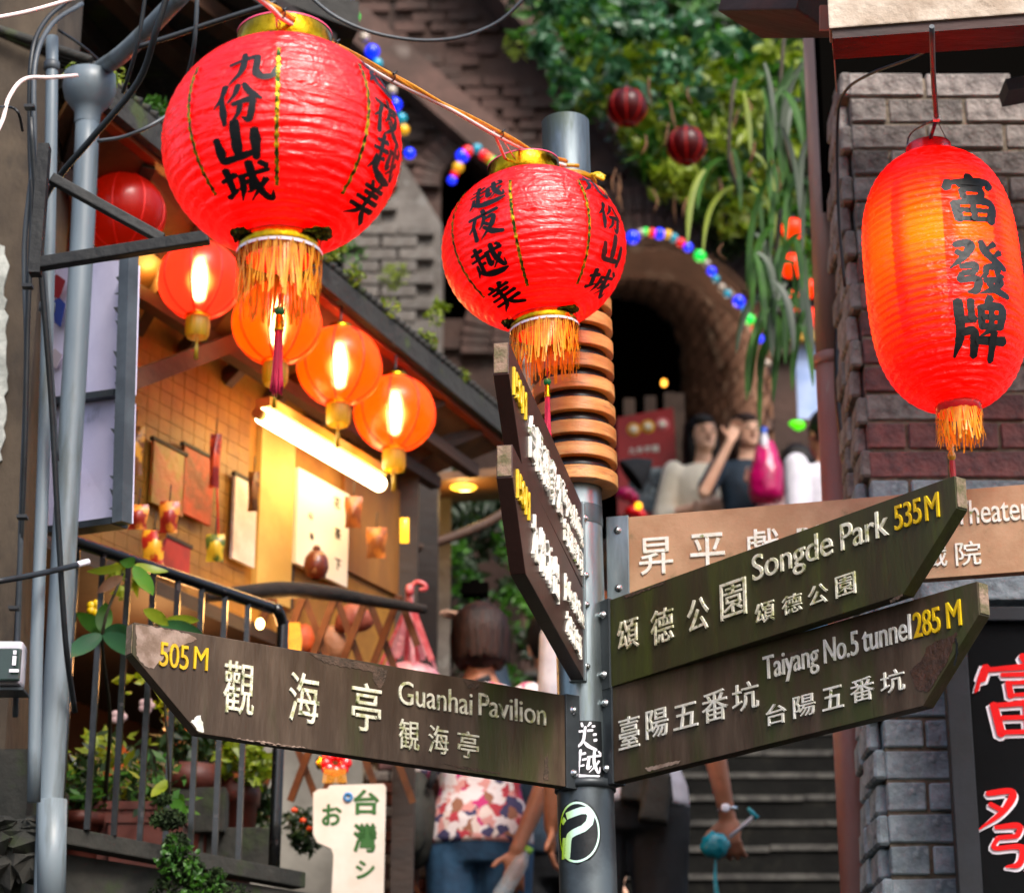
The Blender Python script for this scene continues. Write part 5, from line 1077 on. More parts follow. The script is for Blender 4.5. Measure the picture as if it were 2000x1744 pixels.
# ============================================================ the shop on the left
E0, E1 = P(150, 172, 5.95), P(998, 868, 8.24)
zE = (E0.z + E1.z) / 2; E0 = PZ(150, 172, zE); E1 = PZ(998, 868, zE)
zW = zE - .22
W0, W1 = PZ(40, 500, zW), PZ(786, 930, zW)
SH = thing('shop_house', (-1.0, 7, 2.2), 'warmly lit wooden shop under a sloping awning on the left', 'shop')
def quad(pts, m, name, parent, th=.02, up=V((0, 0, 1))):
    q = MB(); vs = list(pts) + [p + up * th for p in pts]; q.add(vs, [(0, 1, 2, 3), (7, 6, 5, 4), (0, 4, 5, 1), (1, 5, 6, 2), (2, 6, 7, 3), (3, 7, 4, 0)]); return q.build(name, m, parent)
quad([E0, E1, W1 + V((0, .1, 0)), W0 + V((-.15, .1, 0))], M['awning'], 'awning_underside', SH, .02)
rf = quad([E0 + V((.03, -.02, .03)), E1 + V((.03, .05, .03)), W1 + V((-.3, .1, .32)), W0 + V((-.3, .1, .32))], M['roof'], 'awning_roof', SH, .03)
q = MB(); dE = (E1 - E0)
for i in range(70):
    t = i / 70; a = E0 + dE * t + V((.032, 0, .075)); b = a + V((-.75, .05, .3)); q.tube([a, b], .012, 6)
q.build('corrugation', M['roof'], rf, kind='stuff')
q = MB(); q.bar(E0 + V((.02, 0, .02)), E1 + V((.02, 0, .02)), .03, .07); q.build('eave_board', M['roof'], SH)
q = MB(); q.bar(E0 + V((-.01, 0, -.012)), E1 + V((-.01, 0, -.012)), .03, .03); q.build('eave_batten', mat('orange_painted_batten', '#b04a12', '#8f3a0e', rough=.5, bump=.1), SH)
for i in range(9):
    t = (i + .3) / 9; a = E0.lerp(E1, t) + V((-.03, 0, -.02)); b = W0.lerp(W1, t) + V((0, 0, -.025)); q = MB(); q.bar(a, b, .035, .045); q.build('rafter', M['rafter'], SH)
for t in (.35, .7):
    q = MB(); q.bar(E0.lerp(W0, t) + V((0, 0, -.06)), E1.lerp(W1, t) + V((0, 0, -.06)), .04, .04); q.build('purlin', M['rafter'], SH)
q = MB(); q.bar(P(165, 778, 6.2), P(475, 662, 6.9), .035, .05); q.build('brace_beam', M['rafter'], SH)
foliage('awning_moss', M['leaf2'], [(690, 540, 7.2, 26, 90), (760, 600, 7.4, 22, 60), (830, 665, 7.7, 26, 90), (900, 735, 7.9, 18, 60), (850, 620, 7.9, 22, 70), (640, 490, 7.0, 24, 60)], .022, 'clumps of moss and seedlings along the awning roof edge', 43)
# wall plane
class Plane:
    def __init__(s, O, O2): s.O = O; s.u = (O2 - O); s.u.z = 0; s.u.normalize(); s.n = s.u.cross(V((0, 0, 1))); s.n = s.n if s.n.dot(EYE - O) > 0 else -s.n
    def f(s, a, b, k): return s.O + s.u * a + V((0, 0, b)) + s.n * k
    def inv(s, px, py): r = P(px, py, 1) - EYE; t = (s.O - EYE).dot(s.n) / r.dot(s.n); q = EYE + r * t - s.O; return q.dot(s.u), q.z
    def rect(s, x0, y0, x1, y1, k0, k1, m, name, parent, bevel=0, label=None):
        a0, b0 = s.inv(x0, y0); a1, b1 = s.inv(x1, y1); q = MB(); q.prism([[(a0, b0), (a1, b0), (a1, b1), (a0, b1)]], s.f, k0, k1); return q.build(name, m, parent, bevel=bevel, label=label)
WP = Plane(W0, W1); Lw = (W1 - W0).length
q = MB(); q.prism([[(-.1, .05), (Lw, .05), (Lw, -.74), (-.1, -.74)]], WP.f, -.08, 0); q.build('wall', mat('ochre_plaster', '#9a6c1c', '#7f5414', rough=.7, bump=.2), SH)
q = MB(); q.prism([[(-1.6, -.70), (Lw + .3, -.70), (Lw + .3, -2.1), (-1.6, -2.1)]], WP.f, -1.0, -.9); q.build('lower_wall', mat('dim_brown_boarding', '#4a2c18', '#331d10', rough=.8, scale=4, bump=.3), SH)
q = MB(); q.prism([[(-.1, -.72), (Lw, -.72), (Lw, -.76), (-.1, -.76)]], WP.f, -.95, .03); q.build('sill', M['darkwood'], SH)
q = MB(); a1, _ = WP.inv(500, 900); rg = random.Random(2)
for i in range(int((a1 + .1) / .056)):
    for j in range(17): c = (-.1 + i * .056, -.03 - j * .042); q.box(WP.f(c[0] + .028, c[1] - .02, .0012), (.054, .004 + rg.uniform(0, .002), .0405), Matrix((WP.u, -WP.n, (0, 0, 1))).transposed())
q.build('wall_tile', M['shopwall'], SH, kind='stuff')
WP.rect(502, 835, 556, 1190, 0, .02, M['shoppale'], 'pale_door_panel', SH)
WP.rect(556, 905, 566, 1190, 0, .012, M['darkwood'], 'dark_gap_strip', SH)  # dark strip stands in for the shaded gap beside the door panel
WP.rect(668, 900, 784, 1170, 0, .012, M['shopwood'], 'plywood_panel', SH)
q = MB(); q.bar(W1 + V((.02, 0, .1)), W1 + V((.02, 0, -1.6)), .07, .07, up=(0, 1, 0)); q.build('corner_post', M['darkwood'], SH)
wb = thing('whiteboard', WP.f(*WP.inv(612, 1140), .02), 'white notice board with small ink writing on the shop wall', 'board')
WP.rect(567, 916, 662, 1150, .014, .03, mat('notice_white', '#e8dfd2', rough=.5, bump=0), 'board', wb)
ink = M['ink']
for ch, x, y in (('花', 642, 985), ('茶', 643, 1045), ('下', 643, 1105), ('山', 590, 1010), ('海', 592, 1050), ('月', 594, 1090)):
    a, b = WP.inv(x, y); s_ = .035 if x > 620 else .02; q = MB(); text_into(q, ch, lambda A_, B_, K_: WP.f(A_, B_, K_ + .031), (a - s_ / 2, b - s_ / 2, a + s_ / 2, b + s_ / 2), .001, .02); q.build('character', ink, wb, fix=False)
cloth = [('hanging_scroll', (446, 930, 482, 1112), mat('white_scroll', '#dcd2c8', '#bfb0a4', rough=.7, bump=.1), 'long white scroll hanging on the tiled shop wall', 'scroll'),
 ('hanging_bag', (287, 862, 342, 1012), mat('ochre_packet', '#8a6a1c', '#a4562c', rough=.5, scale=14, bump=.3), 'ochre packets hanging on the shop wall', 'packet'),
 ('hanging_banner', (346, 872, 398, 1030), mat('orange_banner_cloth', '#b03c10', '#7a3a14', rough=.6, scale=16, bump=.3), 'orange-red patterned banner on the shop wall', 'banner'),
 ('red_price_board', (290, 1042, 356, 1100), mat('red_paint_board', '#a01c0c', '#7a1408', rough=.5, bump=.1), 'small red board low on the shop wall', 'board')]
for nm, (x0, y0, x1, y1), m_, lab, cat in cloth:
    a0, b0 = WP.inv(x0, y0); a1, b1 = WP.inv(x1, y1); b1 = min(b1, b0 - .1); q = MB(); q.prism([[(a0, b0), (a1, b0), (a1, b1), (a0, b1)]], WP.f, .016, .026); t = thing(nm, WP.f(a0, b0, .02), lab, cat); q.build('cloth' if 'board' not in nm else 'panel', m_, t)
    q = MB(); q.bar(WP.f(a0 - .008, b0 + .004, .022), WP.f(a1 + .008, b0 + .004, .022), .014, .01); q.build('hanging_bar', M['darkwood'], t)
q = MB(); q.tube([WP.f(*WP.inv(404, 880), .03), WP.f(*WP.inv(410, 1060), .03)], .003, 6); top(q, 'red_string', M['redrim'], 'thin red cord hanging beside the white scroll', 'cord')
q = MB(); c = WP.f(*WP.inv(562, 1112), .1); q.lathe(c, [(.001, .045), (.02, .04), (.034, .02), (.038, -.01), (.03, -.035), (.012, -.045)], 20); q.ell(c + V((0, 0, .05)), .012); top(q, 'gourd_ornament', mat('brown_glaze', '#5a2412', rough=.3, bump=.1), 'rounded brown ornament below the white notice board', 'ornament')
# counter canopy
q = MB(); q.tube([P(400, 1165, 6.6), P(540, 1152, 6.75), P(640, 1158, 6.85), P(720, 1172, 6.95), P(830, 1190, 7.05)], [.016, .024, .022, .018, .014], 12, sm=5); top(q, 'log_beam', mat('black_brown_bark', '#120a06', '#1e120b', rough=.9, bump=.6), 'dark rough log across the shop front under the tube lamp', 'log')
# fluorescent tube
TL = thing('tube_lamp', P(625, 878, 7.2), 'bright fluorescent tube under the shop awning', 'lamp')
t0, t1 = P(512, 812, 6.9), P(742, 946, 7.5)
q = MB(); q.tube([t0, t1], .024, 16); q.build('tube', bulbmat('tube_light', '#ffe2b0', 9), TL)
q = MB(); dt = (t1 - t0).normalized(); q.tube([t0 - dt * .03, t0], .017, 12); q.build('end_cap', M['shoppale'], TL); q = MB(); q.tube([t1, t1 + dt * .02], .02, 12); q.build('end_cap', M['shoppale'], TL)
q = MB(); q.bar(t0 + V((0, 0, .04)), t1 + V((0, 0, .04)), .05, .03); q.build('fitting', M['shoppale'], TL)
for i in range(3): lamp('tube_light', t0.lerp(t1, .15 + .35 * i) + V((.04, -.06, -.03)), 1.05, (1, .64, .12), TL, .05)
for (x, y, d_, ln, lab) in ((120, 418, 6.9, .05, 'small glowing lamp seen left of the big drainpipe'), (292, 522, 6.7, .07, 'small glowing lamp beside the reddish lit lantern')):
    t = thing('small_lamp', P(x, y, d_), lab, 'lamp'); q = MB(); q.tube([P(x, y, d_) - V((ln, 0, -.03 if x > 200 else .03)), P(x, y, d_) + V((ln * .5, .1, -.03))], .03, 14); q.build('lamp_glass', bulbmat('lamp_glow', '#ffd890', 8), t)
    lamp('lamp_light', P(x, y, d_) + V((.02, -.08, -.06)), 1.3, (1, .56, .12), t, .04)
# lit melon lanterns
glow = {}
def melon(px, py, d, r, label, kind, group='lit lanterns along the shop eave', dim=False, tas=True, e=.16, nm='lit_lantern'):
    c = P(px, py, d); t = thing(nm, c, label, 'lantern', group)
    q = MB(); n = 64; rows = 28; vs = []; fs = []
    for j in range(rows + 1):
        ph = -1.32 + 2.64 * j / rows
        for k in range(n):
            th = 2 * math.pi * k / n; f = 1 - .035 * (1 - abs(math.sin(4 * th + .4))) ** 3; vs.append(c + V((r * math.cos(ph) * f * math.sin(th), -r * math.cos(ph) * f * math.cos(th), r * .95 * math.sin(ph))))
    for j in range(rows):
        for k in range(n): fs.append((j * n + k, j * n + (k + 1) % n, (j + 1) * n + (k + 1) % n, (j + 1) * n + k))
    q.add(vs, fs, True)
    if kind not in glow:
        fr, th_, es, al = {'red': ((.8, .008, .006, 1), (1, .04, .02, 1), .25, 1), 'orange': ((.85, .035, .0, 1), (1, .085, .0, 1), .6, 1), 'dim': ((.4, .008, .004, 1), (.6, .02, .005, 1), .12, 1), 'off': ((.09, .006, .008, 1), (.25, .01, .01, 1), 0, 1), 'far': ((.9, .03, .01, 1), (1, .05, .01, 1), 1.2, 1)}[kind]
        glow[kind] = mat('lantern_' + kind + '_film', fr, rough=.35, tl=.5, tcol=th_, bump=0, coat=.35, spec=.3, emit=(1, th_[1], .0, 1), es=es, alpha=al)
        if kind in ('red', 'orange'):
            m_ = glow[kind]; N = m_.node_tree.nodes; Lk = m_.node_tree.links; out = next(n for n in N if n.type == 'OUTPUT_MATERIAL'); src = out.inputs[0].links[0].from_socket
            rf_ = N.new('ShaderNodeBsdfRefraction'); rf_.inputs['IOR'].default_value = 1.12; rf_.inputs['Roughness'].default_value = .62; rf_.inputs['Color'].default_value = (1, .55, .3, 1)
            ms = N.new('ShaderNodeMixShader'); ms.inputs[0].default_value = .30; Lk.new(src, ms.inputs[1]); Lk.new(rf_.outputs[0], ms.inputs[2]); Lk.new(ms.outputs[0], out.inputs[0])
    q.build('shell', glow[kind], t, fix=False)
    q = MB(); seam = MB()
    for k in range(8):
        th = (k * math.pi - .4) / 4; pts = [c + V((r * 1.004 * .965 * math.cos(p_) * math.sin(th), -r * 1.004 * .965 * math.cos(p_) * math.cos(th), r * .955 * math.sin(p_))) for p_ in np.linspace(-1.32, 1.32, 15)]
        seam = MB(); seam.tube(pts, r * .022, 5); seam.build('seam', M['seamred'], t, fix=False)
    q = MB(); q.lathe(c, [(r * .30, -r * .97), (r * .31, -r * .90), (r * .27, -r * .86)], 24); q.build('collar', M['gold'] if not dim else M['darkwood'], t); q = MB(); q.lathe(c, [(r * .27, r * .88), (r * .3, r * .94), (r * .28, r * 1.02), (r * .1, r * 1.03)], 24); q.build('collar', M['gold'] if not dim else M['darkwood'], t)
    if kind in ('red', 'orange'):
        q = MB(); q.lathe(c, [(r * .001, -r * .5), (r * .12, -r * .4), (r * .16, 0), (r * .12, r * .3), (r * .05, r * .5)], 14); q.build('bulb', M['hotbulb'], t)
        lamp('bulb_light', c, e, (1, .5, .12), t, r * .3)
    if tas:
        q = MB(); q.lathe(c, [(r * .27, -r * .97), (r * .29, -r * 1.12), (r * .28, -r * 1.38), (r * .24, -r * 1.46)], 22)
        q.build('tassel_skirt', M['amberfringe'], t, fix=False); q = MB(); q.tube([c + V((0, 0, -r * 1.45)), c + V((0, 0, -r * 2.0))], [.004, .007], 6); q.build('tassel', M['amberfringe'], t)
    q = MB(); q.tube([c + V((0, 0, r * 1.0)), c + V((0, .02, r * 1.6))], .003, 6); q.build('hanging_wire', M['cable'], t)
    return t
M['seamred'] = mat('red_seam', '#c00c04', rough=.5, bump=0, emit='#ff1a04', es=.1)  # faint glow put into the seams, on unlit lanterns too
M['hotbulb'] = bulbmat('hot_bulb', '#ffe8c0', 30)
M['amberfringe'] = mat('amber_skirt', '#9a8412', '#6a5c10', rough=.4, scale=60, stretch=(1, 1, .1), bump=.4, bscale=150, tl=.25, tcol='#d8a81c')
melon(390, 548, 6.45, .113, 'pinkish red lit lantern, first of the row behind the biggest lantern', 'red')
melon(541, 632, 6.75, .126, 'lit orange lantern directly behind the crimson tassel', 'orange')
melon(663, 716, 7.05, .125, 'lit orange lantern third in the row, above the fluorescent tube', 'orange')
melon(771, 808, 7.35, .125, 'lit orange lantern at the far right end of the row', 'orange')
melon(240, 418, 6.25, .112, 'darker red unlit lantern behind the iron bracket', 'dim', dim=True, tas=False)  # unlit lantern; a faint glow is put into its film
q = MB(); q.tube([P(208, 386, 6.08), P(209, 386, 6.1)], .006, 10)
for x, y, lab in ((1225, 210, 'old dim red ball lantern, left one in the foliage'), (1341, 285, 'old dim red ball lantern, right one in the foliage')): melon(x, y, 10.4, .088, lab, 'off', 'dim ball lanterns in the foliage', dim=True, tas=False, nm='old_lantern')
for x, y, r_, lab in ((1549, 448, .052, 'uppermost small red lantern behind the hanging leaves'), (1548, 520, .06, 'second small red lantern behind the hanging leaves'), (1552, 588, .05, 'third small red lantern behind the hanging leaves'), (1582, 565, .045, 'small orange-red lantern close beside the brown pipe'), (1588, 622, .05, 'lowest small red lantern close beside the brown pipe')):
    melon(x, y, 10.8, r_, lab, 'far', 'small red lanterns behind the hanging leaves', dim=True, tas=False, nm='small_red_lantern')
q = MB(); q.tube([P(790, 1012, 7.6), P(790, 1060, 7.6)], .014, 12); t = top(q, 'paper_lamp', bulbmat('amber_glow', '#ffb428', 1.6), 'little amber cylinder lamp at the shop corner', 'lamp')
# upper roof
q = MB(); pts = [PZ(x, y, 5.35) for x, y in ((-60, -60), (330, -80), (700, 60), (560, 330), (330, 300), (60, 240))]
q.add(pts + [p + V((0, 0, .1)) for p in pts], [tuple(range(6)), tuple(range(11, 5, -1))] + [(i, (i + 1) % 6, 6 + (i + 1) % 6, 6 + i) for i in range(6)]); UR_ = top(q, 'upper_roof', M['roof'], 'dark upper roof overhang behind the biggest lantern', 'roof')
for a, b, m_ in (((215, -20), (430, 190), 'rafter'), ((330, -30), (560, 140), 'rafter'), ((120, 20), (300, 230), 'darkwood'), ((430, -40), (640, 90), 'darkwood')):
    q = MB(); q.bar(PZ(a[0], a[1], 5.3), PZ(b[0], b[1], 5.3), .07, .06); q.build('rafter', M[m_], UR_)
foliage('roof_weeds', M['leaf'], [(300, 205, 7.0, 24, 40), (320, 225, 7.0, 14, 20), (690, 500, 9.0, 34, 50)], .03, 'small green weeds at the upper roof edge beside the biggest lantern', 44)
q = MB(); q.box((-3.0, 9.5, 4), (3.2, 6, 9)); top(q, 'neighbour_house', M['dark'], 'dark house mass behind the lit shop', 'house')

# ============================================================ balcony railing and plants
T0 = P(148, 1058, 5.75); T1 = PZ(532, 1188, T0.z); ZB = P(130, 1660, 5.72).z
RL = thing('balcony_railing', V((T0.x, T0.y, ZB)), 'black iron balcony railing with shiny top rail at the left', 'railing')
dR = (T1 - T0); T1b = T1 + dR.normalized() * .04 + V((0, 0, -.035))
q = MB(); q.tube([T0 - dR * .06, T0, T0.lerp(T1, .5), T1 - dR * .03, T1 + V((.012, 0, -.004)), T1b, T1b + V((.002, 0, -.05)), V((T1b.x, T1b.y, ZB + .02))], .0155, 14, sm=5); q.build('top_rail', M['rail'], RL)
q = MB(); q.bar(V((T0.x - .08, T0.y - .04, ZB)), V((T1b.x + .06, T1b.y + .04, ZB)), .05, .04); q.build('bottom_rail', M['concrete'], RL, bevel=.003)
nb = 8
for i in range(nb):
    a = T0.lerp(T1, (i + .0) / nb * .98 + .01); q = MB(); q.bar(a, V((a.x, a.y, ZB + .02)), .014, .014, up=(0, 1, 0)); q.build('baluster', M['rail'], RL)
q = MB(); fl = [V((T0.x - .15, T0.y - .06, ZB - .03)), V((T1b.x + .1, T1b.y + .06, ZB - .03)), V((T1b.x - .4, T1b.y + 1.3, ZB - .03)), V((T0.x - .9, T0.y + 1.3, ZB - .03))]
q.add(fl + [p - V((0, 0, .1)) for p in fl], [(0, 1, 2, 3), (7, 6, 5, 4), (0, 4, 5, 1), (1, 5, 6, 2), (2, 6, 7, 3), (3, 7, 4, 0)]); struct(q, 'balcony_floor', M['concrete'])
q = MB(); q.box((T0.x - .1, T0.y + .35, (ZB - .13) / 2), (1.3, .5, ZB - .13)); q.box((T1b.x - .32, T1b.y + .3, (ZB - .13) / 2), (.75, .5, ZB - .13)); top(q, 'retaining_wall', M['concrete'], 'dark mossy retaining wall under the balcony', 'wall')
zf = ZB - .03
def pot(px, py_top, d, r, h, label, m='pot', square=False, plant=None, seed=0, size=.045, n=90):
    c = P(px, py_top, d); h = c.z - zf if c.z - zf > .06 else h; t = thing('potted_plant', c - V((0, 0, h)), label, 'potted plant', 'flower pots on the balcony')
    q = MB()
    if square: q.box(c - V((0, 0, h / 2)), (r * 2.4, r * 1.6, h), taper=1.12); q.box(c - V((0, 0, .008)), (r * 2.8, r * 1.9, .02))
    else: q.lathe(c, [(r * .72, -h), (r * .98, -h * .18), (r * 1.1, -h * .18), (r * 1.12, 0), (r * .98, 0), (r * .9, -.02), (.001, -.02)], 28)
    q.build('pot', M[m] if isinstance(m, str) else m, t)
    for mm, k in (plant or []):
        rg = np.random.RandomState(seed + k); q = MB(); r2 = random.Random(seed + k)
        for i in range(n):
            a = r2.uniform(0, 6.28); el = r2.uniform(.1, 1.5); R_ = r * r2.uniform(.5, 1.9); p = c + V((R_ * math.cos(a) * math.cos(el), R_ * math.sin(a) * math.cos(el), R_ * 1.3 * math.sin(el)))
            d_ = V((r2.gauss(0, 1), r2.gauss(0, 1), r2.gauss(.2, 1))).normalized(); s_ = d_.orthogonal().normalized(); l = size * r2.uniform(.5, 1.2)
            q.add([p, p + d_ * l * .5 + s_ * l * .22, p + d_ * l, p + d_ * l * .5 - s_ * l * .22], [(0, 1, 2), (0, 2, 3)])
        q.build('foliage', M[mm], t, fix=False, kind='stuff')
    return t
pot(160, 1590, 6.0, .05, .10, 'small brown pot at the left end of the balcony, half behind the drainpipe', plant=[('leafdark', 1), ('leaf', 2)], seed=3)
pot(222, 1578, 6.1, .085, .13, 'large reddish brown trough pot, second from the drainpipe', square=True, plant=[('leafdark', 1), ('leaf2', 2)], seed=13)
pot(292, 1602, 6.05, .07, .12, 'reddish brown pot with mossy plant spilling out', square=True, plant=[('leaf', 1), ('leafdark', 4)], seed=23)
pot(374, 1500, 6.5, .075, .15, 'dark brown round pot with pale rim', plant=[('leafdark', 1)], seed=33)
pot(462, 1528, 6.55, .06, .13, 'brown round pot near the right end of the railing', plant=[('leaf2', 1), ('leafdark', 2)], seed=43)
pot(428, 1500, 6.6, .035, .16, 'slim ochre pot between two brown pots', m=mat('ochre_pot', '#7a5210', rough=.5, bump=.1), plant=[('leafdark', 2)], seed=53, n=60)
for x, y, s_, lab in ((345, 1640, .16, 'grey concrete block behind the railing, left one'), (470, 1668, .17, 'grey concrete block behind the railing, right one'), (398, 1590, .13, 'upper grey concrete block behind the railing')):
    q = MB(); q.box(P(x, y, 6.45), (s_, .14, .12)); top(q, 'concrete_block', M['concrete'], lab, 'block', group='blocks on the balcony', bevel=.006)
foliage('shrub', M['leafdark'], [(165, 1500, 6.3, 34, 70), (250, 1530, 6.4, 34, 60), (370, 1440, 6.5, 60, 130), (460, 1440, 6.6, 50, 130), (430, 1350, 6.6, 50, 70), (500, 1560, 6.6, 40, 60)], .06, 'dark leaves of balcony plants behind the railing', 51)
foliage('shrub', M['leaf2'], [(240, 1130, 6.3, 40, 30), (470, 1480, 6.5, 50, 70), (340, 1380, 6.5, 50, 24), (200, 1450, 6.3, 34, 16), (500, 1500, 6.5, 40, 50), (260, 1330, 6.4, 30, 8)], .055, 'yellow green leaves of balcony plants behind the railing', 52, aspect=.5)
foliage('moss_clump', M['moss'], [(330, 1600, 5.65, 22, 400), (345, 1650, 5.6, 26, 500), (330, 1690, 5.6, 22, 350), (372, 1700, 5.6, 30, 600), (400, 1745, 5.6, 40, 800), (340, 1750, 5.6, 50, 700), (305, 1600, 5.65, 14, 120), (345, 1600, 5.65, 18, 200), (420, 1715, 5.6, 22, 260), (450, 1770, 5.6, 50, 500), (322, 1560, 5.7, 14, 160)], .016, 'mossy ferny clump spilling over the balcony edge', 53, aspect=.5)
foliage('moss_clump', M['leaf'], [(350, 1680, 5.55, 46, 90), (400, 1740, 5.55, 44, 80)], .02, 'bright small leaves on the mossy clump', 54, aspect=.5)
# large-leaved plant before the railing
BP = thing('broad_leaf_plant', P(200, 1420, 5.75), 'broad-leaved plant with long oval leaves reaching through the railing', 'plant')
def oval(p0, p1, wd, m, seed, par, nm='leaf'):
    rg = random.Random(seed); a = P(*p0); b = P(*p1); d = b - a; side = d.cross(V((rg.uniform(-.3, .3), -1, rg.uniform(-.4, .4)))).normalized(); nn = side.cross(d).normalized(); vs = []; n = 9
    for i in range(n + 1):
        t = i / n; c = a + d * t - nn * .012 * math.sin(math.pi * t) + V((0, 0, -.02 * t * t)); ww = wd / 2 * (math.sin(math.pi * t ** .85) ** .8) + .0005; vs += [c - side * ww + nn * ww * .3, c, c + side * ww + nn * ww * .3]
    q = MB(); q.add(vs, [f for i in range(n) for f in ((3 * i, 3 * i + 1, 3 * i + 4, 3 * i + 3), (3 * i + 1, 3 * i + 2, 3 * i + 5, 3 * i + 4))], True); return q.build(nm, M[m], par, fix=False)
hub = (200, 1238, 5.62)
for i, (p1, wd, m_, h_) in enumerate([((128, 1268, 5.49), .042, 'leaf3', hub), ((285, 1268, 5.49), .045, 'leaf3', hub), ((208, 1160, 5.66), .04, 'leaf', hub), ((150, 1180, 5.75), .038, 'leaf', hub), ((262, 1216, 5.58), .032, 'leaf3', hub),
     ((170, 1100, 5.75), .03, 'leaf2', (240, 1110, 5.66)), ((300, 1146, 5.49), .036, 'leaf', (262, 1104, 5.62)), ((235, 1080, 5.66), .03, 'leaf', (262, 1104, 5.62)), ((330, 1100, 5.66), .028, 'leaf2', (262, 1104, 5.62)), ((190, 1142, 5.58), .026, 'dryleaf', (240, 1126, 5.62)),
     ((400, 1226, 5.58), .036, 'leaf3', (310, 1218, 5.75)), ((330, 1206, 5.66), .03, 'leaf2', (280, 1190, 5.75)), ((390, 1196, 5.66), .026, 'leaf2', (318, 1212, 5.75)), ((296, 1540, 5.75), .03, 'leaf2', (330, 1520, 5.84)), ((365, 1580, 5.66), .03, 'leaf', (330, 1560, 5.75))]):
    oval(h_, p1, wd, m_, i, BP)
q = MB(); q.tube([P(205, 1560, 6.02), P(215, 1400, 5.84), P(*hub), P(240, 1120, 5.66)], [.006, .003], 6, sm=4); q.tube([P(*hub), P(310, 1218, 5.75)], .002, 5); q.tube([P(300, 1600, 5.93), P(330, 1540, 5.80), P(310, 1218, 5.75)], .003, 5, sm=3); q.build('stem', M['stem'], BP)
for x, y, c_ in ((185, 1187, 'a'), (232, 1400, 'b'), (286, 1378, 'c')):
    q = MB(); rg = random.Random(x)
    for k in range(5): a = k * 1.256; q.ell(P(x, y, 6.2) + V((.012 * math.cos(a), 0, .012 * math.sin(a))), (.011, .005, .011), nu=8, nv=5)
    top(q, 'pink_flower', M['pinkcloth'] if c_ != 'a' else M['yellow'], {'a': 'small yellow flower near the top rail', 'b': 'pink flower low behind the railing', 'c': 'pink flower between the third and fourth balusters', 'd': 'pink flower halfway down the railing', 'e': 'pink flower just below the broad leaves'}[c_], 'flower', group='flowers behind the railing')

# ============================================================ lower shopfront
LFp = (P(120, 1180, 8.3), P(860, 1180, 8.3))
LT = thing('lattice_gate', P(680, 1560, 7.05), 'folding wooden lattice gate of crossed brown slats', 'gate')
gate = mat('lattice_wood', '#6b3d1c', '#512c14', rough=.6, scale=12, bump=.2)
def latp(x, y): return P(x, y, 7.05)
for i in range(9):
    for sgn in (-1, 1):
        for (ya, yb) in ((1165, 1565),):
            x0 = 470 + i * 62; pts = []
            a = (x0, ya); b = (x0 + sgn * 150, yb)
            xs = [a[0], b[0]]
            t0_, t1_ = 0, 1
            if sgn < 0: t1_ = min(1, (x0 - 440) / 150)
            else: t1_ = min(1, (815 - x0) / 150)
            if x0 > 815 or t1_ <= .1: continue
            q = MB(); e = .012 * sgn; q.bar(latp(*a) + V((0, e, 0)), latp(a[0] + (b[0] - a[0]) * t1_, a[1] + (b[1] - a[1]) * t1_) + V((0, e, 0)), .02, .02, up=(0, 1, 0)); q.build('slat', gate, LT)
warm = lamp('counter_light', P(560, 1240, 7.55), 1.6, (1, .5, .15), None, .05)
t = thing('counter_lamp', P(508, 1218, 6.9), 'tiny warm bulb glowing through the lattice beside the railing end', 'lamp'); q = MB(); q.ell(P(508, 1218, 6.9), (.012, .012, .016)); q.build('bulb', bulbmat('tiny_bulb', '#ffcf80', 9), t); warm.parent = t; warm.location = V((.09, -.12, .02))
lamp('warm_fill_light', P(300, 1330, 7.5), 5.5, (1, .46, .16), t, .08).location = P(300, 1330, 6.7) - P(508, 1218, 6.9)  # added warm fill behind the railing, with no fixture of its own
for x, y, w_, h_, c_, lab in ((360, 1420, .13, .2, '#c07048', 'pinkish lit cloth panel behind the balcony plants, middle one'), (230, 1500, .12, .16, '#b8683e', 'pinkish lit cloth panel behind the balcony plants, left one'), (585, 1250, .1, .1, '#b0460f', 'orange goods bag behind the lattice'), (560, 1340, .16, .12, '#8f4a2c', 'brown goods bag behind the lattice'), (690, 1210, .12, .09, '#7a3420', 'dark red goods bag behind the lattice'), (650, 1255, .09, .12, '#8a5a3a', 'tan goods bag behind the lattice')):
    q = MB(); c = P(x, y, 7.2); q.ell(c, (w_ / 2, .03, h_ / 2), nu=12, nv=8); q.v = [p + V((math.sin(p.z * 60) * .006, 0, math.sin(p.x * 50) * .006)) for p in q.v]; top(q, 'goods_bag', mat('goods_%d' % x, c_, rough=.6, scale=10, bump=.5), lab, 'bag', group='goods in the lower shop')
q = MB(); c = P(572, 1235, 7.0); rg = random.Random(1)
for k in range(7): q.ribbon([c + V((k * .006 - .02, 0, .03)), c + V((k * .008 - .025, 0, -.02)), c + V((k * .007 - .02, 0, -.07))], .006)
top(q, 'orange_fringe', M['fringe'], 'orange fringed ornament hanging on the lattice', 'ornament', fix=False)
RN = thing('knot_ornament', P(655, 1500, 6.95), 'red and yellow knotted ornament above the white sign', 'ornament')
q = MB(); c = P(655, 1490, 6.95)
for k in range(8): a = k * math.pi / 4; q.ell(c + V((.028 * math.cos(a), 0, .024 * math.sin(a))), (.02, .01, .018), nu=8, nv=6)
q.build('knot', M['redrim'], RN); q = MB()
for k in range(9): q.ribbon([c + V((k * .007 - .028, -.012, -.02)), c + V((k * .008 - .032, -.012, -.06))], .004)
q.build('fringe', M['fringe'], RN, fix=False, kind='stuff')
q = MB(); q.ell(c + V((-.045, 0, .0)), (.012, .008, .02), nu=8, nv=6); q.build('gold_bead', M['gold'], RN)
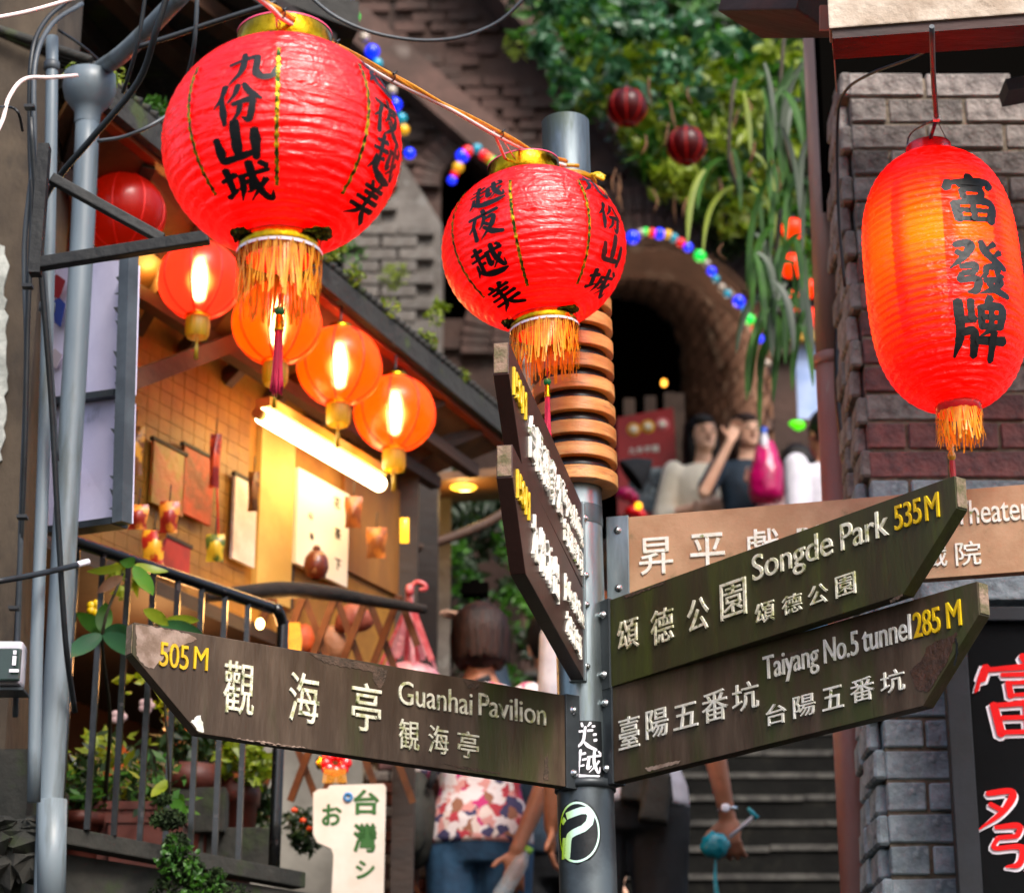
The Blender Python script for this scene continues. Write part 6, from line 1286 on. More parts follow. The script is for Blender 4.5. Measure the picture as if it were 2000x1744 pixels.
for i, (x, y, d_, w_, h_, c1, c2, lab) in enumerate(((262, 880, 6.5, .05, .14, '#6a3a10', '#c88a1c', 'brown and yellow packet at the far left of the shop wall'), (300, 1070, 6.45, .06, .1, '#a81c10', '#e0a020', 'red packet hanging beside the small red board'),
    (330, 1010, 6.45, .05, .09, '#c8781c', '#8a1c10', 'amber packet hanging below the ochre packets'), (420, 900, 6.75, .03, .16, '#7a1410', '#c84a1c', 'narrow dark red strip on the shop wall'), (420, 1070, 6.7, .05, .08, '#4a5a1c', '#c8a020', 'green and yellow packet below the tiled wall'),
    (495, 960, 6.9, .03, .12, '#5a3410', '#8a5a1c', 'slim brown strip at the edge of the pale door panel'), (690, 1000, 7.3, .05, .1, '#8a4a14', '#6a3410', 'brown paper hanging right of the white notice board'), (735, 1060, 7.4, .06, .1, '#a8641c', '#7a4414', 'tan paper pinned on the plywood panel'),
    (270, 1010, 6.4, .05, .07, '#e08a30', '#8a2010', 'orange packet low at the left end of the shop wall'))):
    t = thing('hanging_packet', P(x, y, d_), lab, 'packet', 'goods hung on the shop wall'); c = P(x, y, d_); rg = random.Random(i)
    q = MB(); n_ = 6; vs = []
    for a_ in range(n_ + 1):
        for b_ in range(n_ + 1): vs.append(c + V(((a_ / n_ - .5) * w_ * (1 - .1 * math.sin(b_)), -.02 * math.sin(math.pi * a_ / n_) * math.sin(math.pi * b_ / n_) + rg.uniform(-.003, .003), (b_ / n_ - .5) * h_)))
    q.add(vs, [(a_ * (n_ + 1) + b_, (a_ + 1) * (n_ + 1) + b_, (a_ + 1) * (n_ + 1) + b_ + 1, a_ * (n_ + 1) + b_ + 1) for a_ in range(n_) for b_ in range(n_)], True)
    q.build('packet', mat('packet_%d' % i, c1, c2, rough=.4, scale=18, lo=.48, hi=.54, bump=.2), t, fix=False)
    q = MB(); q.tube([c + V((0, .0, h_ / 2)), c + V((0, .01, h_ / 2 + .05))], .002, 5); q.build('hook', M['darkwood'], t)
# white hand-painted sign
WS = thing('hand_painted_sign', P(690, 1744, 6.8), 'white cut-out sign with green hand-painted Japanese characters', 'sign')
OS = P(612, 1530, 6.8); fS = lambda a, b, k: OS + V((a, -k, -b)); SS = 6.75 / F
def sp(x, y): return ((x - 612) * SS, (y - 1530) * SS)
q = MB(); q.prism([[sp(*p) for p in ((612, 1548), (622, 1541), (640, 1540), (644, 1533), (750, 1530), (755, 1536), (754, 1790), (652, 1790), (655, 1670), (650, 1658), (622, 1646), (614, 1630))]], fS, -.015, 0); q.build('board', mat('cream_sign_paint', '#d9cfc4', '#cfc3b5', rough=.5, bump=.05), WS, bevel=.001)
gi = mat('green_sign_paint', '#1f5a10', rough=.5, bump=0)
for ch, (x0, y0, x1, y1) in (('台', (693, 1590, 741, 1543)), ('灣', (695, 1664, 737, 1610)), ('シ', (700, 1716, 735, 1682)), ('お', (632, 1612, 668, 1572))):
    a, b = sp(x0, y0); c, d = sp(x1, y1); q = MB(); text_into(q, ch, lambda A_, B_, K_: fS(A_, -B_, K_ + .0004), (a, -b, c, -d), .001, .035); q.build('letter', gi, WS, fix=False)
q = MB(); a, b = sp(681, 1557); c = fS(a, b, .003); 
q.tube([c + V((.010 * math.cos(k * .4189), 0, .010 * math.sin(k * .4189))) for k in range(16)], .0042, 6); q.build('blue_ring', mat('blue_ring', '#1a7ab8', rough=.4, bump=0), WS)
# red brick dado
BD = thing('low_brick_wall', P(795, 1744, 7.85), 'low red and grey brick wall between the white sign and the patterned blouse', 'wall')
c0 = P(750, 1744, 7.9); q = MB(); q.box(c0 + V((.1, .08, -.1)), (.36, .1, 1.1)); q.build('mortar', M['mortar'], BD)
bb_ = [brickmesh('brick', .074, .03, .034, M[m], i, .003) for i, m in enumerate(('brickred_or_glow', 'brickgrey'))] + [brickmesh('brick', .074, .03, .034, mat('terracotta_brick', '#7a3a24', '#5a2a1c', rough=.8, scale=20, bump=.4), 4, .003)]
rg = random.Random(6)
for r_ in range(20):
    for c_ in range(4): inst('brick', rg.choice(bb_), BD, c0 + V((-.03 + c_ * .08 + (r_ % 2) * .04, .022, -.25 + r_ * .04)))
foliage('flower_plant', M['leafdark'], [(590, 1610, 6.9, 36, 120), (600, 1640, 6.9, 30, 80), (520, 1600, 6.8, 34, 80)], .04, 'dark leafy flowering plant left of the white sign', 57)
for i, (x, y) in enumerate(((575, 1582), (592, 1602), (605, 1618), (522, 1590), (515, 1570))):
    q = MB(); q.ell(P(x, y, 6.8), (.010, .008, .008), nu=8, nv=6); top(q, 'orange_blossom', mat('blossom_%d' % i, '#c8400c', rough=.5, bump=0), ['topmost orange blossom left of the white sign', 'second orange blossom left of the white sign', 'lowest orange blossom beside the white sign', 'orange blossom beside the railing post', 'uppermost orange blossom beside the railing post'][i], 'flower', group='orange blossoms')
# pink bag on its handles
PBg = thing('pink_net_bag', P(800, 1290, 7.4), 'pink and white plastic bag knotted at the top, hanging by its drawn-up handles', 'bag')
kn = P(800, 1152, 7.4); rg = random.Random(3); pk = mat('pink_film', '#d88a98', '#e0b4b8', rough=.3, scale=40, bump=.4, bscale=60, tl=.4, coat=.3); pk2 = mat('coral_film', '#c84a54', '#d87a80', rough=.3, scale=40, bump=.4, bscale=60, tl=.4, coat=.3)
for i in range(14):
    a = i / 13; x = 742 + a * 110; wv = rg.uniform(.008, .02)
    b = P(x, 1300 + 20 * math.sin(i), 7.4 + rg.uniform(-.06, .06)); m_ = kn.lerp(b, .35); m_.x = kn.x + (b.x - kn.x) * .25
    q = MB(); q.ribbon(catmull([kn + V((rg.uniform(-.008, .008), 0, 0)), m_, b], 5), [wv * .5] * 5 + [wv] * 6); q.build('handle_strand', pk if i % 3 else pk2, PBg, fix=False)
q = MB(); q.ell(kn, (.014, .014, .02)); q.tube([kn, kn + V((.02, 0, .025)), kn + V((.045, 0, .018)), kn + V((.05, 0, .004)), kn + V((.03, 0, .0))], .007, 7, sm=4); q.build('knot', pk2, PBg)
q = MB(); q.ell(P(800, 1330, 7.4), (.10, .08, .06)); q.build('bag_body', pk, PBg)

# ============================================================ people
def limb(mb, pts, rad, n=12): mb.tube(pts, rad, n, sm=0)
def solid(mb, name, m, parent, vox=.007, smooth=2, label=None):
    o = mb.build(name, m, parent, fix=True)
    md = o.modifiers.new('r', 'REMESH'); md.mode = 'VOXEL'; md.voxel_size = vox; md.use_smooth_shade = True
    s_ = o.modifiers.new('s', 'SMOOTH'); s_.iterations = smooth; s_.factor = .5
    dg = bpy.context.evaluated_depsgraph_get(); me = bpy.data.meshes.new_from_object(o.evaluated_get(dg)); o.modifiers.clear(); old = o.data; o.data = me; bpy.data.meshes.remove(old)
    if not me.materials: me.materials.append(m)
    if label: o['label'] = label
    return o
def taper(mb, a, b, ra, rb, n=12):
    a, b = V(a), V(b); k = 5; mb.tube([a.lerp(b, i / k) for i in range(k + 1)], [ra + (rb - ra) * i / k for i in range(k + 1)], n); mb.ell(a, ra, nu=10, nv=7); mb.ell(b, rb, nu=10, nv=7)
def loft(mb, secs, f, n=20):
    vs = []; fs = []
    for (z_, rx, ry, cy) in secs:
        for k in range(n): a = 2 * math.pi * k / n; vs.append(f(V((rx * math.cos(a), cy + ry * math.sin(a), z_))))
    for i in range(len(secs) - 1):
        for k in range(n): fs.append((i * n + k, i * n + (k + 1) % n, (i + 1) * n + (k + 1) % n, (i + 1) * n + k))
    mb.add(vs, fs, True); mb.add(vs[:n], [tuple(range(n))]); mb.add(vs[-n:], [tuple(range(n))])
def hand(mb, w_, d_, nrm, curl=.5, s_=1.0, spread=.16, thumb=1):
    "w_ wrist, d_ pointing direction, nrm palm normal"
    d_ = V(d_).normalized(); nrm = V(nrm); nrm = (nrm - d_ * nrm.dot(d_)).normalized(); sd_ = d_.cross(nrm)
    Mx = Matrix((sd_, nrm, d_)).transposed(); c = w_ + d_ * .045 * s_
    mb.ell(c, (.038 * s_, .015 * s_, .048 * s_), Mx); mb.ell(w_, (.026 * s_, .02 * s_, .03 * s_), Mx)
    for i, ln in enumerate((.066, .074, .07, .055)):
        off = (i - 1.5) * .0185 * s_; p = w_ + d_ * .082 * s_ + sd_ * off; dd = (d_ + sd_ * (i - 1.5) * spread * .5).normalized()
        for j, fr in enumerate((.45, .32, .23)):
            ax_ = sd_; dd = Matrix.Rotation(-curl * (.9 if j else .7), 3, ax_) @ dd; p2 = p + dd * ln * fr * s_; taper(mb, p, p2, (.0088 - .0009 * j) * s_, (.0080 - .0009 * j) * s_, 8); p = p2
    p = w_ + d_ * .025 * s_ - sd_ * .03 * s_ * thumb; dd = (d_ * .7 - sd_ * .8 * thumb + nrm * .3).normalized()
    for j, l in enumerate((.034, .028)): p2 = p + dd * l * s_; taper(mb, p, p2, .0105 * s_, .009 * s_, 8); p = p2; dd = (dd + d_ * .5 + nrm * .3 * curl).normalized()
def person(label, foot, face, h, hair, skin, shirt, pants, pose={}, hairstyle='bob', sleeve=.55, group=None, head_yaw=0, head_pitch=0, female=True, hem=.5, printd=None):
    t = thing('person', foot, label, 'person', group); Rm = Matrix.Rotation(face, 3, 'Z'); W = lambda p: V(foot) + Rm @ (V(p) * h)
    J = dict(shR=(.10, 0, .80), elR=(.125, -.01, .63), wrR=(.13, .05, .48), shL=(-.10, 0, .80), elL=(-.125, -.01, .63), wrL=(-.13, .05, .48), dR=(0, .1, -1), dL=(0, .1, -1), nR=(1, 0, 0), nL=(-1, 0, 0), cR=.5, cL=.5); J.update(pose)
    if not female: J['shR'] = tuple(V(J['shR']) * 1) if 'shR' in pose else (.115, 0, .81); J['shL'] = tuple(V(J['shL'])) if 'shL' in pose else (-.115, 0, .81)
    mb = MB(); H = h
    secs = [(.46, .085, .055, 0), (.50, .097, .066, -.004), (.54, .094, .064, -.004), (.60, .076, .054, .002), (.66, .078, .056, .004), (.72, .088, .062, .004), (.77, .096, .056, 0), (.805, .085, .045, -.004), (.825, .045, .034, -.004), (.85, .032, .032, .0)]
    loft(mb, secs, lambda p: W(p)); taper(mb, W((0, -.002, .82)), W((0, .008, .885)), .033 * H, .032 * H)
    HR = Matrix.Rotation(head_yaw, 3, 'Z') @ Matrix.Rotation(head_pitch, 3, 'X'); HC = V((0, .012, .925)); Hd = lambda p: W(HC + HR @ V(p)); HM = Rm @ HR
    mb.ell(Hd((0, 0, .012)), (.047 * H, .056 * H, .058 * H), HM, 20, 14); mb.ell(Hd((0, .018, -.022)), (.036 * H, .038 * H, .042 * H), HM, 16, 12); mb.ell(Hd((0, .04, -.044)), (.018 * H, .016 * H, .014 * H), HM)
    mb.tube([Hd((0, .052, .012)), Hd((0, .066, -.012))], [.004 * H, .0085 * H], 8); mb.ell(Hd((0, .061, -.014)), (.010 * H, .009 * H, .007 * H), HM)
    for s_ in (-1, 1): mb.ell(Hd((s_ * .047, -.004, -.004)), (.005 * H, .011 * H, .018 * H), HM, 10, 8)
    for s_, k in ((1, 'R'), (-1, 'L')):
        sh, el, wr = W(J['sh' + k]), W(J['el' + k]), W(J['wr' + k]); taper(mb, sh, el, .030 * H, .022 * H); taper(mb, el, wr, .0225 * H, .0145 * H)
        hand(mb, wr, Rm @ V(J['d' + k]), Rm @ V(J['n' + k]), J['c' + k], H / 1.65, thumb=-s_ if not J.get('flip' + k) else s_)
        hp_, kn_, an_ = W((s_ * .052, 0, .50)), W((s_ * .058, .012, .28)), W((s_ * .06, -.015, .05)); taper(mb, hp_, kn_, .052 * H, .034 * H); taper(mb, kn_, an_, .034 * H, .02 * H); taper(mb, W((s_ * .06, -.02, .022)), W((s_ * .07, .09, .018)), .02 * H, .018 * H)
    solid(mb, 'body', skin, t, .0065, 2)
    # clothes
    mb = MB(); g = .008; loft(mb, [(hem if z_ < .47 else z_, rx + g + (.006 if z_ < .6 else .002), ry + g + .004, cy) for z_, rx, ry, cy in secs[:9] if z_ >= hem or z_ < .47], lambda p: W(p))
    for k in 'RL':
        sh, el, wr = W(J['sh' + k]), W(J['el' + k]), W(J['wr' + k]); e1 = min(1, sleeve / .5); a_ = sh.lerp(el, e1); taper(mb, sh, a_, .037 * H, .035 * H)
        if sleeve > .5: taper(mb, el, el.lerp(wr, (sleeve - .5) / .5), .032 * H, .026 * H)
    solid(mb, 'shirt', shirt, t, .010, 3)
    mb = MB(); loft(mb, [(.455, .09, .062, 0), (.50, .103, .073, -.004), (.545, .099, .07, -.004), (.58, .088, .062, 0)], lambda p: W(p))
    for s_ in (-1, 1): taper(mb, W((s_ * .052, 0, .49)), W((s_ * .058, .012, .28)), .060 * H, .042 * H); taper(mb, W((s_ * .058, .012, .28)), W((s_ * .06, -.015, .06)), .042 * H, .032 * H)
    solid(mb, 'trousers', pants, t, .012, 2)
    # hair
    mb = MB(); mb.ell(Hd((0, -.010, .020)), (.054 * H, .060 * H, .060 * H), HM, 20, 14)
    if hairstyle == 'bob':
        for s_ in (-1, 1): mb.ell(Hd((s_ * .037, -.016, -.015)), (.022 * H, .044 * H, .052 * H), HM)
        mb.ell(Hd((0, -.038, -.016)), (.048 * H, .026 * H, .052 * H), HM)
    elif hairstyle == 'long':
        for s_ in (-1, 1): mb.ell(Hd((s_ * .042, -.012, -.035)), (.018 * H, .034 * H, .075 * H), HM)
        mb.ell(Hd((0, -.042, -.05)), (.046 * H, .022 * H, .09 * H), HM)
    mb2 = mb; mb2.ell(Hd((.012, .042, .045)), (.036 * H, .016 * H, .02 * H), HM)
    # cut the face free: drop hair that sits before the face
    solid(mb2, 'hair', hair, t, .006, 2)
    if hairstyle != 'short':
        rh_ = random.Random(int(h * 1000)); st = MB(); drop = .092 if hairstyle == 'bob' else .17
        for i in range(420):
            a = rh_.uniform(-.35, PI + .35); dr_ = drop * rh_.uniform(.82, 1.06); ca, sa = math.cos(a), -math.sin(a) * 1.0; pts = []
            for k_ in range(7):
                u_ = k_ / 6; ph = 1.45 - u_ * 1.5; rr_ = 1.03 + rh_.uniform(-.02, .03) + .1 * math.sin(max(0, u_ - .45) * 4); zz_ = .020 + .062 * math.sin(ph) if u_ < .7 else .020 + .062 * math.sin(1.45 - 1.05) - (u_ - .7) / .3 * dr_
                cr = math.cos(max(ph, .15)) if u_ < .9 else .96
                pts.append(Hd((.056 * rr_ * cr * ca, -.012 + .062 * rr_ * cr * sa, zz_)))
            st.ribbon(pts, .0045, nrm=tuple(Rm @ V((ca, sa, .1))))
        st.build('hair_strands', hair, t, fix=False, kind='stuff')
    for s_ in (-1, 1):
        e = MB(); e.ell(Hd((s_ * .0185, .0545, .006)), (.0065 * H, .003 * H, .0032 * H), HM, 10, 6); e.build('eye', M['ink'], t); b = MB(); b.tube([Hd((s_ * .010, .057, .018)), Hd((s_ * .02, .056, .021)), Hd((s_ * .028, .051, .018))], .0016 * H, 6); b.build('eyebrow', hair, t)
    l = MB(); l.ell(Hd((0, .056, -.030)), (.012 * H, .003 * H, .0035 * H), HM, 10, 6); l.build('mouth', mat('lips_%s' % t.name, '#8a3a38', rough=.4, bump=0), t)
    return t, W, Hd, J
PI = math.pi
# woman seen from behind in the patterned blouse
h = 1.60; hd = P(938, 1250, 8.0); ft = V((hd.x, hd.y, hd.z - .925 * h))
def printmat():
    m = mat('printed_blouse', '#c4b4b4', rough=.85, bump=.3, bscale=12, bdist=.02); N = m.node_tree.nodes; L = m.node_tree.links; tc = next(n for n in N if n.type == 'TEX_COORD'); b = next(n for n in N if n.type == 'BSDF_PRINCIPLED')
    v = N.new('ShaderNodeTexVoronoi'); v.inputs['Scale'].default_value = 30; v.distance = 'MINKOWSKI'; v.inputs['Exponent'].default_value = 1.2; nz = N.new('ShaderNodeTexNoise'); nz.inputs['Scale'].default_value = 26; L.new(tc.outputs['Object'], nz.inputs['Vector']); vm = N.new('ShaderNodeVectorMath'); vm.operation = 'MULTIPLY_ADD'; vm.inputs[1].default_value = (.05, .05, .05); L.new(nz.outputs['Color'], vm.inputs[0]); L.new(tc.outputs['Object'], vm.inputs[2]); L.new(vm.outputs[0], v.inputs['Vector']); sp_ = N.new('ShaderNodeSeparateColor'); L.new(v.outputs['Color'], sp_.inputs[0])
    r = N.new('ShaderNodeValToRGB'); r.color_ramp.interpolation = 'CONSTANT'; L.new(sp_.outputs[0], r.inputs[0]); cols = [(0, '#d2c6c6'), (.3, '#a8303c'), (.42, '#cfbcb4'), (.55, '#3a3558'), (.68, '#c88a84'), (.8, '#8a5a44'), (.9, '#b8286a')]
    r.color_ramp.elements[0].color = hx(cols[0][1]); r.color_ramp.elements[1].position = cols[1][0]; r.color_ramp.elements[1].color = hx(cols[1][1])
    for p_, c_ in cols[2:]: e = r.color_ramp.elements.new(p_); e.color = hx(c_)
    L.new(r.outputs[0], b.inputs['Base Color']); return m
wA, WA, HA, JA = person('woman seen from behind, brown bob and patterned pink and white blouse', ft, 0, h, M['hairbrown'], M['skin2'], printmat(), M['jeans'],
    dict(elR=(.14, -.06, .63), wrR=(.075, -.085, .475), dR=(-.12, -.1, -1), nR=(0, -1, .1), cR=.55), 'bob', .42, hem=.49)
wr = WA(JA['wrR'])
bt = thing('plastic_bottle', wr + V((0, 0, -.16)), 'clear plastic bottle with green cap held behind her back', 'bottle')
glass = mat('clear_plastic', '#c8d0d4', rough=.15, bump=.2, alpha=.35, coat=1); Mx = Matrix.Rotation(.55, 3, 'Y')
q = MB(); q.lathe(wr + V((-.01, -.035, -.085)), [(.001, -.09), (.026, -.09), (.028, -.08), (.027, .03), (.024, .05), (.011, .075), (.011, .085)], 24, Mx); q.build('bottle', glass, bt)
q = MB(); q.lathe(wr + V((-.01, -.035, -.085)), [(.013, .083), (.013, .1), (.001, .101)], 16, Mx); q.build('cap', mat('lime_cap', '#7ab010', rough=.4, bump=0), bt)
bp_ = thing('backpack', WA((-.15, -.05, .6)), 'dark green bag slung at her left hip', 'bag')
q = MB(); q.ell(WA((-.125, -.03, .545)), (.065, .09, .16)); q.ell(WA((-.13, -.08, .52)), (.045, .04, .09)); solid(q, 'pouch', mat('olive_bag', '#1a1a14', '#26251c', rough=.8, bump=.4, bscale=20), bp_, .008)
q = MB(); q.tube([WA((-.10, -.08, .60)), WA((-.06, -.075, .72)), WA((-.04, -.06, .80)), WA((.02, -.04, .835))], .012, 8, sm=5); q.build('strap', M['blackcloth'], bp_)
# man on the stairs right of the pole
h = 1.74; hd = P(1216, 1085, 7.6); ft = V((hd.x, hd.y, PLAT)); 
wB, WB, HB, JB = person('man mostly hidden by the signpost, bare forearm with a wristwatch, white shirt and dark trousers', ft, 0, h, M['hair'], M['skin2'], M['whitecloth'], M['blackcloth'],
    dict(elR=(.145, -.03, .64), wrR=(.175, .0, .49), dR=(.04, -.2, -1), nR=(-.3, -1, 0), cR=.8), 'short', .3, female=False)
wr = WB(JB['wrR']); 
q = MB(); q.tube([wr + V((.027 * math.cos(a * .4189), .024 * math.sin(a * .4189), .02 + .004 * math.cos(a * .4))) for a in range(16)], .006, 8); w_ = q.build('wristwatch', M['chrome'], wB); q = MB(); q.ell(wr + V((-.008, -.03, .02)), (.014, .006, .014)); q.build('watch_face', M['inkwhite'], w_)
tq = thing('turquoise_pouch', wr + V((-.04, -.05, -.12)), 'crumpled turquoise plastic pouch with a dangling string held in his hand', 'pouch')
q = MB(); q.ell(wr + V((-.045, -.06, -.10)), (.044, .035, .042), nu=20, nv=14); rg = random.Random(2); q.v = [p + V((math.sin(p.z * 170 + p.x * 90), 0, math.sin(p.x * 150))) * .0035 for p in q.v]; q.build('pouch', M['turq'], tq)
q = MB(); q.ribbon([wr + V((-.045, -.06, -.14)), wr + V((-.048, -.06, -.2)), wr + V((-.04, -.06, -.3))], [.006, .012, .018]); q.build('ribbon', M['turq'], tq, fix=False)
hm = thing('toy_hammer', wr + V((.05, -.06, -.05)), 'small turquoise and white hammer-shaped stick in his hand', 'stick')
q = MB(); a = wr + V((.0, -.06, -.075)); b = wr + V((.075, -.07, -.012)); q.tube([a, b], .0055, 8); q.build('handle', M['whitecloth'], hm); q = MB(); dd = (b - a).normalized(); s_ = V((dd.z, 0, -dd.x)); q.tube([b - s_ * .03, b + s_ * .012], [.005, .009], 8); q.build('head', M['turq'], hm)
q = MB(); q.box(WB((.03, -.085, .53)), (.16, .07, .12), taper=.85); q.box(WB((.045, -.10, .50)), (.09, .06, .15), Matrix.Rotation(.15, 3, 'Y'), taper=.8); wbag = thing('waist_bag', WB((.03, -.09, .5)), 'dark waist bag on the man beside the signpost', 'bag'); solid(q, 'pouch', mat('charcoal_bag', '#16140f', '#221e18', rough=.8, bump=.5, bscale=30), wbag, .008)
# person raising a camera behind the boards
h = 1.66; hd = P(1082, 1262, 8.5); ft = V((hd.x, hd.y, PLAT)); hh_ = (hd.z - PLAT) / .925
wC, WC, HC_, JC = person('person hidden behind the arrow boards with one hand raised to a camera', ft, .1, hh_, M['hair'], M['skin'], M['navy'], M['blackcloth'],
    dict(elL=(-.13, .02, .90), wrL=(-.13, .02, .985), dL=(-1, .1, .05), nL=(0, 0, -1), cL=.12), 'short', .35, female=False)
q = MB(); c = P(928, 1152, 8.4); q.box(c, (.095, .05, .045)); q.box(c + V((0, 0, .026)), (.03, .03, .02)); q.lathe(c + V((.01, .03, 0)), [(.022, 0), (.022, .04), (.018, .041)], 18, Matrix.Rotation(-PI / 2, 3, 'X')); cm_ = thing('camera', c, 'black camera held up in front of the trees', 'camera'); q.build('body', M['dark'], cm_, bevel=.003)
q = MB(); q.tube([c + V((.03, 0, -.02)), c + V((.1, .02, -.14)), c + V((.07, .02, -.24))], .004, 6, sm=4); q.build('strap', M['blackcloth'], cm_)
# two women on the landing
h = 1.60; ft = V((P(1370, 856, 13).x, 12.2, LAND)); hz = (P(1378, 856, 13).z - LAND) / .925
wD, WD, HD, JD = person('woman in a cream blouse with folded arms at the top of the stairs', ft, PI + .2, hz, M['hair'], M['skin'], M['cream'], M['blackcloth'],
    dict(elR=(.14, -.0, .64), wrR=(.02, .10, .655), dR=(-1, .05, .15), nR=(0, -1, 0), elL=(-.14, .0, .63), wrL=(-.01, .09, .635), dL=(1, .1, .1), nL=(0, -1, 0)), 'long', .62, head_yaw=.1)
ft = V((P(1456, 848, 12.6).x, 11.85, LAND)); hz = (P(1468, 846, 12.6).z - LAND) / .925
wE, WE, HE, JE = person('woman in a navy top raising a hand to her face above the stairs', ft, PI + .25, hz, M['hairbrown'], M['skin'], M['navy'], M['jeans'],
    dict(elR=(.185, .08, .67), wrR=(.105, .14, .845), dR=(-.35, .0, 1), nR=(0, -1, 0), cR=.7, elL=(-.10, .06, .64), wrL=(.0, .13, .70), dL=(.6, .2, .2), nL=(0, -1, 0)), 'long', .4, head_yaw=.1)
pb = thing('pink_plastic_bag', P(1482, 960, 12.2), 'magenta plastic bag with a bottle held in front of the navy top', 'bag')
q = MB(); c = P(1498, 922, 12.2); q.lathe(c, [(.02, -.165), (.075, -.155), (.095, -.11), (.09, -.02), (.075, .06), (.05, .12), (.03, .16), (.02, .165)], 28); q.v = [p + V((math.sin(p.z * 40 + p.x * 30) * .01, math.sin(p.z * 33) * .01, 0)) for p in q.v]; q.build('bag', M['pinkplastic'], pb)
q = MB(); q.lathe(c + V((-.01, -.02, .12)), [(.022, 0), (.022, .05), (.012, .08)], 14); q.build('bottle_neck', M['whitecloth'], pb); q = MB(); q.lathe(c + V((-.01, -.02, .20)), [(.016, 0), (.016, .03), (.001, .031)], 14); q.build('bottle_cap', mat('blue_cap', '#0a4ab8', rough=.4, bump=0), pb)
# two more, half hidden by the pipe
ft = V((P(1558, 915, 12.4).x, 11.75, LAND - .3)); hz = (P(1558, 905, 12.4).z - (LAND - .3)) / .925
person('long-haired person seen from behind in a pale pink top, left of the brown pipe', ft, .1, hz, M['hair'], M['skin'], M['pinkcloth'], M['blackcloth'], {}, 'long', .35)
ft = V((P(1618, 880, 11.9).x, 11.2, LAND - .45)); hz = 1.72
person('person in a white T-shirt and blue jeans half hidden by the brown pipe', ft, .5, hz, M['hair'], M['skin2'], M['whitecloth'], M['jeans'], {}, 'short', .4, female=False)
q = MB(); q.ell(P(1560, 831, 11.9), (.032, .032, .024)); q.ell(P(1560, 829, 11.9) + V((-.02, -.01, 0)), (.03, .02, .016)); top(q, 'lime_ball', mat('glowing_green_plastic', '#4ad400', rough=.3, bump=0, emit='#5aff00', es=.5), 'neon green ball above the long dark hair', 'ball')  # no lamp: the ball's brightness is put in as a glow
q = MB(); a = P(1552, 672, 12.6); b = P(1612, 672, 12.6); q.prism([[(0, 0), (.15, 0), (.15, -.42), (0, -.42)]], lambda x, y, k: a + V((x, -k, y)), 0, .01); bn = top(q, 'blue_banner', mat('pale_blue_cloth', '#8ea6d8', '#a9bde6', rough=.7, bump=.2), 'pale blue hanging banner behind the strap leaves', 'banner')
q = MB(); q.box(P(1570, 655, 12.55), (.2, .05, .07)); top(q, 'yellow_valance', mat('yellow_cloth', '#c8940c', rough=.6, bump=.2), 'yellow strip above the pale blue banner', 'banner')

# ============================================================ inside the arch: posters, fence
PO = thing('poster_board', P(1262, 1000, 13.2), 'red menu poster with three round pictures and white writing under the arch', 'poster')
op = P(1204, 796, 13.2); pe = 13.2 / F; fp = lambda a, b, k: op + V((a, -k, -b)) 
q = MB(); q.prism([[(0, .06), (.31, .0), (.33, .62), (0, .62)]], fp, -.02, 0); q.build('board', mat('red_poster', '#98080c', '#a80c10', rough=.45, bump=0), PO)
for i, (x, y, c_) in enumerate(((1237, 842, '#d89a10'), (1265, 836, '#d8a010'), (1293, 831, '#d86a6a'))):
    c = fp((x - 1204) * pe, (y - 796) * pe, .002); q = MB(); q.lathe(c, [(.001, .004), (.034, .004), (.038, 0)], 24, Matrix.Rotation(PI / 2, 3, 'X')); d = q.build('round_picture', mat('dish_%d' % i, c_, rough=.5, bump=0), PO); q = MB(); q.lathe(c + V((0, -.005, 0)), [(.001, .004), (.016, .003), (.02, 0)], 16, Matrix.Rotation(PI / 2, 3, 'X')); q.build('dish', M['cream'], d)
for i, ch in enumerate('九份芋圓'):
    x = 1227 + i * 15; q = MB(); a, b = (x - 1204) * pe, (892 - 796 - i * 1.4) * pe; text_into(q, ch, lambda A_, B_, K_: fp(A_, -B_, K_ + .002), (a, -b, a + .034, -b + .036), .002, .03); q.build('letter', M['white'], PO, fix=False)
q = MB(); q.prism([[(.06, .36), (.3, .34), (.3, .6), (.06, .6)]], fp, .001, .004); q.build('picture_panel', mat('blue_grey_picture', '#5a6a74', '#1c2228', rough=.5, scale=14, bump=0, col3='#9aa8ac', scale3=18), PO)
FN = thing('plank_fence', P(1270, 1000, 13.4), 'row of upright brown planks behind the red poster', 'fence')
for x, y in ((1229, 780), (1270, 775), (1308, 768), (1325, 770)):
    a = P(x, y, 13.4); q = MB(); q.box(a - V((0, 0, .5)), (.062, .03, 1.0)); q.build('plank', mat('grey_brown_plank_%d' % x, '#6a5546', '#57463a', rough=.85, bump=.3), FN)
um = MB(); c = P(1232, 930, 12.2); um.lathe(c, [(.006, .14), (.06, .08), (.1, .0)], 10, Matrix.Rotation(.9, 3, 'Y')); top(um, 'folded_parasol', M['blackcloth'], 'dark grey slanting parasol beside the poles rings', 'parasol')
for x, y, r_, mm, lab in ((1222, 965, .05, 'pinkplastic', 'magenta bundle just right of the lowest wooden ring'), (1238, 1000, .05, 'redrim', 'red bundle above the tan board')):
    q = MB(); q.ell(P(x, y, 12.0), (r_, r_, r_ * .7)); q.ell(P(x + 14, y + 8, 12.0), (r_ * .6, r_, r_ * .6)); top(q, 'bundle', M[mm], lab, 'bundle')
q = MB(); q.ell(P(1247, 988, 11.9), .018); top(q, 'yellow_bulb', bulbmat('yellow_glow', '#ffae10', 1.5), 'small glowing yellow bulb beside the poster', 'bulb')
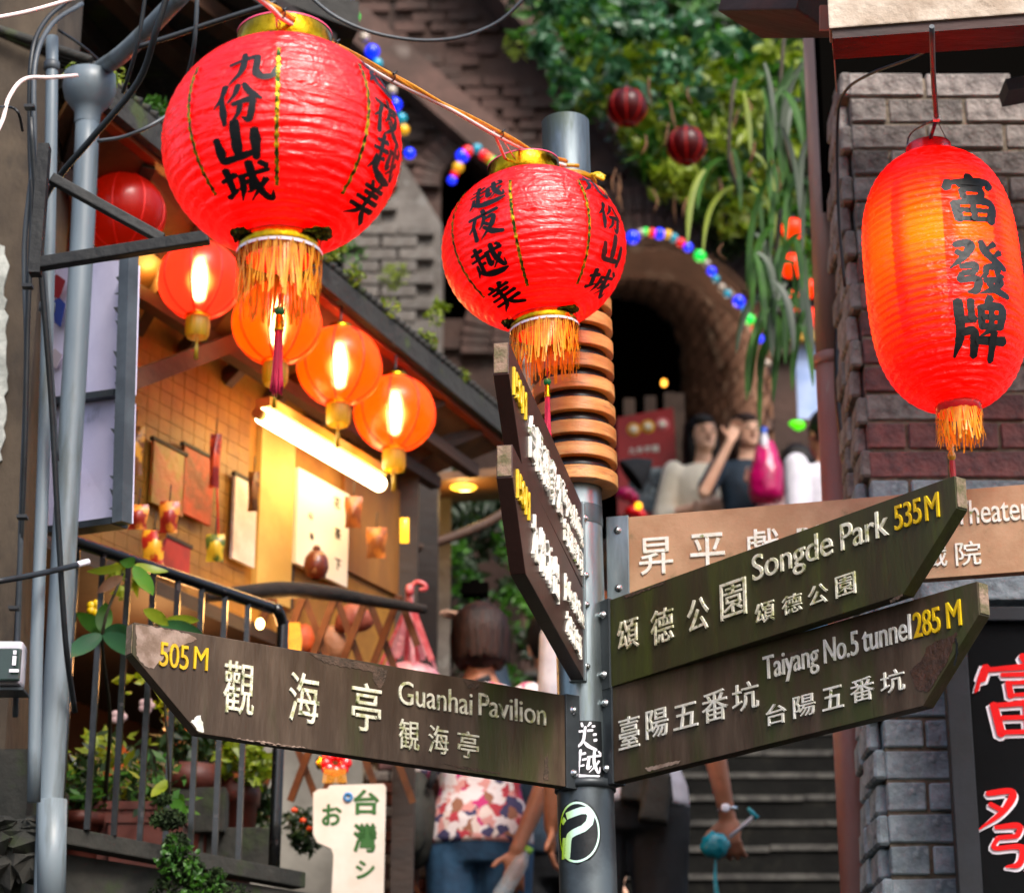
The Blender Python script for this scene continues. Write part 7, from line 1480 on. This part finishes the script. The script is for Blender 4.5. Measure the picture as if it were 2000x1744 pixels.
# small lit awning at the end of the shops
AW = thing('small_awning', P(900, 960, 9.2), 'small awning lit orange from below, beyond the shop corner', 'awning')
quad([P(828, 940, 9.0), P(1000, 926, 9.0), P(1000, 975, 9.6), P(850, 985, 9.6)], M['awning'], 'canopy', AW, .03); lamp('awning_light', P(910, 985, 9.1), 1.6, (1, .6, .18), AW, .03)
q = MB(); q.ell(P(905, 952, 9.0), (.05, .03, .012)); q.build('lamp_glass', bulbmat('awning_glow', '#ffb830', 2.5), AW)
q = MB(); q.tube([P(812, 1072, 8.6), P(880, 1050, 8.7), P(950, 1022, 8.8), P(1010, 985, 8.9)], .018, 8, sm=4); q.build('support_arm', M['rafter'], AW)
q = MB(); q.box(P(868, 1100, 9.4) - V((0, 0, .4)), (.05, .06, 1.7)); top(q, 'stone_post', M['palebrick'], 'pale grey stone post beyond the shop corner', 'post')
q = MB(); q.box(P(825, 1150, 8.6) - V((0, 0, .3)), (.11, .1, 1.8)); top(q, 'dark_post', M['darkwood'], 'dark broad timber post right of the shop wall', 'post')
q = MB(); q.box((-.1, 9.6, 2.5), (1.6, .2, .9)); q.box((0.02, 10.6, 2.7), (.1, 2.2, 1.6)); top(q, 'stair_side_wall', M['concrete'], 'low dark retaining wall left of the staircase', 'wall')

# ============================================================ strings of coloured bulbs
cols = {'b': '#0a28ff', 'r': '#e01018', 'g': '#10c840', 'y': '#e8a818', 'c': '#0a8fa8', 'w': '#b8a898', 'o': '#d86818'}
cm_ = {k: mat('bulb_' + k, v, rough=.25, bump=0, coat=.6, emit=v, es={'b': .9, 'r': .5, 'g': .8, 'y': .35, 'c': .25, 'w': .05, 'o': .3}[k]) for k, v in cols.items()}
def string(items, label, rdef, d):
    t = thing('string_of_lights', P(items[0][0], items[0][1], d), label, 'string lights', 'strings of coloured bulbs')
    q = MB(); q.tube([P(x, y, d + .03) for x, y, c_, r_ in items], .006, 6, sm=3); q.build('cord', M['cable'], t)
    for x, y, c_, r_ in items:
        q = MB(); r2 = px2m(r_ or rdef, d); q.ell(P(x, y, d), (r2, r2, r2), nu=14, nv=10); q.build('bulb', cm_[c_], t, fix=False)
string([(668, -40, 'w', 0), (678, 8, 'b', 14), (690, 33, 'g', 13), (712, 74, 'w', 10), (727, 101, 'b', 14), (737, 125, 'c', 11), (765, 178, 'w', 11), (771, 205, 'b', 14), (784, 232, 'c', 11), (789, 254, 'y', 11), (800, 300, 'b', 11)], 'string of coloured bulbs hanging down behind the biggest lantern', 11, 12.0)
string([(883, 352, 'b', 0), (888, 340, 'r', 8), (895, 327, 'y', 11), (903, 305, 'b', 13), (913, 296, 'r', 11), (932, 291, 'c', 10), (945, 303, 'r', 10), (955, 310, 'o', 10), (964, 317, 'g', 10), (972, 322, 'b', 11)], 'string of coloured bulbs round the small left arch', 9, 14.0)
string([(1236, 464, 'b', 13), (1252, 456, 'w', 9), (1261, 452, 'g', 7), (1274, 455, 'r', 9), (1288, 457, 'b', 11), (1304, 458, 'y', 9), (1316, 465, 'c', 9), (1330, 474, 'r', 9), (1344, 483, 'b', 9), (1367, 500, 'g', 12), (1380, 515, 'w', 8), (1390, 530, 'b', 9), (1398, 545, 'c', 8), (1410, 562, 'w', 8), (1421, 574, 'c', 8), (1443, 589, 'b', 12), (1455, 606, 'c', 8), (1464, 624, 'g', 11), (1474, 642, 'r', 8), (1484, 662, 'b', 8), (1492, 684, 'c', 8), (1498, 710, 'w', 8)], 'string of coloured bulbs round the large right arch', 9, 14.05)
